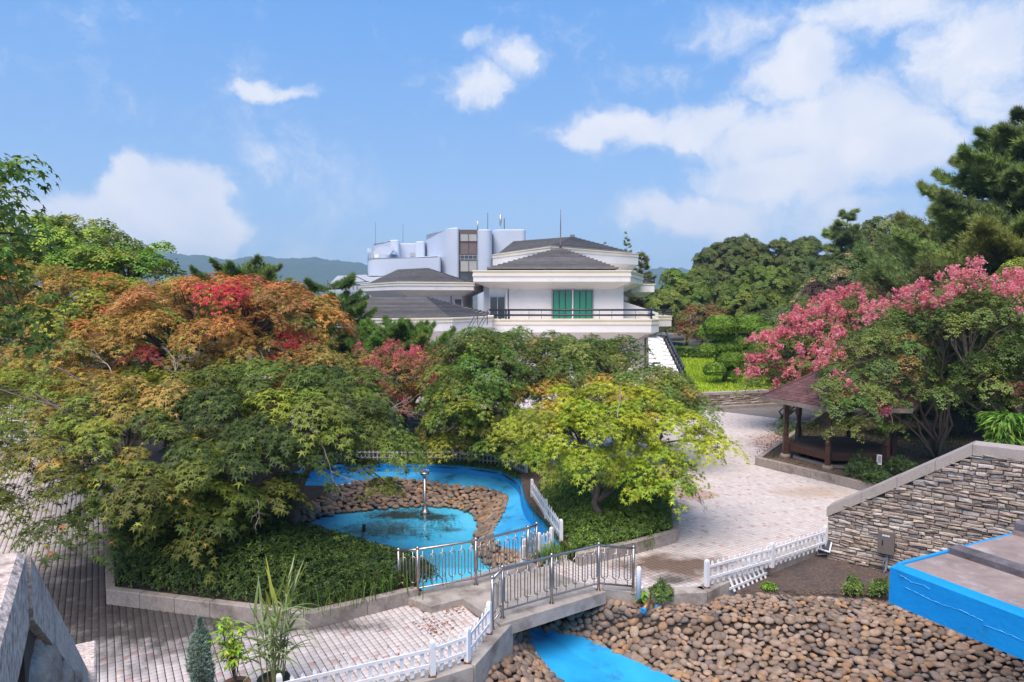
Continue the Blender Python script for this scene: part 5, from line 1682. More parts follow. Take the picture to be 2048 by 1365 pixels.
def round_block(pts, rad, z0, z1, name='wall', n=8, slope=None, mt=None, dz=None):
    """block with rounded plan corners (rad per corner); roof line may slope (dz per px)"""
    out = []
    m_ = len(pts)
    for i in range(m_):
        p0, p1, p2 = (Vector((*pts[i - 1], 0)), Vector((*pts[i], 0)), Vector((*pts[(i + 1) % m_], 0)))
        r = rad[i]
        if r <= 0: out.append((p1.x, p1.y)); continue
        r = min(r, .48 * (p0 - p1).length, .48 * (p2 - p1).length)
        a = (p0 - p1).normalized(); b = (p2 - p1).normalized()
        for k in range(n + 1):
            t = k / n
            q = (p1 + a * r) * (1 - t) ** 2 + p1 * 2 * t * (1 - t) + (p1 + b * r) * t ** 2
            out.append((q.x, q.y))
    mb = MB(); mb.prism(out, z0, z1 - .25)
    # bevelled top edge
    i = len(mb.v)
    ins = off_in(out, .22) if sum(out[k - 1][0] * out[k][1] - out[k][0] * out[k - 1][1] for k in range(len(out))) > 0 else out
    nn = len(out)
    def ztop(p): return z1 if dz is None else z1 + dz(p)
    for k in range(nn):
        k2 = (k + 1) % nn
        mb.face([(*out[k], z1 - .25), (*out[k2], z1 - .25), (*out[k2], ztop(out[k2]) - .12), (*out[k], ztop(out[k]) - .12)], smooth=True)
        mb.face([(*out[k], ztop(out[k]) - .12), (*out[k2], ztop(out[k2]) - .12), (*ins[k2], ztop(ins[k2])), (*ins[k], ztop(ins[k]))], smooth=True)
    tr = tessellate_polygon([[Vector((*p, 0)) for p in ins]])
    for a, b, c in tr:
        if (Vector(ins[b]) - Vector(ins[a])).cross(Vector(ins[c]) - Vector(ins[a])) < 0: b, c = c, b
        mb.face([(*ins[a], ztop(ins[a])), (*ins[b], ztop(ins[b])), (*ins[c], ztop(ins[c]))])
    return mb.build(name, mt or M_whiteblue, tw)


DT = 90.0
X = lambda px, D=DT: XY(px, D).x
Z = lambda y, D=DT: zpx(y, D)
hall_keep, hall = hall, tw
round_block([(X(848, 95), 98), (X(893), DT + 1), (X(919), DT), (X(919, 108), 108), (X(848, 95), 108)], [.3, 4, 1.6, 0, 0], 0, Z(455), dz=lambda p: min(0, -(p[1] - 91) * .13))
round_block([(X(954), DT), (X(983), DT), (X(983), 104), (X(954), 104)], [1.4, 1.4, 0, 0], 0, Z(459))
round_block([(X(984, 93), 93), (X(1051, 93), 93), (X(1051, 93), 108), (X(984, 93), 108)], [1.8, .6, 0, 0], 0, Z(459, 93))
round_block([(X(745, 100), 101), (X(785, 97), 97), (X(800, 97), 97), (X(800, 112), 112), (X(745, 100), 112)], [.3, 3, 1.4, 0, 0], 0, Z(480, 97), dz=lambda p: min(0, -(p[1] - 98) * .15))
round_block([(X(800, 99), 99), (X(834, 99), 99), (X(834, 110), 110), (X(800, 99), 110)], [0, .3, 0, 0], 0, Z(487, 99))
round_block([(X(832, 97), 97), (X(850, 97), 97), (X(850, 97), 110), (X(832, 97), 110)], [0, .3, 0, 0], 0, Z(483, 97))
round_block([(X(730, 94), 96), (X(736, 92), 92.5), (X(882, 90.6), 90.6), (X(882, 98), 98), (X(730, 94), 104)], [.5, 1.2, .4, 0, 0], Z(552, 92), Z(511, 90.6), dz=lambda p: -(max(0, p[1] - 90.6)) * .2)
round_block([(X(738, 94), 95), (X(880, 92), 92), (X(880, 99), 99), (X(738, 94), 104)], [.5, .4, 0, 0], 0, Z(551, 92) - .05)
# ribbon window under the long wall
for k, px_ in enumerate((741, 752, 763, 774, 785)):
    D_ = 94 - (px_ - 738) * .04
    window(XY(px_, D_).x, D_ - .25, zpx(556, D_), .62, 1.1, 1, 1, [M_pane_dark, M_pane_dark, M_pane_dark, M_pane_brown, M_pane_brown][k], M_brown, rz=-.35)
# roof ventilator (a scoop on legs)
c = P(768, 509, 94)
mb = MB(); pts = []
for k in range(9):
    a = math.pi * k / 8; pts.append((c.x - 2.0 * math.cos(a) * .75, 94, c.z + 1.1 * math.sin(a)))
for k in range(8):
    a, b = pts[k], pts[k + 1]; mb.face([a, b, (b[0], 97, b[2]), (a[0], 97, a[2])], smooth=True)
mb.face(pts); mb.bar((c.x + .6, 93.8, c.z - .1), (c.x + 1.4, 93.8, c.z + 1.0), .12, .3)
mb.build('ventilator', M_whiteblue, tw)
mb = MB(); mb.box((c.x - .9, 93.6, c.z - .25), (.6, .3, .5)); mb.build('ventilator_box', M_cream, tw)
mb = MB(); mb.box((P(826, 508, 98.9).x, 98.85, P(826, 510, 98.9).z), (.8, .1, .5)); mb.build('hatch', M_alu, tw)
# stair window, brown frame, rows of different glazing
cx_ = (X(920) + X(954)) / 2; w_ = X(954) - X(920)
for y0, y1, pm in ((466, 483, M_pane_pale), (484, 509, M_pane_brown), (520, 544, M_pane_pale), (545, 562, M_pane_dark)):
    window(cx_, DT + .6, (Z(y0) + Z(y1)) / 2, w_, Z(y0) - Z(y1), 2, 1, pm, M_brown, fw=.14)
window(cx_, DT + .6, (Z(510) + Z(519)) / 2, w_, Z(510) - Z(519), 4, 1, M_pane_dark, M_alu, fw=.16)
mb = MB(); mb.box((cx_, DT + .7, Z(464.5)), (w_ + .2, .3, .3)); mb.build('window_head', M_brown, tw)
mb = MB(); mb.box((cx_, DT + 1.2, Z(520)), (w_ + .3, .6, 8)); mb.build('stair_core', M_brown, tw)
# aerials and masts
for px_, y0, y1, r, nm in ((955.5, 442, 460, .12, 'panel_aerial'), (975.5, 426, 458, .035, 'mast'), (1001, 430, 450, .18, 'panel_aerial'), (1003, 448, 458, .05, 'aerial_foot'), (1008.5, 437, 457, .05, 'mast'), (736.5, 497, 520, .10, 'panel_aerial'), (740.5, 497, 520, .07, 'panel_aerial'), (751, 445, 488, .02, 'mast'), (806, 449, 485, .02, 'mast')):
    D_ = 94
    t, b = P(px_, y0, D_), P(px_, y1 + 2, D_)
    mb = MB(); mb.tube([b, t], [r * .8, r] if nm != 'mast' else r, 6); mb.build(nm, M_alu if nm != 'mast' else M_darksteel, tw)
hall = hall_keep

# left rear: low roof with a railing, in front of the hills
ann = empty('annex', XY(700, 85), 'low pale annex with grey roof and dark railing beside the tower, behind the pine', 'building')
p0, p1 = X(655, 84), X(742, 84)
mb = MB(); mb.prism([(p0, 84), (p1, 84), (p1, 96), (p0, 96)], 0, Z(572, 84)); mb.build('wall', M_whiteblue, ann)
mb = MB(); mb.face([(p0, 84, Z(572, 84)), (p1, 84, Z(566, 84)), (p1, 96, Z(548, 96)), (X(676, 96), 96, Z(552, 96))]); mb.build('roof', mat('pale_sheet_roof', (.36, .38, .41), .6), ann)
mb = MB()
for z in (Z(566, 83), Z(571, 83)): mb.tube([(X(660, 83), 83, z - .2), (X(738, 83), 83, z + .15)], .06, 6)
for k in range(11):
    px_ = 660 + k * 7.8; mb.tube([(X(px_, 83), 83, Z(580, 83)), (X(px_, 83), 83, Z(566, 83) - .1)], .05, 5)
mb.build('railing', M_brown, ann)
mb = MB(); mb.bar((X(682, 83), 83.2, Z(566, 83)), (X(712, 83), 83.2, Z(553, 83)), .1, .1); mb.bar((X(712, 83), 83.2, Z(553, 83)), (X(732, 83), 83.2, Z(563, 83)), .1, .1); mb.build('gable_trim', M_brown, ann)

# ------------------------------------------------------------------ lawn, its wall, path, far kerb
LZ = .87
la = [G(1330, 828), G(1395, 819), G(1525, 812), G(1720, 806)]
lwall = empty('lawn_wall', la[1], 'low ledge stone retaining wall with granite cap in front of the lawn', 'wall')
mb = MB(); ctrl = la
for a, b in zip(la, la[1:]):
    mb.bar(a + Vector((0, .2, LZ / 2 - .1)), b + Vector((0, .2, LZ / 2 - .1)), .3, LZ)
mb.build('core', M_mortar, lwall)
for a, b in zip(la, la[1:]):
    n_ = max(1, round((b - a).length / 1.6))
    for k in range(n_):
        p, q = a.lerp(b, k / n_), a.lerp(b, (k + 1) / n_ - .004)
        mb = MB(); mb.bar(p + Vector((0, .18, LZ - .02)), q + Vector((0, .18, LZ - .02)), .46, .15); mb.build('cap_stone', M_granite, lwall)
M_keep = None
for a, b in zip(la[:3], la[1:]):
    wdir_cur = (b - a).normalized(); nrm_cur = Vector((wdir_cur.y, -wdir_cur.x, 0)); L_ = (b - a).length
    lay_ledge(lwall, int(a.x * 10), 0, L_, -.02, lambda s: LZ - .1, lambda s, z, a=a: a + wdir_cur * s + Vector((0, .05, z)), .08, .15, .25, .55, 95, vis=lambda p: -p.x)
mb = MB()
for a, b in zip(la, la[1:]):
    mb.bar(a + Vector((0, -.35, .06)), b + Vector((0, -.35, .06)), .25, .22)
kb = mb.build('kerb', M_kerb); tag(kb, 'granite kerb along the foot of the lawn retaining wall', 'kerb')
lawn_poly = [(p.x, p.y + .2) for p in la] + [(24, 66), (13.0, 68), (la[0].x + 1.4, 46)]
lawn = sheet([lawn_poly], LZ - .02, 'lawn', M_grass); tag(lawn, kind='structure')
path = sheet([[tuple(P(1300, 678, 80).xy), tuple(P(1372, 678, 80).xy), (24, 96), (20, 104), (16, 96)]], 1.3, 'path', M_asphalt); tag(path, kind='structure')

# ------------------------------------------------------------------ hills
def hill_ridge(name, px_pts, D, depth, seed, label):
    g = np.random.default_rng(seed)
    xs = np.array([p[0] for p in px_pts], float); ys = np.array([p[1] for p in px_pts], float)
    nx, ny = 260, 26
    pxs = np.linspace(xs[0], xs[-1], nx); top = np.interp(pxs, xs, ys)
    X_ = (pxs - 1024) / FPX * D
    V = np.zeros((ny, nx, 3))
    ph = g.uniform(0, 6.28, 12)
    zt = np.array([P(1024, y, D).z for y in top])
    rough = sum(np.sin(X_ * f + ph[i]) * a for i, (f, a) in enumerate(((.02, 2.2), (.05, 1.6), (.11, 1.0), (.23, .8), (.5, .7))))
    zt = zt + rough
    for j in range(ny):
        t = j / (ny - 1)
        # spurs run down towards the viewer
        spur = sum(np.sin(X_ * f + ph[5 + i] + t * w) * a for i, (f, a, w) in enumerate(((.012, .08, 2), (.03, .06, -3), (.07, .03, 4)))) * math.sin(math.pi * min(1, t * 1.1))
        prof = (t ** 1.25)
        V[j, :, 0] = X_ * (1 - (1 - t) * .18)
        V[j, :, 1] = D - (1 - t) * depth
        V[j, :, 2] = -1 + (zt + 1) * np.clip(prof + spur, 0, None) if j < ny - 1 else zt
    idx = np.arange(nx * ny).reshape(ny, nx)
    F = np.stack([idx[:-1, :-1], idx[:-1, 1:], idx[1:, 1:], idx[1:, :-1]], -1).reshape(-1, 4)
    me = bpy.data.meshes.new(name); fill(me, V.reshape(-1, 3), F); me.materials.append(M_hill); me.polygons.foreach_set('use_smooth', np.ones(len(F), bool))
    o = link(name, me); tag(o, label, kind='structure')


hill_ridge('hills', [(-300, 560), (60, 520), (180, 500), (235, 490), (300, 504), (335, 503), (420, 512), (450, 519), (530, 515), (590, 517), (640, 514), (680, 520), (720, 528), (790, 545), (900, 570), (1100, 585)], 1700, 700, 2, 'bluish forested hills')
hill_ridge('hills', [(1000, 590), (1150, 570), (1290, 540), (1320, 536), (1345, 540), (1360, 538), (1400, 545), (1500, 560), (1700, 560), (2400, 540)], 1900, 700, 4, 'pale distant hills')

# ------------------------------------------------------------------ vegetation
def T_star(w=.16, droop=.18):
    v, f = [], []
    for a, l in ((-118, .55), (-62, .85), (0, 1.0), (62, .85), (118, .55)):
        r = R(a); d = (math.sin(r), math.cos(r)); n = (d[1], -d[0])
        i = len(v)
        v += [(d[0] * .02 + n[0] * w * l, d[1] * .02 + n[1] * w * l, 0), (d[0] * l, d[1] * l, -droop * l), (d[0] * .02 - n[0] * w * l, d[1] * .02 - n[1] * w * l, 0)]
        f.append((i, i + 1, i + 2))
    return np.array(v), np.array(f)


def T_oval(w=.42):
    return np.array([(0, -.2, 0), (w, .35, .10), (0, 1, -.12), (-w, .35, .10)]), np.array([(0, 1, 2), (0, 2, 3)])


def T_sprig(k=3, w=.30):
    """a few small leaves on one twig"""
    v, f = [], []
    for j in range(k):
        a = (j - (k - 1) / 2) * 1.15; o = (math.sin(a) * .2, math.cos(a) * .2 - .2)
        d = (math.sin(a), math.cos(a)); n = (d[1], -d[0]); i = len(v)
        zz = (.18, -.1, .1, 0, .15)[j % 5]
        v += [(o[0], o[1], 0), (o[0] + d[0] * .45 + n[0] * w, o[1] + d[1] * .45 + n[1] * w, zz), (o[0] + d[0], o[1] + d[1], zz - .1), (o[0] + d[0] * .45 - n[0] * w, o[1] + d[1] * .45 - n[1] * w, zz * .6)]
        f += [(i, i + 1, i + 2), (i, i + 2, i + 3)]
    return np.array(v), np.array(f)


def T_needles(k=9, w=.05, spread=.9, seed=1):
    g = np.random.default_rng(seed); v, f = [], []
    for j in range(k):
        a = 2 * math.pi * j / k + g.uniform(-.3, .3); s = spread * g.uniform(.35, 1.0)
        d = np.array([math.cos(a) * s, math.sin(a) * s, 1.0]); d /= np.linalg.norm(d); d *= g.uniform(.75, 1.1)
        n = np.array([-math.sin(a), math.cos(a), 0]) * w; i = len(v)
        v += [n, d, -n]; f.append((i, i + 1, i + 2))
    return np.array(v), np.array(f)


def T_petals(seed=2):
    g = np.random.default_rng(seed); v, f = [], []
    for j in range(5):
        c = g.normal(size=3) * .35; a = g.normal(size=3); a /= np.linalg.norm(a); b = np.cross(a, g.normal(size=3)); b /= np.linalg.norm(b); i = len(v)
        v += [c + a * .5, c - a * .25 + b * .45, c - a * .25 - b * .45]; f.append((i, i + 1, i + 2))
    return np.array(v), np.array(f)


STAR, STAR2 = T_star(), T_star(.22, .25)
OVAL, SPRIG3, SPRIG5 = T_oval(), T_sprig(3), T_sprig(5, .26)
NEEDLE, NEEDLE2 = T_needles(9), T_needles(7, .07, 1.3, 4)
PETAL = T_petals()
LEAF_GAIN = 1.4


def norm(a):
    return a / np.maximum(1e-9, np.linalg.norm(a, axis=-1, keepdims=True))


def leaf_mesh(name, tpl, pos, nrm, size, colr, parent, mt, g, along=None, kind='stuff'):
    tv, tf = tpl
    n = len(pos)
    if mt is not M_petal: colr = np.clip(colr * LEAF_GAIN, .004, .62)
    nrm = norm(nrm)
    ref = g.normal(size=(n, 3)) if along is None else along + g.normal(size=(n, 3)) * .25
    t = norm(np.cross(ref, nrm)); b = np.cross(nrm, t)      # b ~ direction of the leaf tip
    sz = np.asarray(size)[:, None, None] if np.ndim(size) else size
    V = pos[:, None, :] + sz * (t[:, None, :] * tv[None, :, 0:1] + b[:, None, :] * tv[None, :, 1:2] + nrm[:, None, :] * tv[None, :, 2:3])
    k = len(tv)
    F = (tf[None] + (np.arange(n) * k)[:, None, None]).reshape(-1, 3)
    me = bpy.data.meshes.new(name); fill(me, V.reshape(-1, 3), F)
    me.materials.append(mt)
    ca = me.color_attributes.new('leaf_color', 'FLOAT_COLOR', 'POINT')
    C = np.ones((n, k, 4), np.float32); C[:, :, :3] = colr[:, None, :]
    ca.data.foreach_set('color', C.reshape(-1))
    o = link(name, me, parent)
    if kind: o['kind'] = kind
    return o


def pal(g, cols, n, jit=.18):
    """n colours drawn from a palette [(weight, rgb)], with jitter"""
    w = np.array([c[0] for c in cols], float); w /= w.sum()
    C = np.array([c[1] for c in cols])[g.choice(len(cols), n, p=w)]
    return np.clip(C * (1 + g.normal(0, jit, (n, 1))) * (1 + g.normal(0, .06, (n, 3))), .004, .8)


def lobe(px, py, D, rx, ry, rd=None):
    """ellipsoid of crown: centre seen at px,py at distance D, radii in pixels (depth in metres)"""
    c = P(px, py, D); s = D / FPX
    return (np.array(c), np.array([rx * s, rd if rd else rx * s, ry * s]))


def pads_from_lobes(g, lobes, pr, dens=1.0, zmin=-.35, inner=.22):
    """leaf pads spread over the shells of the crown lobes and through their insides: centre, axis, radius"""
    out = []
    for c, r in lobes:
        area = 4 * math.pi * ((r[0] * r[1]) ** 1.6 / 3 + (r[0] * r[2]) ** 1.6 / 3 + (r[1] * r[2]) ** 1.6 / 3) ** (1 / 1.6)
        n = max(3, int(dens * area / (math.pi * pr * pr) * 1.05))
        k = np.arange(n) + .5
        ph = np.arccos(1 - 2 * k / n); th = math.pi * (1 + 5 ** .5) * k + g.uniform(0, 6)
        d = np.stack([np.cos(th) * np.sin(ph), np.sin(th) * np.sin(ph), np.cos(ph)], 1) + g.normal(0, .13, (n, 3))
        d = norm(d)
        d = d[d[:, 2] > zmin]
        s = 1 - np.abs(g.normal(0, .10, len(d)))
        pc = c + d * r * s[:, None]
        ax = norm(d / r * r.min() * .55 + np.array([0, 0, 1.0]) + g.normal(0, .14, d.shape))
        out += [(p, a, pr * g.uniform(.6, 1.4), 1.0) for p, a in zip(pc, ax)]
        m = int(n * inner)
        di = norm(g.normal(size=(m, 3))); si = g.uniform(.2, .8, m)
        out += [(c + q * r * w, norm(np.array([0, 0, 1.]) + g.normal(0, .3, 3)), pr * g.uniform(.6, 1.0), w) for q, w in zip(di, si)]
    # boughs buried inside a neighbouring lobe carry no leaves
    keep = []
    for p, a, q, w in out:
        if w > .99 and sum(np.sum(((p - c) / r) ** 2) < .42 for c, r in lobes) > 0: continue
        keep.append((p, a, q, w))
    return keep


def dome_leaves(g, pads, per_m2, flat=.4, tilt=.55, droop=.0):
    """leaves lying on domed pads like shingles: position, normal, outward direction, pad index"""
    Ps, Ns, Os, I = [], [], [], []
    for i, (c, ax, r, s) in enumerate(pads):
        n = max(4, int(per_m2 * math.pi * r * r))
        rr = np.sqrt(g.random(n)); an = g.uniform(0, 2 * math.pi, n)
        # uneven outline of the pad
        lob = 1 + .28 * np.sin(an * 3 + i) + .18 * np.sin(an * 5 + 2.1 * i)
        rr2 = rr * lob
        u = np.cross(ax, [.3, .7, .1]); u /= np.linalg.norm(u); v = np.cross(ax, u)
        rad = np.cos(an)[:, None] * u + np.sin(an)[:, None] * v
        z = flat * r * (.55 - rr2 ** 2) + g.normal(0, .06 * r, n) - (g.random(n) ** 3) * flat * r * .9
        p = np.asarray(c) + rad * (rr2 * r)[:, None] + z[:, None] * ax
        p[:, 2] -= droop * r * rr2 ** 2
        Ps.append(p); Ns.append(ax + rad * (rr2 * tilt)[:, None] + g.normal(0, .2, (n, 3))); Os.append(rad + np.array([0, 0, -.35])); I.append(np.full(n, i))
    return np.concatenate(Ps), np.concatenate(Ns), np.concatenate(Os), np.concatenate(I)


def branches(root, g, base, forks, pads, mt, r0, share=.5, name='branch', thin=.012, nmax=160, multi=False):
    """trunk stems from the base to forks, then limbs to a share of the pads"""
    mb = MB()
    base = Vector(base)
    foot = base
    for q_, (fpt, rad) in enumerate(forks):
        fpt = Vector(fpt)
        if q_ == 1 and not multi: base = foot.lerp(Vector(forks[0][0]), .62)
        d = fpt - base
        pts = [base + d * t + Vector((g.normal(0, .04) * d.length * math.sin(math.pi * t), g.normal(0, .04) * d.length * math.sin(math.pi * t), 0)) for t in np.linspace(0, 1, 6)]
        pts[0] = base - Vector((0, 0, .1)) if q_ == 0 or multi else base
        mb.tube(pts, [rad * (1.25 if k == 0 else 1 - .45 * k / 5) for k in range(6)], 8)
    mb.build('trunk', mt, root)
    base = foot
    mb = MB()
    sel = list(range(len(pads))); g.shuffle(sel)
    for i in sel[:min(nmax, int(len(pads) * share))]:
        c = Vector(pads[i][0]) - Vector(pads[i][1]) * (pads[i][2] * .12)
        fpt, rad = min(forks, key=lambda q: (Vector(q[0]) - c).length)
        fpt = Vector(fpt)
        d = c - fpt
        bow = Vector((0, 0, 1)) * d.length * .12
        s = g.uniform(0, .25)
        st = (base if multi or fpt == Vector(forks[0][0]) else foot.lerp(Vector(forks[0][0]), .62)).lerp(fpt, 1 - s * .6)
        d = c - st
        pts = []
        for t in np.linspace(0, 1, 6):
            w = math.sin(math.pi * t)
            pts.append(st + d * t + bow * w + Vector((g.normal(0, .035), g.normal(0, .035), g.normal(0, .02))) * d.length * w)
        rb = min(rad * .5, .012 + .016 * d.length)
        mb.tube(pts, [rb * (1 - .85 * k / 5) + thin * .4 for k in range(6)], 5, caps=False)
    if mb.v: mb.build(name, mt, root)


def broadleaf(name, label, base, lobes, forks, palette, leaf=.09, per_m2=260, pr=.5, tpl=None, seed=1, flat=.4, dens=1.0, zmin=-.35, inner=.22, group=None, mt=None, trunk_r=.09,
              cat='tree', share=.5, tone=None, droop=.12, tilt=.55, bark=None, thin=.012, nmax=160, multi=False):
    g = np.random.default_rng(seed)
    root = empty(name, base, label, cat, group)
    pads = pads_from_lobes(g, lobes, pr, dens, zmin, inner)
    branches(root, g, base, forks, pads, bark or M_bark, trunk_r, share, thin=thin, nmax=nmax, multi=multi)
    p, n, o, idx = dome_leaves(g, pads, per_m2, flat, tilt, droop)
    pc = tone(g, pads) if tone else pal(g, palette, len(pads), .10)
    colr = pc[idx] * (1 + g.normal(0, .16, (len(p), 1)))
    mixm = g.random(len(p)) < .14
    colr[mixm] = pal(g, palette, int(mixm.sum()))
    colr = np.clip(colr, .004, .7)
    leaf_mesh('crown', tpl or STAR, p, n, leaf * g.uniform(.7, 1.2, len(p)), colr, root, mt or M_leaf, g, along=o)
    return root, pads


def gpt(x, y, z=0.0):
    return tuple(G(x, y, z))


GREEN = (.078, .106, .017); DEEP = (.042, .066, .013); LIGHT = (.160, .195, .028); YEL = (.27, .28, .03); LIME = (.225, .245, .026)
ORANGE = (.36, .15, .035); RUST = (.27, .105, .045); RED = (.42, .04, .045); OCHRE = (.27, .19, .035); PINKRED = (.45, .07, .06)

# ---- the big dark green maple over the left bed, and its yellow tipped neighbour
b = G(577, 1130, KH - .04)
broadleaf('maple_tree', 'large dark green maple leaning over the pond, its trunk in the azalea hedge', b,
          [lobe(620, 850, 16.4, 150, 90, 2.0), lobe(560, 790, 17.5, 190, 75, 2.0), lobe(725, 880, 16.6, 85, 65, 1.3), lobe(480, 930, 15.2, 140, 85, 1.6), lobe(640, 935, 15.9, 90, 45, 1.2), lobe(430, 850, 16.2, 130, 90, 1.6), lobe(775, 975, 16.2, 45, 30, .7), lobe(470, 1010, 14.6, 90, 45, 1.0), lobe(700, 790, 18, 80, 55, 1.2)],
          [(P(588, 950, 16.3), .19), (P(650, 880, 16.6), .10), (P(500, 880, 16.2), .10)],
          [(5, GREEN), (4, DEEP), (2, (.125, .16, .024)), (.35, LIME)], leaf=.135, per_m2=240, pr=.62, seed=11, flat=.26, tpl=STAR, dens=.84, zmin=-.35, share=.6, droop=.2, inner=.1)
b = G(312, 1090, KH - .04)


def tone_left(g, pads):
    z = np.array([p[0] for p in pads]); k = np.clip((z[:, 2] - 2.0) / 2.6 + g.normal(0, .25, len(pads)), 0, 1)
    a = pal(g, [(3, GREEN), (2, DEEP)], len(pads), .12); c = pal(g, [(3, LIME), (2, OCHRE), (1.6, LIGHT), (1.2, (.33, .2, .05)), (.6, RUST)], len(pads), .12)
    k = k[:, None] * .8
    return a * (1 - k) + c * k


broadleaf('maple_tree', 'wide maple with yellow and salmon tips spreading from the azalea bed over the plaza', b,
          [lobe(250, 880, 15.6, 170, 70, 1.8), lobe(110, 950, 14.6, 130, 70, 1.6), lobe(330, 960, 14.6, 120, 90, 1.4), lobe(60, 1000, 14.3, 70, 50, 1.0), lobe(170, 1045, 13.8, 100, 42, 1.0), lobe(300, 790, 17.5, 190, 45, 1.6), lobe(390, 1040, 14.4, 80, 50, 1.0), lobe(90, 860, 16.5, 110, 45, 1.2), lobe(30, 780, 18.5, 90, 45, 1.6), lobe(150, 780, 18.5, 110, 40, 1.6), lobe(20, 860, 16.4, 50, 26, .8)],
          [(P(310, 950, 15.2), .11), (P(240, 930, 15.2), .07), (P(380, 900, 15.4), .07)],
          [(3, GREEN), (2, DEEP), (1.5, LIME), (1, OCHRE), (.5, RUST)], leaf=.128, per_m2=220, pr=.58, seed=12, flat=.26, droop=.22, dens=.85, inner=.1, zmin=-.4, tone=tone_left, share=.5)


# ---- orange and red maples behind
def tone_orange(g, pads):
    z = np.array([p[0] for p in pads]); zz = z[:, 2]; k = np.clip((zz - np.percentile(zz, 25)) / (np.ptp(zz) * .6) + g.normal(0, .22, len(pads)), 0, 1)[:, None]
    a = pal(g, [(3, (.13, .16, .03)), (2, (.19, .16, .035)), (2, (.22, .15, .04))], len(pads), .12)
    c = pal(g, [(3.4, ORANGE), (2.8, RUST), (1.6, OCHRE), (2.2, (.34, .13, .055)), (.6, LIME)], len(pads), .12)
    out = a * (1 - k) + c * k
    for (x, y, r) in ((440, 588, 24), (478, 586, 25), (425, 556, 18), (606, 668, 27), (590, 690, 16), (285, 700, 24), (545, 765, 14)):
        for i, p in enumerate(pads):
            q = p[0]; zc = q[1]; sx = 1024 + q[0] / zc * FPX; sy = 595 + (CAM_H - q[2]) / zc * FPX
            if math.hypot(sx - x, sy - y) < r: out[i] = np.array(RED if y < 695 else (.36, .06, .05)) * g.uniform(.85, 1.2)
    return out


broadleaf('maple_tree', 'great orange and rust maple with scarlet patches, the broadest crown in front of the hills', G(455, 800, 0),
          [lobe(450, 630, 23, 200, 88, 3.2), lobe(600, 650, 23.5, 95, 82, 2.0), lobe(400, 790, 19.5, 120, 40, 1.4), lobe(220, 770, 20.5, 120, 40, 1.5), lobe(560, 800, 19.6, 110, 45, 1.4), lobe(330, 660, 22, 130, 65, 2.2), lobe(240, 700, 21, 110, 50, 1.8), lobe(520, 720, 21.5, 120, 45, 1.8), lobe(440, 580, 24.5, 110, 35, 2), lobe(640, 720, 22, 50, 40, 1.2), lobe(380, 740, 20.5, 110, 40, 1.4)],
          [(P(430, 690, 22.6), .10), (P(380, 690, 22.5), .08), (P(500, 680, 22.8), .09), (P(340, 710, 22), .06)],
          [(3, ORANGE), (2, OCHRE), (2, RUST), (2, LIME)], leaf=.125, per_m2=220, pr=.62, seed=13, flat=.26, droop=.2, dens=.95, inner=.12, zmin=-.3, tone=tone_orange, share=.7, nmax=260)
broadleaf('maple_tree', 'orange brown maple at the far edge of the plaza, beneath the light green trees', G(90, 830, 0),
          [lobe(70, 570, 25, 110, 45, 2.2), lobe(180, 590, 25.5, 80, 50, 1.8), lobe(120, 650, 24, 130, 60, 2.2), lobe(40, 740, 21, 90, 45, 1.8), lobe(150, 780, 21, 90, 40, 1.4), lobe(215, 640, 25, 70, 60, 1.5)],
          [(P(100, 690, 24), .09), (P(160, 680, 24.5), .07)],
          [(3, (.32, .13, .03)), (2.2, (.24, .14, .03)), (2, OCHRE), (1.8, LIME), (1, GREEN)], leaf=.12, per_m2=150, pr=.6, seed=14, flat=.35, dens=1.0, share=.6)
broadleaf('maple_tree', 'small lime green maple showing between the orange maples', G(235, 790, 0),
          [lobe(240, 590, 26, 60, 40, 1.3), lobe(205, 640, 25, 40, 30, 1.0), lobe(150, 670, 23, 30, 18, .8)],
          [(P(235, 650, 25.5), .08)], [(3, (.22, .30, .025)), (2, LIME), (1, LIGHT)], leaf=.12, per_m2=150, pr=.5, seed=15, share=.5)
# ---- light green zelkovas
broadleaf('zelkova_tree', 'tall light green tree with a wide fanned crown behind the orange maples', G(85, 780, 0),
          [lobe(60, 470, 33, 95, 40, 2.6), lobe(150, 470, 33, 75, 38, 2.2), lobe(110, 520, 33, 110, 45, 2.6), lobe(20, 530, 32, 60, 60, 2.0), lobe(185, 505, 33.5, 35, 30, 1.3)],
          [(P(95, 600, 33), .13), (P(120, 560, 33), .10), (P(60, 560, 33), .10), (P(150, 540, 33), .07)],
          [(3, (.15, .24, .025)), (3, LIGHT), (1.5, (.20, .28, .03))], leaf=.17, per_m2=70, pr=.75, seed=16, tpl=SPRIG3, flat=.35, dens=.9, share=.7, inner=.25)
broadleaf('zelkova_tree', 'lower light green tree with a ragged top beside the hill slope, behind orange maples', G(225, 770, 0),
          [lobe(215, 525, 32, 100, 30, 2.2), lobe(280, 495, 33, 38, 14, 1.0), lobe(295, 530, 32, 40, 28, 1.3), lobe(190, 560, 31, 70, 25, 1.6)],
          [(P(235, 590, 32), .10), (P(265, 560, 32), .07)],
          [(3, (.12, .22, .025)), (3, LIGHT), (1, (.17, .27, .03))], leaf=.17, per_m2=75, pr=.62, seed=17, tpl=SPRIG3, flat=.35, dens=1.0, share=.7, inner=.3)
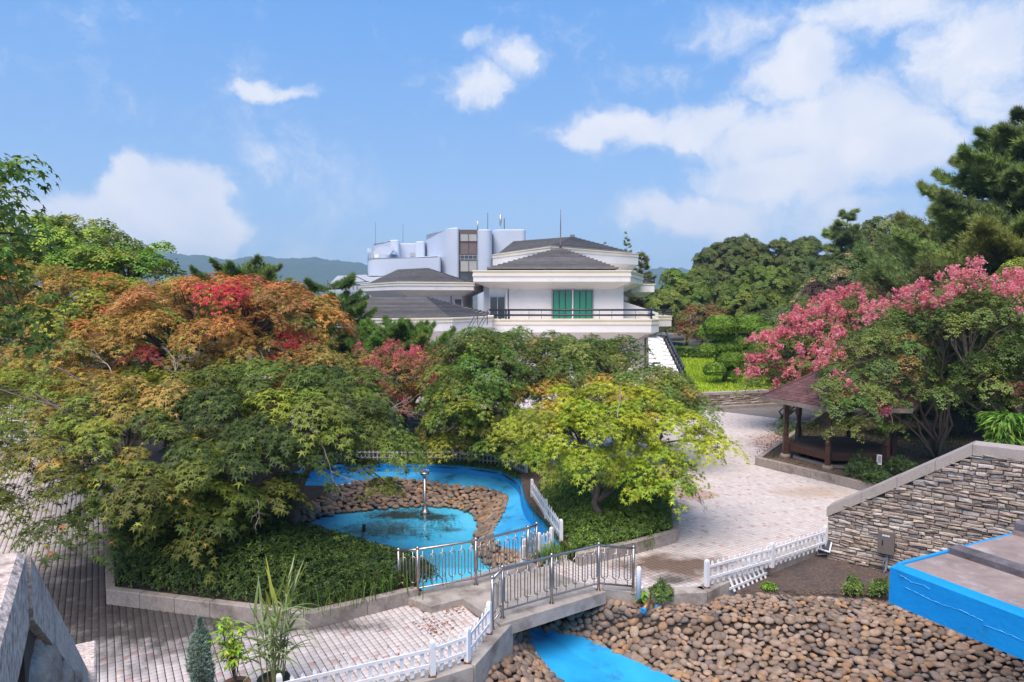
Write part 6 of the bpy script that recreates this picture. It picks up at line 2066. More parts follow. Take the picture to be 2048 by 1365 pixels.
# ---- the oak boughs close on the left
broadleaf('oak_tree', 'glossy green oak with lobed leaves reaching in close to the camera above the stair pier', Vector((-9.5, 8.5, 0)),
          [lobe(10, 350, 9.5, 50, 50, .7), lobe(-40, 420, 9.8, 70, 60, .9), lobe(20, 490, 9.8, 55, 50, .8), lobe(25, 620, 9.4, 50, 50, .7), lobe(0, 690, 9.2, 60, 35, .7), lobe(-30, 560, 9.4, 55, 60, .8), lobe(65, 585, 9.6, 22, 22, .4)],
          [(Vector((-9.0, 9.0, 4.5)), .14), (Vector((-8.6, 9.2, 7.2)), .10), (Vector((-8.8, 9.2, 5.8)), .08)],
          [(4, (.085, .145, .028)), (3, (.12, .19, .03)), (1.5, (.16, .23, .04))], leaf=.115, per_m2=95, pr=.36, seed=18, tpl=T_star(.26, .3), flat=.6, dens=.8, share=.7, tilt=.9, inner=.2, thin=.008)


# ---- middle maples and the yellow maple
broadleaf('maple_tree', 'rounded mid green maple behind the pond, between the pink crape myrtle and the hall', G(962, 905, .05),
          [lobe(960, 740, 25.5, 95, 65, 1.9), lobe(960, 690, 26, 70, 35, 1.4), lobe(910, 830, 25, 55, 55, 1.3), lobe(990, 830, 25, 60, 60, 1.3), lobe(940, 790, 25, 80, 50, 1.6), lobe(1020, 890, 23.5, 60, 30, 1.0), lobe(905, 880, 24.6, 35, 28, .8)],
          [(P(965, 830, 25.4), .13), (P(940, 770, 25.4), .08), (P(990, 770, 25.6), .08)],
          [(4, (.085, .155, .025)), (3, GREEN), (2, LIGHT), (1.2, LIME)], leaf=.125, per_m2=220, pr=.62, seed=21, flat=.28, droop=.2, zmin=-.5, dens=1.15, inner=.3)
broadleaf('maple_tree', 'broad ochre flecked green maple between the hall and the yellow green maple', G(1170, 880, .05),
          [lobe(1130, 730, 27, 120, 55, 2.0), lobe(1240, 760, 26.5, 120, 50, 2.0), lobe(1330, 790, 25.5, 70, 35, 1.4), lobe(1120, 690, 28, 45, 28, 1.0), lobe(1245, 700, 28, 50, 26, 1.0), lobe(1190, 690, 29, 40, 20, .9), lobe(1075, 780, 26, 70, 50, 1.4), lobe(1180, 830, 25, 110, 50, 1.6), lobe(1370, 810, 25, 45, 20, .9), lobe(1060, 690, 28.5, 30, 20, .7), lobe(1030, 668, 28.5, 22, 12, .6)],
          [(P(1160, 800, 26.5), .11), (P(1230, 780, 26.5), .08), (P(1100, 770, 26.8), .07), (P(1300, 800, 25.8), .05)],
          [(4, (.10, .165, .03)), (3, GREEN), (2, (.17, .20, .045)), (1, OCHRE), (1, DEEP)], leaf=.125, per_m2=210, pr=.58, seed=22, flat=.28, droop=.2, dens=1.15, inner=.35, zmin=-.4, share=.7)


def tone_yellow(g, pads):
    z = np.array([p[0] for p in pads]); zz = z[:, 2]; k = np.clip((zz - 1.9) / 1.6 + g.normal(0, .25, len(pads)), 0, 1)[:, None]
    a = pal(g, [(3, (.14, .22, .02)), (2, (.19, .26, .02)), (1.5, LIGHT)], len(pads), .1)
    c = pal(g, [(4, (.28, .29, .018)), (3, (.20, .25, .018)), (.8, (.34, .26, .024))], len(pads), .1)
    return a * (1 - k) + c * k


b = G(1200, 1066, KH - .04)
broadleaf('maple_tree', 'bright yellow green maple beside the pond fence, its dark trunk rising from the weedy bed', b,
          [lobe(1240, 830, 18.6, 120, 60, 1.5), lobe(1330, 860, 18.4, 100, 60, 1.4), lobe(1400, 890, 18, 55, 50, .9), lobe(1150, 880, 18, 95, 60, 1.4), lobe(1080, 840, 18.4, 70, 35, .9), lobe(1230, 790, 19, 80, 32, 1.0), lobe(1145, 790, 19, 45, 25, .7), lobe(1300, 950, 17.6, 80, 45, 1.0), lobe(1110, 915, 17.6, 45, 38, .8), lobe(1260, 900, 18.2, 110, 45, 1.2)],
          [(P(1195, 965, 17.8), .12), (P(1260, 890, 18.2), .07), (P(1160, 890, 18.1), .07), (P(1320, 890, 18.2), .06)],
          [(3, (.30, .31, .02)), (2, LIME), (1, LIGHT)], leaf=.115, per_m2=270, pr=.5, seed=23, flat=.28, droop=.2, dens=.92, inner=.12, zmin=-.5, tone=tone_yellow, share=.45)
# ---- crape myrtles
PINK = (.80, .21, .33); PINK2 = (.82, .36, .44); PINKD = (.70, .13, .24); CORAL = (.72, .37, .30)


def crape(label, base, lobes, forks, leafpal, seed, flow, leaf=.075, per=150, pr=.45, fsize=.085, fn=60, ftest=None, share=.9, group='crape myrtles', fl_cols=None, **kw):
    root, pads = broadleaf('crape_myrtle', label, base, lobes, forks, leafpal, leaf=leaf, per_m2=per, pr=pr, tpl=SPRIG3, seed=seed, group=group, bark=M_barkpale, share=share, multi=True, **kw)
    g = np.random.default_rng(seed + 500)
    Ps = []
    for c, ax, r, s in pads:
        if s < .99: continue
        k = ftest(c) if ftest else 1.0
        if g.random() > flow * k: continue
        # upright panicles at the ends of the shoots
        for q in range(g.integers(3, 8)):
            o = norm(ax + g.normal(0, .55, 3)); tip = c + o * r * g.uniform(.5, .95)
            n = int(fn * g.uniform(.5, 1.3)); t = g.random(n)
            Ps.append(tip + norm(o + np.array([0, 0, .6])) * (t * .30)[:, None] + g.normal(0, 1, (n, 3)) * (.10 * (1.15 - t))[:, None])
    if Ps:
        p = np.concatenate(Ps)
        leaf_mesh('blossom', PETAL, p, g.normal(size=p.shape), fsize * g.uniform(.7, 1.2, len(p)), pal(g, fl_cols or [(4, PINK), (4, PINK2), (1.5, PINKD), (2, CORAL)], len(p), .12), root, M_petal, g)
    return root


crape('pink and russet crape myrtle behind the pond, the stone lantern at its foot', G(860, 868, .05),
      [lobe(800, 760, 28.5, 85, 55, 1.8), lobe(760, 730, 29, 55, 35, 1.3), lobe(860, 740, 28.5, 45, 40, 1.2), lobe(780, 820, 28, 60, 40, 1.3), lobe(850, 815, 27.8, 45, 45, 1.1)],
      [(P(850, 820, 28), .06), (P(820, 800, 28), .06), (P(780, 790, 28.3), .05)],
      [(3, (.12, .12, .035)), (2, (.26, .17, .04)), (2, (.16, .13, .04)), (1.5, (.30, .10, .07))], 31, .5, leaf=.085, per=120, pr=.42, fn=13, fsize=.062, fl_cols=[(3, (.62, .12, .18)), (3, (.60, .22, .20)), (1.5, PINK), (1, (.5, .18, .14))])


def right_flow(c):
    zc = c[1]; sx = 1024 + c[0] / zc * FPX; sy = 595 + (CAM_H - c[2]) / zc * FPX
    line = np.interp(sx, [1480, 1560, 1700, 1850, 2000, 2060], [735, 690, 615, 590, 560, 620])
    d = sy - line
    if d < 50: return 1.0
    if d < 105 and sx < 1680: return .95
    return .03


LC = [(4, (.075, .12, .028)), (3, (.10, .145, .032)), (2, (.14, .165, .038)), (.5, (.24, .15, .05)), (1, DEEP)]
b1 = P(1560, 850, 34); b1.z = KH
crape('vivid pink crape myrtle arching behind the pavilion, fullest in bloom', b1,
      [lobe(1570, 720, 33, 70, 50, 1.8), lobe(1640, 690, 33.5, 80, 55, 2.0), lobe(1720, 650, 34, 85, 55, 2.2), lobe(1530, 760, 32.5, 40, 35, 1.1), lobe(1620, 770, 32, 70, 40, 1.5), lobe(1800, 630, 34.5, 80, 50, 2.0), lobe(1590, 860, 32, 40, 20, .8)],
      [(P(1600, 790, 33), .07), (P(1650, 770, 33), .07), (P(1700, 760, 33.5), .06), (P(1570, 800, 33), .05)],
      LC, 32, 1.0, per=120, pr=.55, fn=30, fsize=.078, ftest=right_flow, leaf=.10, nmax=120)
crape('wide crape myrtle with many pale leaning stems over the pavilion roof, mostly green leaves', G(1872, 915, KH),
      [lobe(1750, 720, 24.5, 95, 65, 1.8), lobe(1860, 690, 25, 110, 75, 2.0), lobe(1700, 770, 23.5, 70, 40, 1.2), lobe(1950, 700, 25.5, 90, 80, 2.0), lobe(1735, 848, 22.6, 62, 18, .8), lobe(1735, 800, 22.4, 70, 30, .9), lobe(1850, 785, 22.8, 60, 18, .8), lobe(1860, 640, 26.5, 110, 50, 1.8)],
      [(P(1790, 790, 23.6), .055), (P(1830, 760, 24), .055), (P(1870, 770, 24), .06), (P(1910, 770, 24), .055), (P(1755, 800, 23.2), .045), (P(1850, 720, 24.4), .05), (P(1890, 700, 24), .05), (P(1930, 740, 24.3), .05), (P(1815, 720, 24.2), .045), (P(1780, 740, 23.8), .04), (P(1900, 800, 23.5), .04)],
      LC, 33, .85, per=170, pr=.46, fn=22, fsize=.07, ftest=right_flow, leaf=.085, nmax=200, zmin=-.25)
crape('crape myrtle with dense dark crown above the ledge stone wall, beside the bamboo', G(1968, 880, KH),
      [lobe(1980, 640, 22.5, 90, 60, 1.7), lobe(2040, 700, 22, 70, 80, 1.7), lobe(1940, 600, 24, 90, 50, 1.7), lobe(2000, 760, 22, 80, 45, 1.4), lobe(2050, 800, 21.5, 40, 40, .9)],
      [(P(1960, 760, 22.4), .07), (P(2000, 770, 22.4), .06), (P(1935, 740, 22.6), .05)],
      LC, 34, .85, per=170, pr=.46, fn=20, fsize=.07, ftest=right_flow, leaf=.085, nmax=120)


# ---- pines: whorls of layered boughs carrying needle tufts
def pine(name, label, base, top, rmax, levels, seed, cols, tuft=.22, nb=7, dens=60, shape=.9, up=.25, z0=.12, group=None, tpl=None, fl=.30, cat='tree'):
    g = np.random.default_rng(seed)
    base, top = Vector(base), Vector(top)
    root = empty(name, base, label, cat, group)
    mb = MB(); mb.tube([base - Vector((0, 0, .2)), base.lerp(top, .5), top], [rmax * .055, rmax * .035, .02], 8)
    mb.build('trunk', M_bark, root)
    bm_ = MB(); Ps, Ns, Cs = [], [], []
    for L in range(levels):
        t = z0 + (1 - z0) * (L + g.uniform(-.5, .5)) / levels
        t = min(max(t, .03), .98)
        rr = rmax * min(1, (1 - t) ** shape * 1.08) * g.uniform(.85, 1.1) + .25
        nbk = max(3, int(nb * g.uniform(.8, 1.2) * (.5 + .5 * (1 - t))))
        a0 = g.uniform(0, 6.28)
        for k in range(nbk):
            a = a0 + 2 * math.pi * k / nbk + g.normal(0, .2)
            r_ = rr * g.uniform(.6, 1.12)
            st = base.lerp(top, min(.99, max(.03, t + g.normal(0, .6) * (1 - z0) / levels))); d = Vector((math.cos(a), math.sin(a), 0))
            pts = [st + d * r_ * s + Vector((0, 0, r_ * (-.10 * math.sin(math.pi * s) + up * s * s))) for s in np.linspace(0, 1, 6)]
            bm_.tube(pts, [max(.012, .02 * r_ * (1 - s)) for s in np.linspace(0, .95, 6)], 4, caps=False)
            # foliage shelves along the outer two thirds of the bough
            m = max(10, int(dens * r_))
            s = g.uniform(.25, 1.03, m) ** .8
            w = r_ * fl * np.sin(np.clip(s, 0, 1) * math.pi * .93 + .15) + .08
            off = g.normal(0, .45, m) * w
            side = np.array([-d.y, d.x, 0])
            q = np.array([tuple(p) for p in pts]); si = s * 5; i0 = np.clip(si.astype(int), 0, 4); f = (si - i0)[:, None]
            p = q[i0] * (1 - f) + q[i0 + 1] * f + side * off[:, None] + np.array([0, 0, 1.]) * (np.abs(g.normal(0, .10, m)) * r_ * .35 - np.abs(off) * .15)[:, None]
            Ps.append(p)
            dn_ = np.array([d.x, d.y, 0])
            Ns.append(dn_ * .75 + side * (off / (w + .01) * .5)[:, None] + np.array([0, 0, .8]) + g.normal(0, .3, (m, 3)))
            Cs.append(np.repeat(pal(g, cols, 1, .14), m, 0))
    bm_.build('branch', M_bark, root)
    p = np.concatenate(Ps); n = np.concatenate(Ns); c = np.concatenate(Cs) * (1 + g.normal(0, .14, (len(p), 1)))
    leaf_mesh('crown', tpl or NEEDLE, p, n, tuft * g.uniform(.75, 1.2, len(p)), np.clip(c, .004, .5), root, M_needle, g)
    return root


PG = [(3, (.135, .175, .056)), (2, (.165, .21, .062)), (1.5, (.10, .14, .05)), (1, (.19, .235, .062))]
b = XY(2075, 34)
pine('pine_tree', 'huge dark green white pine towering above the pink crape myrtles', (b.x, b.y, .8), P(2085, 222, 34), 9.4, 20, 41, PG, tuft=.38, nb=15, dens=150, shape=.62, up=.16, z0=.14, fl=.46)
b = XY(1690, 62)
pine('pine_tree', 'bluish pine with a pointed top among the far trees behind the lawn', (b.x, b.y, 1), P(1695, 424, 62), 5.6, 18, 42, PG, tuft=.5, nb=12, dens=75, shape=.8, up=.12, z0=.1, fl=.5)
b = XY(1830, 48)
pine('pine_tree', 'lower spreading pine beneath the huge white pine', (b.x, b.y, 1), P(1850, 450, 48), 6.2, 14, 43, PG, tuft=.45, nb=12, dens=75, shape=.6, up=.18, z0=.2, fl=.45)
RP = [(3, (.11, .17, .036)), (2, (.135, .20, .040)), (1.5, (.08, .13, .034))]
b = XY(665, 37)
pine('pine_tree', 'dense red pine with flat topped boughs against the white hall, behind the orange maple', (b.x, b.y, 0), P(655, 560, 37), 3.1, 11, 44, RP, tuft=.27, nb=11, dens=190, shape=.35, up=.25, z0=.2, fl=.5)
b = XY(800, 33)
pine('pine_tree', 'low bright green pine with upswept tips in front of the grey hall roofs', (b.x, b.y, 0), P(800, 655, 33), 3.0, 8, 45, [(3, (.10, .17, .035)), (2, (.13, .20, .04))], tuft=.26, nb=12, dens=190, shape=.35, up=.4, z0=.4, fl=.48)
b = XY(480, 40)
pine('pine_tree', 'old pine whose twisted top boughs show against the hills above the orange maple', (b.x, b.y, 0), P(490, 520, 40), 5.0, 9, 46, [(3, (.11, .165, .042)), (2, (.14, .195, .046))], tuft=.27, nb=9, dens=120, shape=.35, up=.22, z0=.5, fl=.42)
# narrow conifers near the hall
b = XY(1253, 118)
pine('cypress_tree', 'slim dark conifer spire just behind the hall roof', (b.x, b.y, 1), P(1254, 466, 118), 1.5, 22, 47, PG, tuft=.5, nb=6, dens=26, shape=.85, up=.3, z0=.05)
b = XY(1208, 122)
pine('cypress_tree', 'tiny conifer tip peeping over the hall roof ridge', (b.x, b.y, 1), P(1207, 485, 122), 1.2, 20, 48, PG, tuft=.5, nb=6, dens=26, shape=.85, up=.3, z0=.05)
b = XY(1284, 90)
pine('metasequoia_tree', 'olive brown redwood spire beside the end wall of the hall', (b.x, b.y, 1), P(1283, 500, 90), 3.0, 24, 49, [(3, (.13, .15, .03)), (2, (.17, .16, .035)), (1, (.09, .12, .03))], tuft=.5, nb=8, dens=34, shape=.8, up=.1, z0=.05)


# ---- the wood on the right, tree by tree
def far_tree(label, px, D, lobes, cols, seed, leaf=.25, per=42, pr=.72, name='broadleaf_tree', dens=1.0, tr=.16, tpl=None, **kw):
    b = XY(px, D); b.z = .8
    top = Vector(tuple(lobes[0][0]))
    fk = [(b.lerp(top, .6), tr), (b.lerp(top, .75) + Vector((.8, 0, 0)), tr * .7), (b.lerp(top, .7) - Vector((.8, 0, 0)), tr * .7)]
    return broadleaf(name, label, b, lobes, fk, cols, leaf=leaf, per_m2=per, pr=pr, tpl=tpl or SPRIG5, seed=seed, flat=.55, dens=dens, share=.5, tilt=.8, inner=.45, **kw)


DK1 = [(3, (.075, .10, .028)), (2, (.10, .125, .032)), (1, (.13, .155, .036))]
GR1 = [(3, (.105, .15, .026)), (2, (.14, .185, .030)), (1, (.08, .115, .025))]
far_tree('dark rounded oak at the left end of the far wood, nearest the distant hills', 1440, 88, [lobe(1450, 540, 88, 62, 55, 4), lobe(1420, 580, 86, 45, 40, 3), lobe(1480, 520, 89, 55, 48, 3.5), lobe(1440, 610, 86, 60, 40, 3)], DK1, 51)
far_tree('dark oak with a domed top and sky gaps in the middle of the far wood', 1560, 86, [lobe(1555, 530, 86, 65, 52, 4), lobe(1610, 520, 87, 45, 45, 3.5), lobe(1590, 570, 84, 70, 45, 4)], DK1, 52, dens=.85)
far_tree('fresh green tree with layered boughs in front of the dark oaks', 1535, 72, [lobe(1530, 575, 72, 78, 45, 3.4), lobe(1500, 610, 71, 60, 40, 3), lobe(1570, 610, 71, 60, 45, 3), lobe(1530, 640, 70, 70, 30, 3)], GR1, 53, leaf=.24, per=48, pr=.65)
far_tree('green tree beside the hall terrace, at the near end of the far wood', 1375, 80, [lobe(1375, 600, 80, 45, 40, 3), lobe(1350, 570, 82, 28, 35, 2), lobe(1330, 620, 78, 40, 40, 2.5), lobe(1395, 570, 84, 30, 35, 2)], GR1, 54, leaf=.25, per=44, pr=.65)
far_tree('loose crowned poplar showing sky between its branches, right of the pointed pine', 1775, 64, [lobe(1770, 470, 64, 60, 36, 2.4), lobe(1800, 500, 64, 45, 36, 2.2), lobe(1745, 510, 64, 40, 40, 2)], [(3, (.09, .12, .03)), (2, (.13, .15, .035)), (1, (.06, .09, .03))], 55, leaf=.26, per=30, pr=.55, dens=.6)
far_tree('olive tree speckled with pale flower heads in front of the pointed pine', 1720, 54, [lobe(1710, 560, 54, 85, 45, 3.2), lobe(1770, 530, 54, 70, 45, 3), lobe(1660, 600, 53, 60, 40, 2.6), lobe(1800, 570, 53, 60, 40, 2.6)], [(3, (.085, .12, .034)), (2, (.065, .10, .03)), (1.4, (.28, .22, .10))], 56, leaf=.22, per=50, pr=.7)
far_tree('purple brown leaved tree behind the vivid pink crape myrtle', 1680, 48, [lobe(1680, 605, 48, 55, 38, 2.0), lobe(1650, 640, 47.5, 50, 30, 1.8), lobe(1640, 590, 48, 28, 25, 1.2)], [(3, (.060, .035, .030)), (2, (.085, .05, .036)), (1, (.08, .08, .035))], 57, leaf=.18, per=70, pr=.55)
far_tree('grey green bushy tree behind the clipped pines', 1600, 56, [lobe(1590, 650, 56, 60, 40, 2.4), lobe(1640, 660, 54, 55, 45, 2.2), lobe(1545, 650, 58, 40, 28, 1.8)], [(3, (.11, .145, .05)), (2, (.085, .12, .04)), (1, (.15, .17, .06))], 58, leaf=.2, per=55, pr=.6)
broadleaf('maple_tree', 'reddish brown maple by the path behind the lawn hedge', P(1402, 690, 70) - Vector((0, 0, .3)),
          [lobe(1405, 640, 70, 52, 34, 2.4), lobe(1430, 660, 69, 30, 24, 1.6), lobe(1385, 665, 69, 30, 24, 1.6)], [(P(1405, 665, 70), .12)],
          [(3, (.17, .085, .035)), (2, (.21, .12, .04)), (1.5, (.12, .055, .035)), (.7, (.13, .13, .035))], leaf=.2, per_m2=70, pr=.6, seed=59, flat=.35, share=.7)
far_tree('yellow green bush at the right edge above the crape myrtles', 2045, 27, [lobe(2045, 560, 27, 40, 45, 1.2), lobe(2060, 620, 26.5, 50, 60, 1.2)], [(3, (.19, .25, .03)), (2, LIGHT), (1, (.25, .27, .03))], 60, leaf=.12, per=150, pr=.4)
for k, (px, D, yt, s) in enumerate(((1330, 112, 575, 45), (1480, 100, 555, 70), (1640, 96, 535, 75), (1760, 92, 520, 80), (1880, 80, 510, 95), (2010, 72, 480, 110))):
    far_tree(['shadowed tree at the back of the wood behind the hall corner', 'tall dim tree behind the dark oaks', 'dim tree behind the pointed pine, back of the wood', 'deep green tree at the back behind the poplar', 'deep green tree behind the lower spreading pine', 'deep green tree behind the huge white pine'][k],
             px, D, [lobe(px, yt + 45, D, s, 45, 4), lobe(px, yt + 95, D - 2, s * 1.2, 45, 4)], DK1, 70 + k, leaf=.36, per=20, pr=1.0, dens=.9, nmax=20)
for k, (px, D, yt, s) in enumerate(((-30, 46, 560, 90), (330, 52, 575, 80), (560, 60, 570, 80), (150, 40, 600, 100))):
    far_tree(['green tree behind the oak boughs at the far left', 'green tree between the hill slope and the great orange maple', 'dim green tree behind the twisted pine', 'deep green tree behind the orange brown maple'][k],
             px, D, [lobe(px, yt + 40, D, s, 40, 2.5), lobe(px, yt + 95, D - 1, s, 45, 2.5)], GR1 if k % 2 else DK1, 80 + k, leaf=.3, per=26, pr=.9, nmax=30)


# ---- clipped cloud pines on the lawn
def topiary(label, base, clouds, seed, stem):
    g = np.random.default_rng(seed)
    root = empty('topiary_pine', base, label, 'tree', 'clipped cloud pines on the lawn')
    mb = MB(); bs_ = Vector(base)
    mb.tube([bs_ - Vector((0, 0, .1))] + [Vector(s) for s in stem], [.17, .15, .12, .09, .06][:len(stem) + 1], 8)
    for c, r in clouds:
        c_ = Vector(tuple(c)); s = min(stem, key=lambda q: (Vector(q) - c_).length + abs(Vector(q).z - c_.z + .3)); mb.tube([Vector(s), Vector(s).lerp(c_, .5) - Vector((0, 0, .08)), c_], [.07, .06, .04], 6)
    mb.build('trunk', M_bark, root)
    cols = [(3, (.085, .155, .014)), (2, (.115, .195, .016)), (1.2, (.06, .11, .013))]
    for c, r in [(c, r * np.array([.88, .9, 1.22])) for c, r in clouds]:
        n = int(3600 * (r[0] * r[1] + r[0] * r[2]) / 2 + 300)
        d = norm(g.normal(size=(n, 3))); d[:, 2] = np.where(d[:, 2] < -.35, -d[:, 2] * .5, d[:, 2]); d = norm(d)
        bump = 1 + .06 * np.sin(d[:, 0] * 9 + seed) * np.sin(d[:, 1] * 8) + .05 * np.sin(d[:, 2] * 11)
        p = c + d * r * (bump * g.uniform(.90, 1.0, n))[:, None]
        leaf_mesh('foliage_cloud', SPRIG3, p, d / r * r.min() + g.normal(0, .22, d.shape), .15 * g.uniform(.7, 1.2, n), pal(g, cols, n, .2), root, M_needle, g)
    return root


D_ = 44.0
B_ = P(1450, 772, D_); B_.z = LZ
topiary('clipped cloud pine with a bare forked trunk, nearest of the three on the lawn', B_,
        [lobe(1442, 655, D_, 38, 21, 1.2), lobe(1448, 695, D_ + .3, 32, 14, 1.0), lobe(1418, 700, D_, 22, 11, .7), lobe(1458, 722, D_ - .2, 29, 17, .9), lobe(1430, 742, D_ - .5, 24, 14, .8), lobe(1468, 747, D_ - .2, 18, 13, .6), lobe(1440, 672, D_ + .3, 30, 12, .9), lobe(1468, 700, D_ + .5, 16, 12, .6)],
        161, [P(1449, 745, D_), P(1450, 715, D_), P(1446, 690, D_), P(1443, 665, D_)])
D_ = 47.0
B_ = P(1540, 770, D_); B_.z = LZ
topiary('clipped cloud pine with a broad domed top, closest to the pink crape myrtle', B_,
        [lobe(1540, 673, D_, 36, 18, 1.2), lobe(1530, 700, D_, 34, 15, 1.1), lobe(1518, 728, D_, 28, 14, .9), lobe(1550, 740, D_, 24, 14, .8), lobe(1560, 700, D_ + .4, 20, 13, .7), lobe(1525, 752, D_, 18, 10, .6)],
        162, [P(1540, 750, D_), P(1538, 720, D_), P(1540, 690, D_)])
D_ = 50.0
B_ = P(1495, 764, D_); B_.z = LZ
topiary('clipped cloud pine at the back, between the other two on the lawn', B_,
        [lobe(1500, 655, D_, 38, 20, 1.2), lobe(1488, 686, D_, 20, 15, .8), lobe(1510, 690, D_, 22, 14, .8), lobe(1486, 712, D_, 18, 12, .7), lobe(1500, 735, D_, 22, 12, .7), lobe(1405, 668, D_ + 1, 12, 14, .6)],
        163, [P(1497, 745, D_), P(1498, 715, D_), P(1500, 675, D_)])


# ---- low planting
def scatter_mass(name, label, cat, poly, hfun, n, tpl, size, cols, seed, parent=None, mt=None, kind='stuff', depth=.55, upw=.8):
    g = np.random.default_rng(seed)
    xs = np.array([p[0] for p in poly]); ys = np.array([p[1] for p in poly])
    m = int(n * 2.2)
    x = g.uniform(xs.min(), xs.max(), m); y = g.uniform(ys.min(), ys.max(), m)
    k = inside(poly, x, y); x, y = x[k][:n], y[k][:n]
    z1, z0 = hfun(x, y)
    u = 1 - g.random(len(x)) ** 2 * depth
    z = z0 + (z1 - z0) * u
    e = .05
    gx = (hfun(x + e, y)[0] - z1) / e; gy = (hfun(x, y + e)[0] - z1) / e
    nr = np.stack([-gx * .6, -gy * .6, np.full(len(x), upw)], 1) + g.normal(0, .45, (len(x), 3))
    c = pal(g, cols, len(x), .2)
    o = leaf_mesh(name, tpl, np.stack([x, y, z], 1), nr, size * g.uniform(.7, 1.25, len(x)), c, parent, mt or M_leaf, g, kind=kind)
    if label: tag(o, label, cat)
    return o


def edge_dist(poly, x, y):
    d = np.full(np.shape(x), 1e9)
    for i in range(len(poly)):
        ax, ay, bx, by = poly[i - 1][0], poly[i - 1][1], poly[i][0], poly[i][1]
        L = (bx - ax) ** 2 + (by - ay) ** 2
        t = np.clip(((x - ax) * (bx - ax) + (y - ay) * (by - ay)) / max(L, 1e-9), 0, 1)
        d = np.minimum(d, np.hypot(x - ax - t * (bx - ax), y - ay - t * (by - ay)))
    return d


def lumps(x, y, f=2.2, s=0.0):
    return np.sin(x * f + s) * np.sin(y * f * 1.13 + s * 2) * .5 + np.sin(x * f * 2.3 + 1 + s) * np.sin(y * f * 2.1 + s) * .3 + np.sin(x * f * 5.1 + s) * np.sin(y * f * 4.7) * .2


hp = [tuple(bed_left[0] + Vector((.12, .12, 0)))[:2], tuple(G(420, 1226))[:2], tuple(G(610, 1250))[:2], tuple(G(735, 1222))[:2], tuple(G(880, 1185))[:2], tuple(G(850, 1165))[:2], tuple(G(760, 1140))[:2], tuple(G(640, 1115))[:2], tuple(G(500, 1080))[:2], tuple(G(430, 1020))[:2], tuple(G(330, 1000))[:2], tuple(bed_left[0] + tdir * 5 + Vector((.12, 0, 0)))[:2]]


def h_hedge(x, y):
    d = np.clip(edge_dist(hp, x, y) / .55, 0, 1)
    k = np.interp(x / y * FPX + 1024, [200, 560, 640, 760, 900], [.85, .80, .55, .45, .32])
    return KH + .12 + k * (d ** .5) * (1 + .22 * lumps(x, y, 2.0)), np.full(np.shape(x), KH - .02)


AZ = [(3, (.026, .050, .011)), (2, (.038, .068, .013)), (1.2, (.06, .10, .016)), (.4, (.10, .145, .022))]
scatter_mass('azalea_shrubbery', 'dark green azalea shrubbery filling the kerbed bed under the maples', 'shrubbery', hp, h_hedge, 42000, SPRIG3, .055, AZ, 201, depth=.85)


def weeds(name, label, cat, pts, n, hgt, seed, cols, width=.012, spread=.35, parent=None, bend=.5):
    """tufts of arching grass blades round given points; three segments per blade"""
    g = np.random.default_rng(seed)
    V, C = [], []
    pts = np.array([tuple(p) for p in pts])
    i = g.integers(0, len(pts), n)
    b = pts[i] + np.stack([g.normal(0, spread, n), g.normal(0, spread, n), np.zeros(n)], 1)
    a = g.uniform(0, 6.28, n); h = hgt * g.uniform(.5, 1.15, n); be = bend * g.uniform(.3, 1.3, n)
    d = np.stack([np.cos(a), np.sin(a), np.zeros(n)], 1); s = np.stack([-np.sin(a), np.cos(a), np.zeros(n)], 1)
    rows = []
    for t, w in ((0, 1), (.4, .9), (.75, .6)):
        p = b + d * (h * be * t ** 2)[:, None]; p[:, 2] += h * (t - .25 * be * t ** 2)
        rows += [p - s * (width * w), p + s * (width * w)]
    p = b + d * (h * be)[:, None]; p[:, 2] += h * (1 - .35 * be); rows.append(p)
    V = np.stack(rows, 1)
    tf = np.array([(0, 1, 3), (0, 3, 2), (2, 3, 5), (2, 5, 4), (4, 5, 6)])
    F = (tf[None] + (np.arange(n) * 7)[:, None, None]).reshape(-1, 3)
    me = bpy.data.meshes.new(name); fill(me, V.reshape(-1, 3), F); me.materials.append(M_leaf)
    ca = me.color_attributes.new('leaf_color', 'FLOAT_COLOR', 'POINT'); c = pal(g, cols, n, .2)
    Cc = np.ones((n, 7, 4), np.float32); Cc[:, :, :3] = c[:, None, :]; ca.data.foreach_set('color', Cc.reshape(-1))
    o = link(name, me, parent); o['kind'] = 'stuff'
    if label: tag(o, label, cat)
    return o


GRASS = [(3, (.11, .20, .028)), (2, (.15, .25, .035)), (1, (.08, .15, .025))]
weeds('weeds', 'tall wild grass along the kerb of the left bed near the footbridge', 'grass', [G(x, y, KH - .03) for x, y in ((640, 1208), (670, 1200), (700, 1194), (730, 1188), (760, 1180), (780, 1175), (600, 1200), (720, 1150), (770, 1145), (800, 1150), (835, 1165), (580, 1185))], 620, .5, 210, [(3, (.07, .13, .022)), (2, (.10, .17, .028)), (1, (.13, .2, .04))], spread=.3, width=.009)
mp = [tuple(G(x, y, .1))[:2] for x, y in ((1142, 1122), (1140, 1100), (1120, 1062), (1096, 1022), (1078, 985))] + [tuple(p)[:2] for p in bed_mid_poly[6:-1]]


def h_mid(x, y):
    d = np.clip(edge_dist(mp, x, y) / .6, 0, 1)
    sx = x / y * FPX + 1024
    return KH + .1 + .62 * d ** .6 * (1 + .4 * lumps(x, y, 1.7, 1.3)) * np.interp(sx, [1050, 1125, 1160, 1240, 1280, 1340], [.3, .5, .55, .5, .95, 1.0]), np.full(np.shape(x), KH - .02)


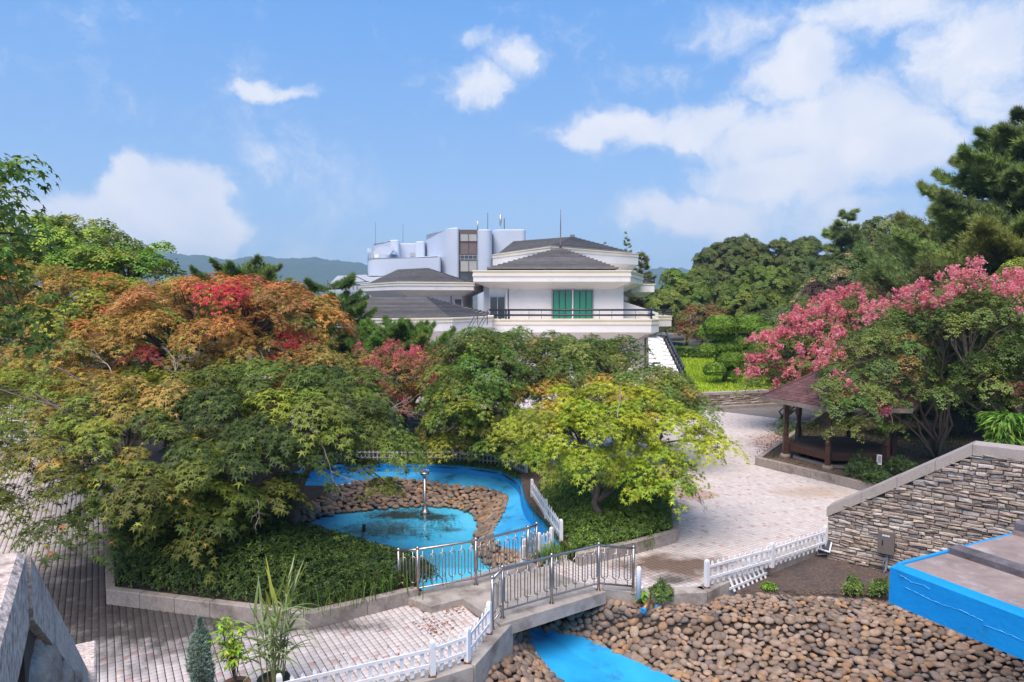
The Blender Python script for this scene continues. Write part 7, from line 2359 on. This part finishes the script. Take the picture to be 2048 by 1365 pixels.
scatter_mass('bushes', 'mixed green bushes and weeds under the yellow green maple', 'shrubbery', mp, h_mid, 26000, SPRIG3, .065, [(3, (.065, .115, .022)), (2, (.095, .16, .028)), (1.2, (.14, .21, .032)), (.8, (.04, .075, .018))], 202, depth=.85)
weeds('weeds', 'long grass between the pond rim and the white fence under the yellow green maple', 'grass', [G(x, y, .1) for x, y in ((1075, 1000), (1090, 1030), (1105, 1050), (1120, 1075), (1130, 1100), (1110, 1110), (1100, 1118), (1090, 1122), (1150, 1110), (1190, 1105), (1240, 1095), (1290, 1090))], 800, .34, 211, GRASS, spread=.16)
weeds('weeds', 'dry grass and weeds behind the white fence at the back of the pond', 'grass', [G(x, y, .05) for x in range(560, 1060, 18) for y in (885, 900, 915)], 5200, .6, 212, [(2, (.10, .12, .035)), (2, (.22, .14, .075)), (2, (.16, .09, .05)), (1, (.10, .16, .03))], spread=.45)
weeds('weeds', 'green weeds fringing the back rim of the blue pond', 'grass', [G(x, np.interp(x, [690, 760, 850, 930, 1000, 1040], [930, 928, 928, 931, 940, 958]), .03) for x in range(690, 1045, 9)], 1300, .22, 213, GRASS, spread=.12)
bb = [tuple(p)[:2] for p in (G(880, 910), G(1060, 940), G(1100, 900), G(1040, 870), G(900, 870))]
scatter_mass('bushes', 'brownish low bushes behind the pond fence under the mid green maple', 'shrubbery', bb, lambda x, y: (.05 + .75 * np.clip(edge_dist(bb, x, y) / .6, 0, 1) * (1 + .4 * lumps(x, y, 1.4, 2)), np.full(np.shape(x), .05)), 7000, SPRIG3, .09, [(2, (.10, .12, .04)), (2, (.17, .10, .055)), (1, (.075, .11, .03))], 203, depth=.9)
# grass of the lawn
lp = [(p[0], p[1]) for p in lawn_poly]
g = np.random.default_rng(5)
xs = g.uniform(8, 24, 60000); ys = g.uniform(39.5, 64, 60000); k_ = inside(lp, xs, ys); xs, ys = xs[k_][:26000], ys[k_][:26000]
weeds('grass', None, None, np.stack([xs, ys, np.full(len(xs), LZ - .02)], 1), 24000, .20, 214, [(3, (.27, .38, .018)), (2, (.32, .42, .022)), (1, (.20, .31, .018))], spread=.05, width=.02, parent=lawn)
# hedge at the back of the lawn
ha, hb = P(1345, 706, 63), P(1420, 712, 60)
hq = [(ha.x, 62), (hb.x + 2, 60), (hb.x + 2, 61.6), (ha.x, 63.6)]
hd_ = scatter_mass('hedge', 'low clipped green hedge between the lawn and the path', 'hedge', hq, lambda x, y: (np.full(np.shape(x), LZ + .95) + .08 * lumps(x, y, 3), np.full(np.shape(x), LZ)), 5200, SPRIG3, .12, [(3, (.075, .14, .024)), (2, (.11, .19, .03))], 204, depth=1.0)
# ground cover of the pavilion bed
bq = [tuple(p)[:2] for p in (G(1690, 950, KH), G(1760, 968, KH), G(1830, 930, KH), G(1800, 905, KH), G(1745, 915, KH), G(1700, 915, KH))]


def pt_shrub(label, px, py, n, hgt, rad, seed, cols, z=KH - .05):
    b = G(px, py, z); q = [(b.x + rad * math.cos(a), b.y + rad * .8 * math.sin(a)) for a in np.linspace(0, 6.28, 11)[:-1]]
    root = empty('shrub', b, label, 'shrub', None)
    gg = np.random.default_rng(seed); mb = MB()
    for k in range(9):
        a = gg.uniform(0, 6.28); r_ = rad * gg.uniform(.1, .7); mb.tube([b, b + Vector((r_ * .5 * math.cos(a), r_ * .5 * math.sin(a), hgt * .5)), b + Vector((r_ * math.cos(a), r_ * math.sin(a), hgt * .95))], [.012, .009, .004], 4, caps=False)
    mb.build('stem', M_bark, root)
    scatter_mass('foliage', None, None, q, lambda x, y: (z + hgt * (1 - .5 * np.hypot(x - b.x, y - b.y) / rad) * (1 + .35 * lumps(x, y, 7, seed)), np.full(np.shape(x), z + .05)), n, SPRIG3, .055, cols, seed, parent=root, depth=1.0, upw=.6)
    return root


SH = [(3, (.045, .085, .028)), (2, (.06, .105, .03)), (1, (.085, .14, .035))]
pt_shrub('small dark leaved shrub in front of the pavilion deck, left of the garden marker', 1722, 958, 900, .85, .55, 221, SH)
pt_shrub('low dark shrub just before the black garden marker', 1752, 968, 900, .6, .5, 222, SH)
pt_shrub('dark shrub between the garden marker and the sloping wall cap', 1800, 950, 900, .7, .6, 223, SH)
pt_shrub('leafy weed bush growing on the concrete kerb by the lone white post', 1322, 1203, 420, .42, .28, 224, [(3, (.07, .13, .03)), (1, (.11, .17, .035))], z=-.1)
pt_shrub('small weed with ferny leaves in the gravel, nearer the fence panel', 1707, 1190, 260, .42, .22, 225, [(3, (.09, .15, .035)), (1, (.15, .19, .04))], z=-.15)
pt_shrub('small weed with ferny leaves in the gravel, nearer the blue cascade', 1760, 1193, 280, .45, .25, 226, [(3, (.09, .15, .035)), (1, (.15, .19, .04))], z=-.15)
pt_shrub('bright green weed sprig in the gravel below the loose fence panel', 1537, 1180, 160, .16, .16, 227, [(3, (.13, .24, .03)), (1, (.19, .29, .04))], z=-.13)
pt_shrub('little green weed among the cobbles left of the stream', 918, 1358, 200, .2, .16, 228, [(3, (.10, .18, .03)), (1, (.14, .23, .04))], z=-.3)
gm = [tuple(p)[:2] for p in bed_gaz_poly[:3]] + [(30, 24), (30, 40), (14, 36)]
g2 = np.random.default_rng(8)
pp_ = [Vector((x, y, KH - .05)) for x, y in zip(g2.uniform(9.5, 20, 900), g2.uniform(25, 35, 900)) if inside(bed_gaz_poly, np.array([x]), np.array([y]))[0] and math.hypot(x - gc.x, y - gc.y) > 2.3]
weeds('ground_cover', 'thin moss and grass on the soil of the pavilion bed', 'ground cover', pp_, 5200, .09, 215, [(2, (.10, .13, .025)), (2, (.14, .10, .05)), (1, (.08, .12, .02))], spread=.22, width=.02)
# bamboo like clump at the right edge
b = G(2010, 905, 1.0) if False else P(2012, 880, 18.6)
bl = empty('bamboo_clump', b, 'bright green bamboo grass clump by the grey stair wall', 'plant')
g = np.random.default_rng(16)
n = 420; an = g.uniform(0, 6.28, n); r_ = g.uniform(0, .6, n)
pos_ = np.array(b) + np.stack([np.cos(an) * r_, np.sin(an) * r_ * .7, g.uniform(.0, .75, n)], 1)
leaf_mesh('leaves', T_oval(.10), pos_, np.stack([np.cos(an) * .5, np.sin(an) * .5, np.full(n, .8)], 1) + g.normal(0, .3, (n, 3)), .30 * g.uniform(.7, 1.2, n), pal(g, [(3, (.11, .22, .03)), (2, (.15, .28, .04))], n), bl, M_leaf, g, along=np.stack([np.cos(an), np.sin(an), np.full(n, -.2)], 1))
mb = MB()
for k in range(14):
    a = g.uniform(0, 6.28); q = Vector(b) + Vector((.25 * math.cos(a), .2 * math.sin(a), 0)); mb.tube([q - Vector((0, 0, 1.2)), q + Vector((.15 * math.cos(a), .15 * math.sin(a), .6))], .009, 5, caps=False)
mb.build('stem', M_bark, bl)


# ---- potted plants at the bottom edge
def pot(root, b, r, h, mt):
    mb = MB(); mb.lathe(b, [(r * .72, 0), (r * .95, h * .85), (r * 1.06, h * .86), (r * 1.06, h), (r * .92, h), (r * .9, h * .93)], 20); o = mb.build('pot', mt, root)
    mb = MB(); mb.lathe(Vector(b) + Vector((0, 0, h * .9)), [(r * .9, 0), (r * .5, .02), (.01, .03)], 16); mb.build('soil', M_soil, root)
    return o


b = G(548, 1398); rd = empty('giant_reed', b, 'tall variegated reed with yellow shoots in a dark pot behind the white fence', 'potted plant')
pot(rd, b, .24, .34, M_darksteel)
g = np.random.default_rng(77)
cane = MB(); lv = []
V, F, Cc = [], [], []


def blade(p, d, L, w, sag, c, twist=0.0):
    d = Vector(d).normalized(); s = d.cross(Vector((0, 0, 1)));
    if s.length < .05: s = Vector((1, 0, 0))
    s.normalize(); base = len(V)
    ts = np.linspace(0, 1, 7)
    q = Vector(p); dr = d.copy()
    for k, t in enumerate(ts):
        ww = w * (1 - t) ** .7 * min(1, .5 + 3 * t)
        V.append(tuple(q - s * ww)); V.append(tuple(q + Vector((0, 0, -ww * .4)))); V.append(tuple(q + s * ww)); Cc.extend([c] * 3)
        dr = (dr + Vector((0, 0, -sag / 6))).normalized(); q = q + dr * (L / 6)
    for k in range(6):
        o = base + k * 3
        for a_, b_ in ((0, 1), (1, 2)): F.append((o + a_, o + b_, o + 3 + b_)); F.append((o + a_, o + 3 + b_, o + 3 + a_))


for k in range(13):
    a = g.uniform(0, 6.28); r_ = g.uniform(.03, .16); p0 = Vector(b) + Vector((r_ * math.cos(a), r_ * math.sin(a), .3))
    H_ = g.uniform(.75, 1.55) if k > 4 else g.uniform(1.25, 1.62)
    lean = Vector((math.cos(a) * g.uniform(.05, .3), math.sin(a) * g.uniform(.05, .2), 1)).normalized()
    cane.tube([p0, p0 + lean * H_ * .5, p0 + lean * H_ * .92], [.012, .010, .005], 6, caps=False)
    for j in range(9):
        t = .25 + .72 * j / 8; aa = a + j * 2.4 + g.normal(0, .4)
        top_ = t > .8
        d = Vector((math.cos(aa), math.sin(aa), 2.6 if top_ else 1.0))
        c = (.38, .42, .07) if (top_ and k < 6) else ((.29, .36, .17) if g.random() < .7 else (.17, .25, .09))
        blade(p0 + lean * H_ * t, d, g.uniform(.42, .70), .028, .35 if top_ else g.uniform(.9, 1.5), np.array(c) * g.uniform(.8, 1.15))
cane.build('cane', mat('reed_cane', (.25, .28, .09), .6), rd)
me = bpy.data.meshes.new('leaves'); fill(me, np.array(V), np.array(F)); me.materials.append(M_leaf)
ca_ = me.color_attributes.new('leaf_color', 'FLOAT_COLOR', 'POINT'); ca_.data.foreach_set('color', np.concatenate([np.array(Cc), np.ones((len(Cc), 1))], 1).astype(np.float32).reshape(-1))
link('leaves', me, rd)['kind'] = 'stuff'
b = G(472, 1405); nd_ = empty('nandina', b, 'lime green leafy potted shrub between the blue conifer and the tall reed', 'potted plant')
pot(nd_, b, .22, .3, M_clay)
g = np.random.default_rng(78); mb = MB(); pos_, nr_, al_ = [], [], []
for k in range(9):
    a = g.uniform(0, 6.28); lean = Vector((math.cos(a) * .2, math.sin(a) * .2, 1)); H_ = g.uniform(.65, 1.1); p0 = Vector(b) + Vector((0, 0, .28))
    mb.tube([p0, p0 + lean * H_ * .5, p0 + lean * H_], [.010, .008, .004], 5, caps=False)
    for j in range(12):
        t = g.uniform(.3, 1.0); aa = g.uniform(0, 6.28); c = p0 + lean * H_ * t; rr_ = g.uniform(.08, .22)
        for q in range(5):
            x = c + Vector((math.cos(aa) * rr_ * q / 4, math.sin(aa) * rr_ * q / 4, .02)); pos_.append(tuple(x)); nr_.append((math.cos(aa) * .4, math.sin(aa) * .4, .9)); al_.append((math.cos(aa + g.normal(0, .8)), math.sin(aa + g.normal(0, .8)), -.5))
mb.build('stem', M_bark, nd_)
pos_ = np.array(pos_); leaf_mesh('leaves', T_oval(.3), pos_, np.array(nr_) + g.normal(0, .25, pos_.shape), .075 * g.uniform(.7, 1.25, len(pos_)), pal(g, [(3, (.20, .33, .025)), (2, (.27, .37, .03)), (2, (.12, .24, .025)), (.4, (.36, .28, .08))], len(pos_), .15), nd_, M_leaf, g, along=np.array(al_))
b = G(405, 1412); jn = empty('blue_conifer', b, 'upright blue grey potted conifer, left of the lime green shrub', 'potted plant')
pot(jn, b, .2, .3, M_clay)
g = np.random.default_rng(79); mb = MB(); mb.tube([Vector(b) + Vector((0, 0, .25)), Vector(b) + Vector((0, 0, 1.1))], [.02, .006], 6); mb.build('trunk', M_bark, jn)
n = 2600; t = g.random(n) ** .8; an = g.uniform(0, 6.28, n); rmax_ = .155 * np.sin(np.clip(t * 1.0 + .12, 0, 1) * math.pi) ** .7 * (1 + .35 * np.sin(an * 3 + t * 7)); r_ = rmax_ * g.uniform(.35, 1, n) ** .5
p = np.array(b) + np.stack([np.cos(an) * r_, np.sin(an) * r_, .28 + t * 1.12], 1)
leaf_mesh('foliage', T_needles(6, .09, .5, 9), p, np.stack([np.cos(an) * .55, np.sin(an) * .55, np.full(n, 1.0)], 1) + g.normal(0, .25, (n, 3)), .075 * g.uniform(.7, 1.2, n), pal(g, [(3, (.22, .30, .26)), (2, (.28, .36, .32)), (1.4, (.16, .18, .12))], n, .15), jn, M_needle, g)
# broad leaved weed by the kerb
b = G(1283, 1208, -.1); bw = empty('broad_leaved_weed', b, 'bright broad leaved weed at the foot of the lone white post', 'plant')
g = np.random.default_rng(80); n = 16; an = np.linspace(0, 12.6, n); pos_ = np.array(b) + np.stack([np.cos(an) * .03, np.sin(an) * .03, np.linspace(.05, .28, n)], 1)
leaf_mesh('leaves', T_oval(.34), pos_, np.stack([np.cos(an) * .5, np.sin(an) * .5, np.full(n, .9)], 1), .17 * g.uniform(.7, 1.1, n), pal(g, [(3, (.16, .30, .03)), (1, (.22, .36, .05))], n), bw, M_leaf, g, along=np.stack([np.cos(an), np.sin(an), np.full(n, .1)], 1))
mb = MB(); mb.tube([b, b + Vector((0, 0, .28))], .012, 5); mb.build('stem', M_bark, bw)


# ---- fallen leaves on the paving, the bridge and the water
def fallen(name, label, spots, n, z, seed, cols, size=.05, parent=None):
    g = np.random.default_rng(seed); P_ = []
    for x, y, s in spots:
        c = G(x, y, z); m = int(n * s); P_.append(np.array(c) + np.stack([g.normal(0, .28 * s, m), g.normal(0, .28 * s, m), np.abs(g.normal(.012, .01, m))], 1))
    p = np.concatenate(P_); o = leaf_mesh(name, STAR2, p, np.array([0, 0, 1.]) + g.normal(0, .25, p.shape), size * g.uniform(.6, 1.2, len(p)), pal(g, cols, len(p), .2), parent, M_leaf, g)
    tag(o, label, 'leaves'); return o


DRY = [(3, (.22, .075, .035)), (2, (.16, .07, .04)), (1, (.30, .12, .05))]
fallen('fallen_leaves', 'dry reddish leaves lying on the pavers by the footbridge step', [(920, 1217, .55), (865, 1245, .7), (880, 1250, .5), (905, 1222, .5), (870, 1265, .4)], 60, .005, 301, DRY, .045)
fallen('fallen_leaves', 'scattered brown leaf litter on the far paving by the road', [(1560, 855, 2.2), (1590, 880, 2.4), (1540, 890, 2.0), (1600, 850, 1.6), (1560, 875, 1.8), (1620, 848, 1.5)], 110, .005, 302, DRY, .075)
fallen('fallen_leaves', 'dark leaves and algae scraps floating on the pond', [(770, 1035, 1.5), (820, 1022, 1.3), (870, 1040, 1.2), (740, 1060, 1.6), (800, 1060, 1.2), (890, 1050, .8), (720, 1090, 1.4), (850, 1070, .8)], 80, -.795, 303, [(3, (.06, .05, .025)), (2, (.10, .075, .03)), (1, (.07, .09, .03))], .06)
fallen('fallen_leaves', 'pink petals fallen on the road behind the pavilion', [(1640, 845, 1.8), (1680, 842, 1.6), (1620, 838, 1.4), (1720, 850, 1.4)], 70, .012, 304, [(3, (.35, .10, .09)), (1, (.25, .08, .06))], .06)


# ---- dead twigs sticking out of the maples
def dead_branch(label, base, tip, n, seed, r0=.02, droop=0.0):
    g = random.Random(seed); mb = MB(); base, tip = Vector(base), Vector(tip)
    d = tip - base

    def grow(p, d, L, r, depth):
        pts = [p]; q = p.copy(); dd = d.normalized()
        for k in range(5):
            dd = (dd + Vector((g.gauss(0, .16), g.gauss(0, .16), g.gauss(0, .12) - droop))).normalized(); q = q + dd * L / 5; pts.append(q.copy())
        mb.tube(pts, [r * (1 - .15 * k) for k in range(6)], 5, caps=False)
        if depth > 0:
            for k in range(n):
                i = g.randrange(2, 6); e = (pts[i] - pts[i - 1]).normalized() + Vector((g.gauss(0, .7), g.gauss(0, .5), g.gauss(0, .6)))
                grow(pts[i], e, L * g.uniform(.4, .65), r * .5, depth - 1)
    grow(base, d, d.length, r0, 2)
    o = mb.build('dead_branch', M_twig); tag(o, label, 'branch', 'bare dead branches in the maples')
    return o


dead_branch('bare grey branch hanging above the pond at the right side of the dark green maple', P(640, 885, 14.9), P(690, 945, 14.8), 4, 401, .022, .06)
dead_branch('bare branch fan standing up between the dark green and the great orange maple', P(345, 770, 18.5), P(365, 720, 18.6), 6, 402, .03, -.05)
dead_branch('thin bare fork above the yellow tipped maple, left of the branch fan', P(225, 755, 19), P(210, 705, 19), 4, 403, .025, -.03)
dead_branch('long bare branch reaching right in front of the pink crape myrtle', P(700, 850, 17.2), P(830, 805, 17.4), 3, 404, .022, -.01)
dead_branch('bare twig drooping from the lower boughs over the hedge', P(515, 1000, 13.9), P(510, 1045, 13.8), 3, 405, .015, .05)
dead_branch('bare twig in the crown of the yellow green maple', P(1235, 835, 17), P(1243, 790, 17.2), 4, 406, .018, -.04)


# ---- dark undergrowth closing the view beneath the left maples, and under the crape myrtles
def thicket(label, px, D, lobes, cols, seed, **kw):
    return far_tree(label, px, D, lobes, cols, seed, name='bush', cat='bush', **kw)


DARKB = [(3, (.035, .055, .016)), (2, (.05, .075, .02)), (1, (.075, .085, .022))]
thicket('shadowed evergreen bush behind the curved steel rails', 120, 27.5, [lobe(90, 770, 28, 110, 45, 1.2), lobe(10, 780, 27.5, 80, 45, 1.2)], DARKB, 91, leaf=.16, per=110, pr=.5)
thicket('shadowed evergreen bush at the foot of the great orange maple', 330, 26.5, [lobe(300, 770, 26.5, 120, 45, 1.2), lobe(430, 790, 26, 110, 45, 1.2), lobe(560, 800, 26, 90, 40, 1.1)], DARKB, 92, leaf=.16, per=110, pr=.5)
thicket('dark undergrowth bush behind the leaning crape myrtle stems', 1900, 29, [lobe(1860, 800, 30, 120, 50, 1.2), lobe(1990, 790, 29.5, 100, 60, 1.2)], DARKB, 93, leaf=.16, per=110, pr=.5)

g = np.random.default_rng(90)
sp = [(g.uniform(1340, 1640), g.uniform(860, 1090), .5) for _ in range(40)] + [(g.uniform(250, 900), g.uniform(1240, 1350), .45) for _ in range(24)] + [(g.uniform(1000, 1200), g.uniform(1165, 1190), .3) for _ in range(5)]
fallen('fallen_leaves', 'single dead leaves strewn thinly over the pavers', sp, 7, .006, 305, [(3, (.10, .06, .035)), (2, (.16, .10, .04)), (1, (.05, .04, .03))], .035)

# ------------------------------------------------------------------ air between here and the hills
HAZE = 0.00036
if HAZE > 0:
    mb = MB(); mb.box((0, 1250, 73), (5600, 2900, 156))
    m = bpy.data.materials.new('air'); m.use_nodes = True
    ns, ls = m.node_tree.nodes, m.node_tree.links
    ns.clear(); out = N(ns, 'ShaderNodeOutputMaterial'); pv_ = N(ns, 'ShaderNodeVolumePrincipled')
    pv_.inputs['Color'].default_value = (.50, .75, 1.0, 1); pv_.inputs['Density'].default_value = HAZE; pv_.inputs['Anisotropy'].default_value = .1
    ls.new(pv_.outputs[0], out.inputs['Volume'])
    hz = mb.build('haze', m); tag(hz, kind='stuff')
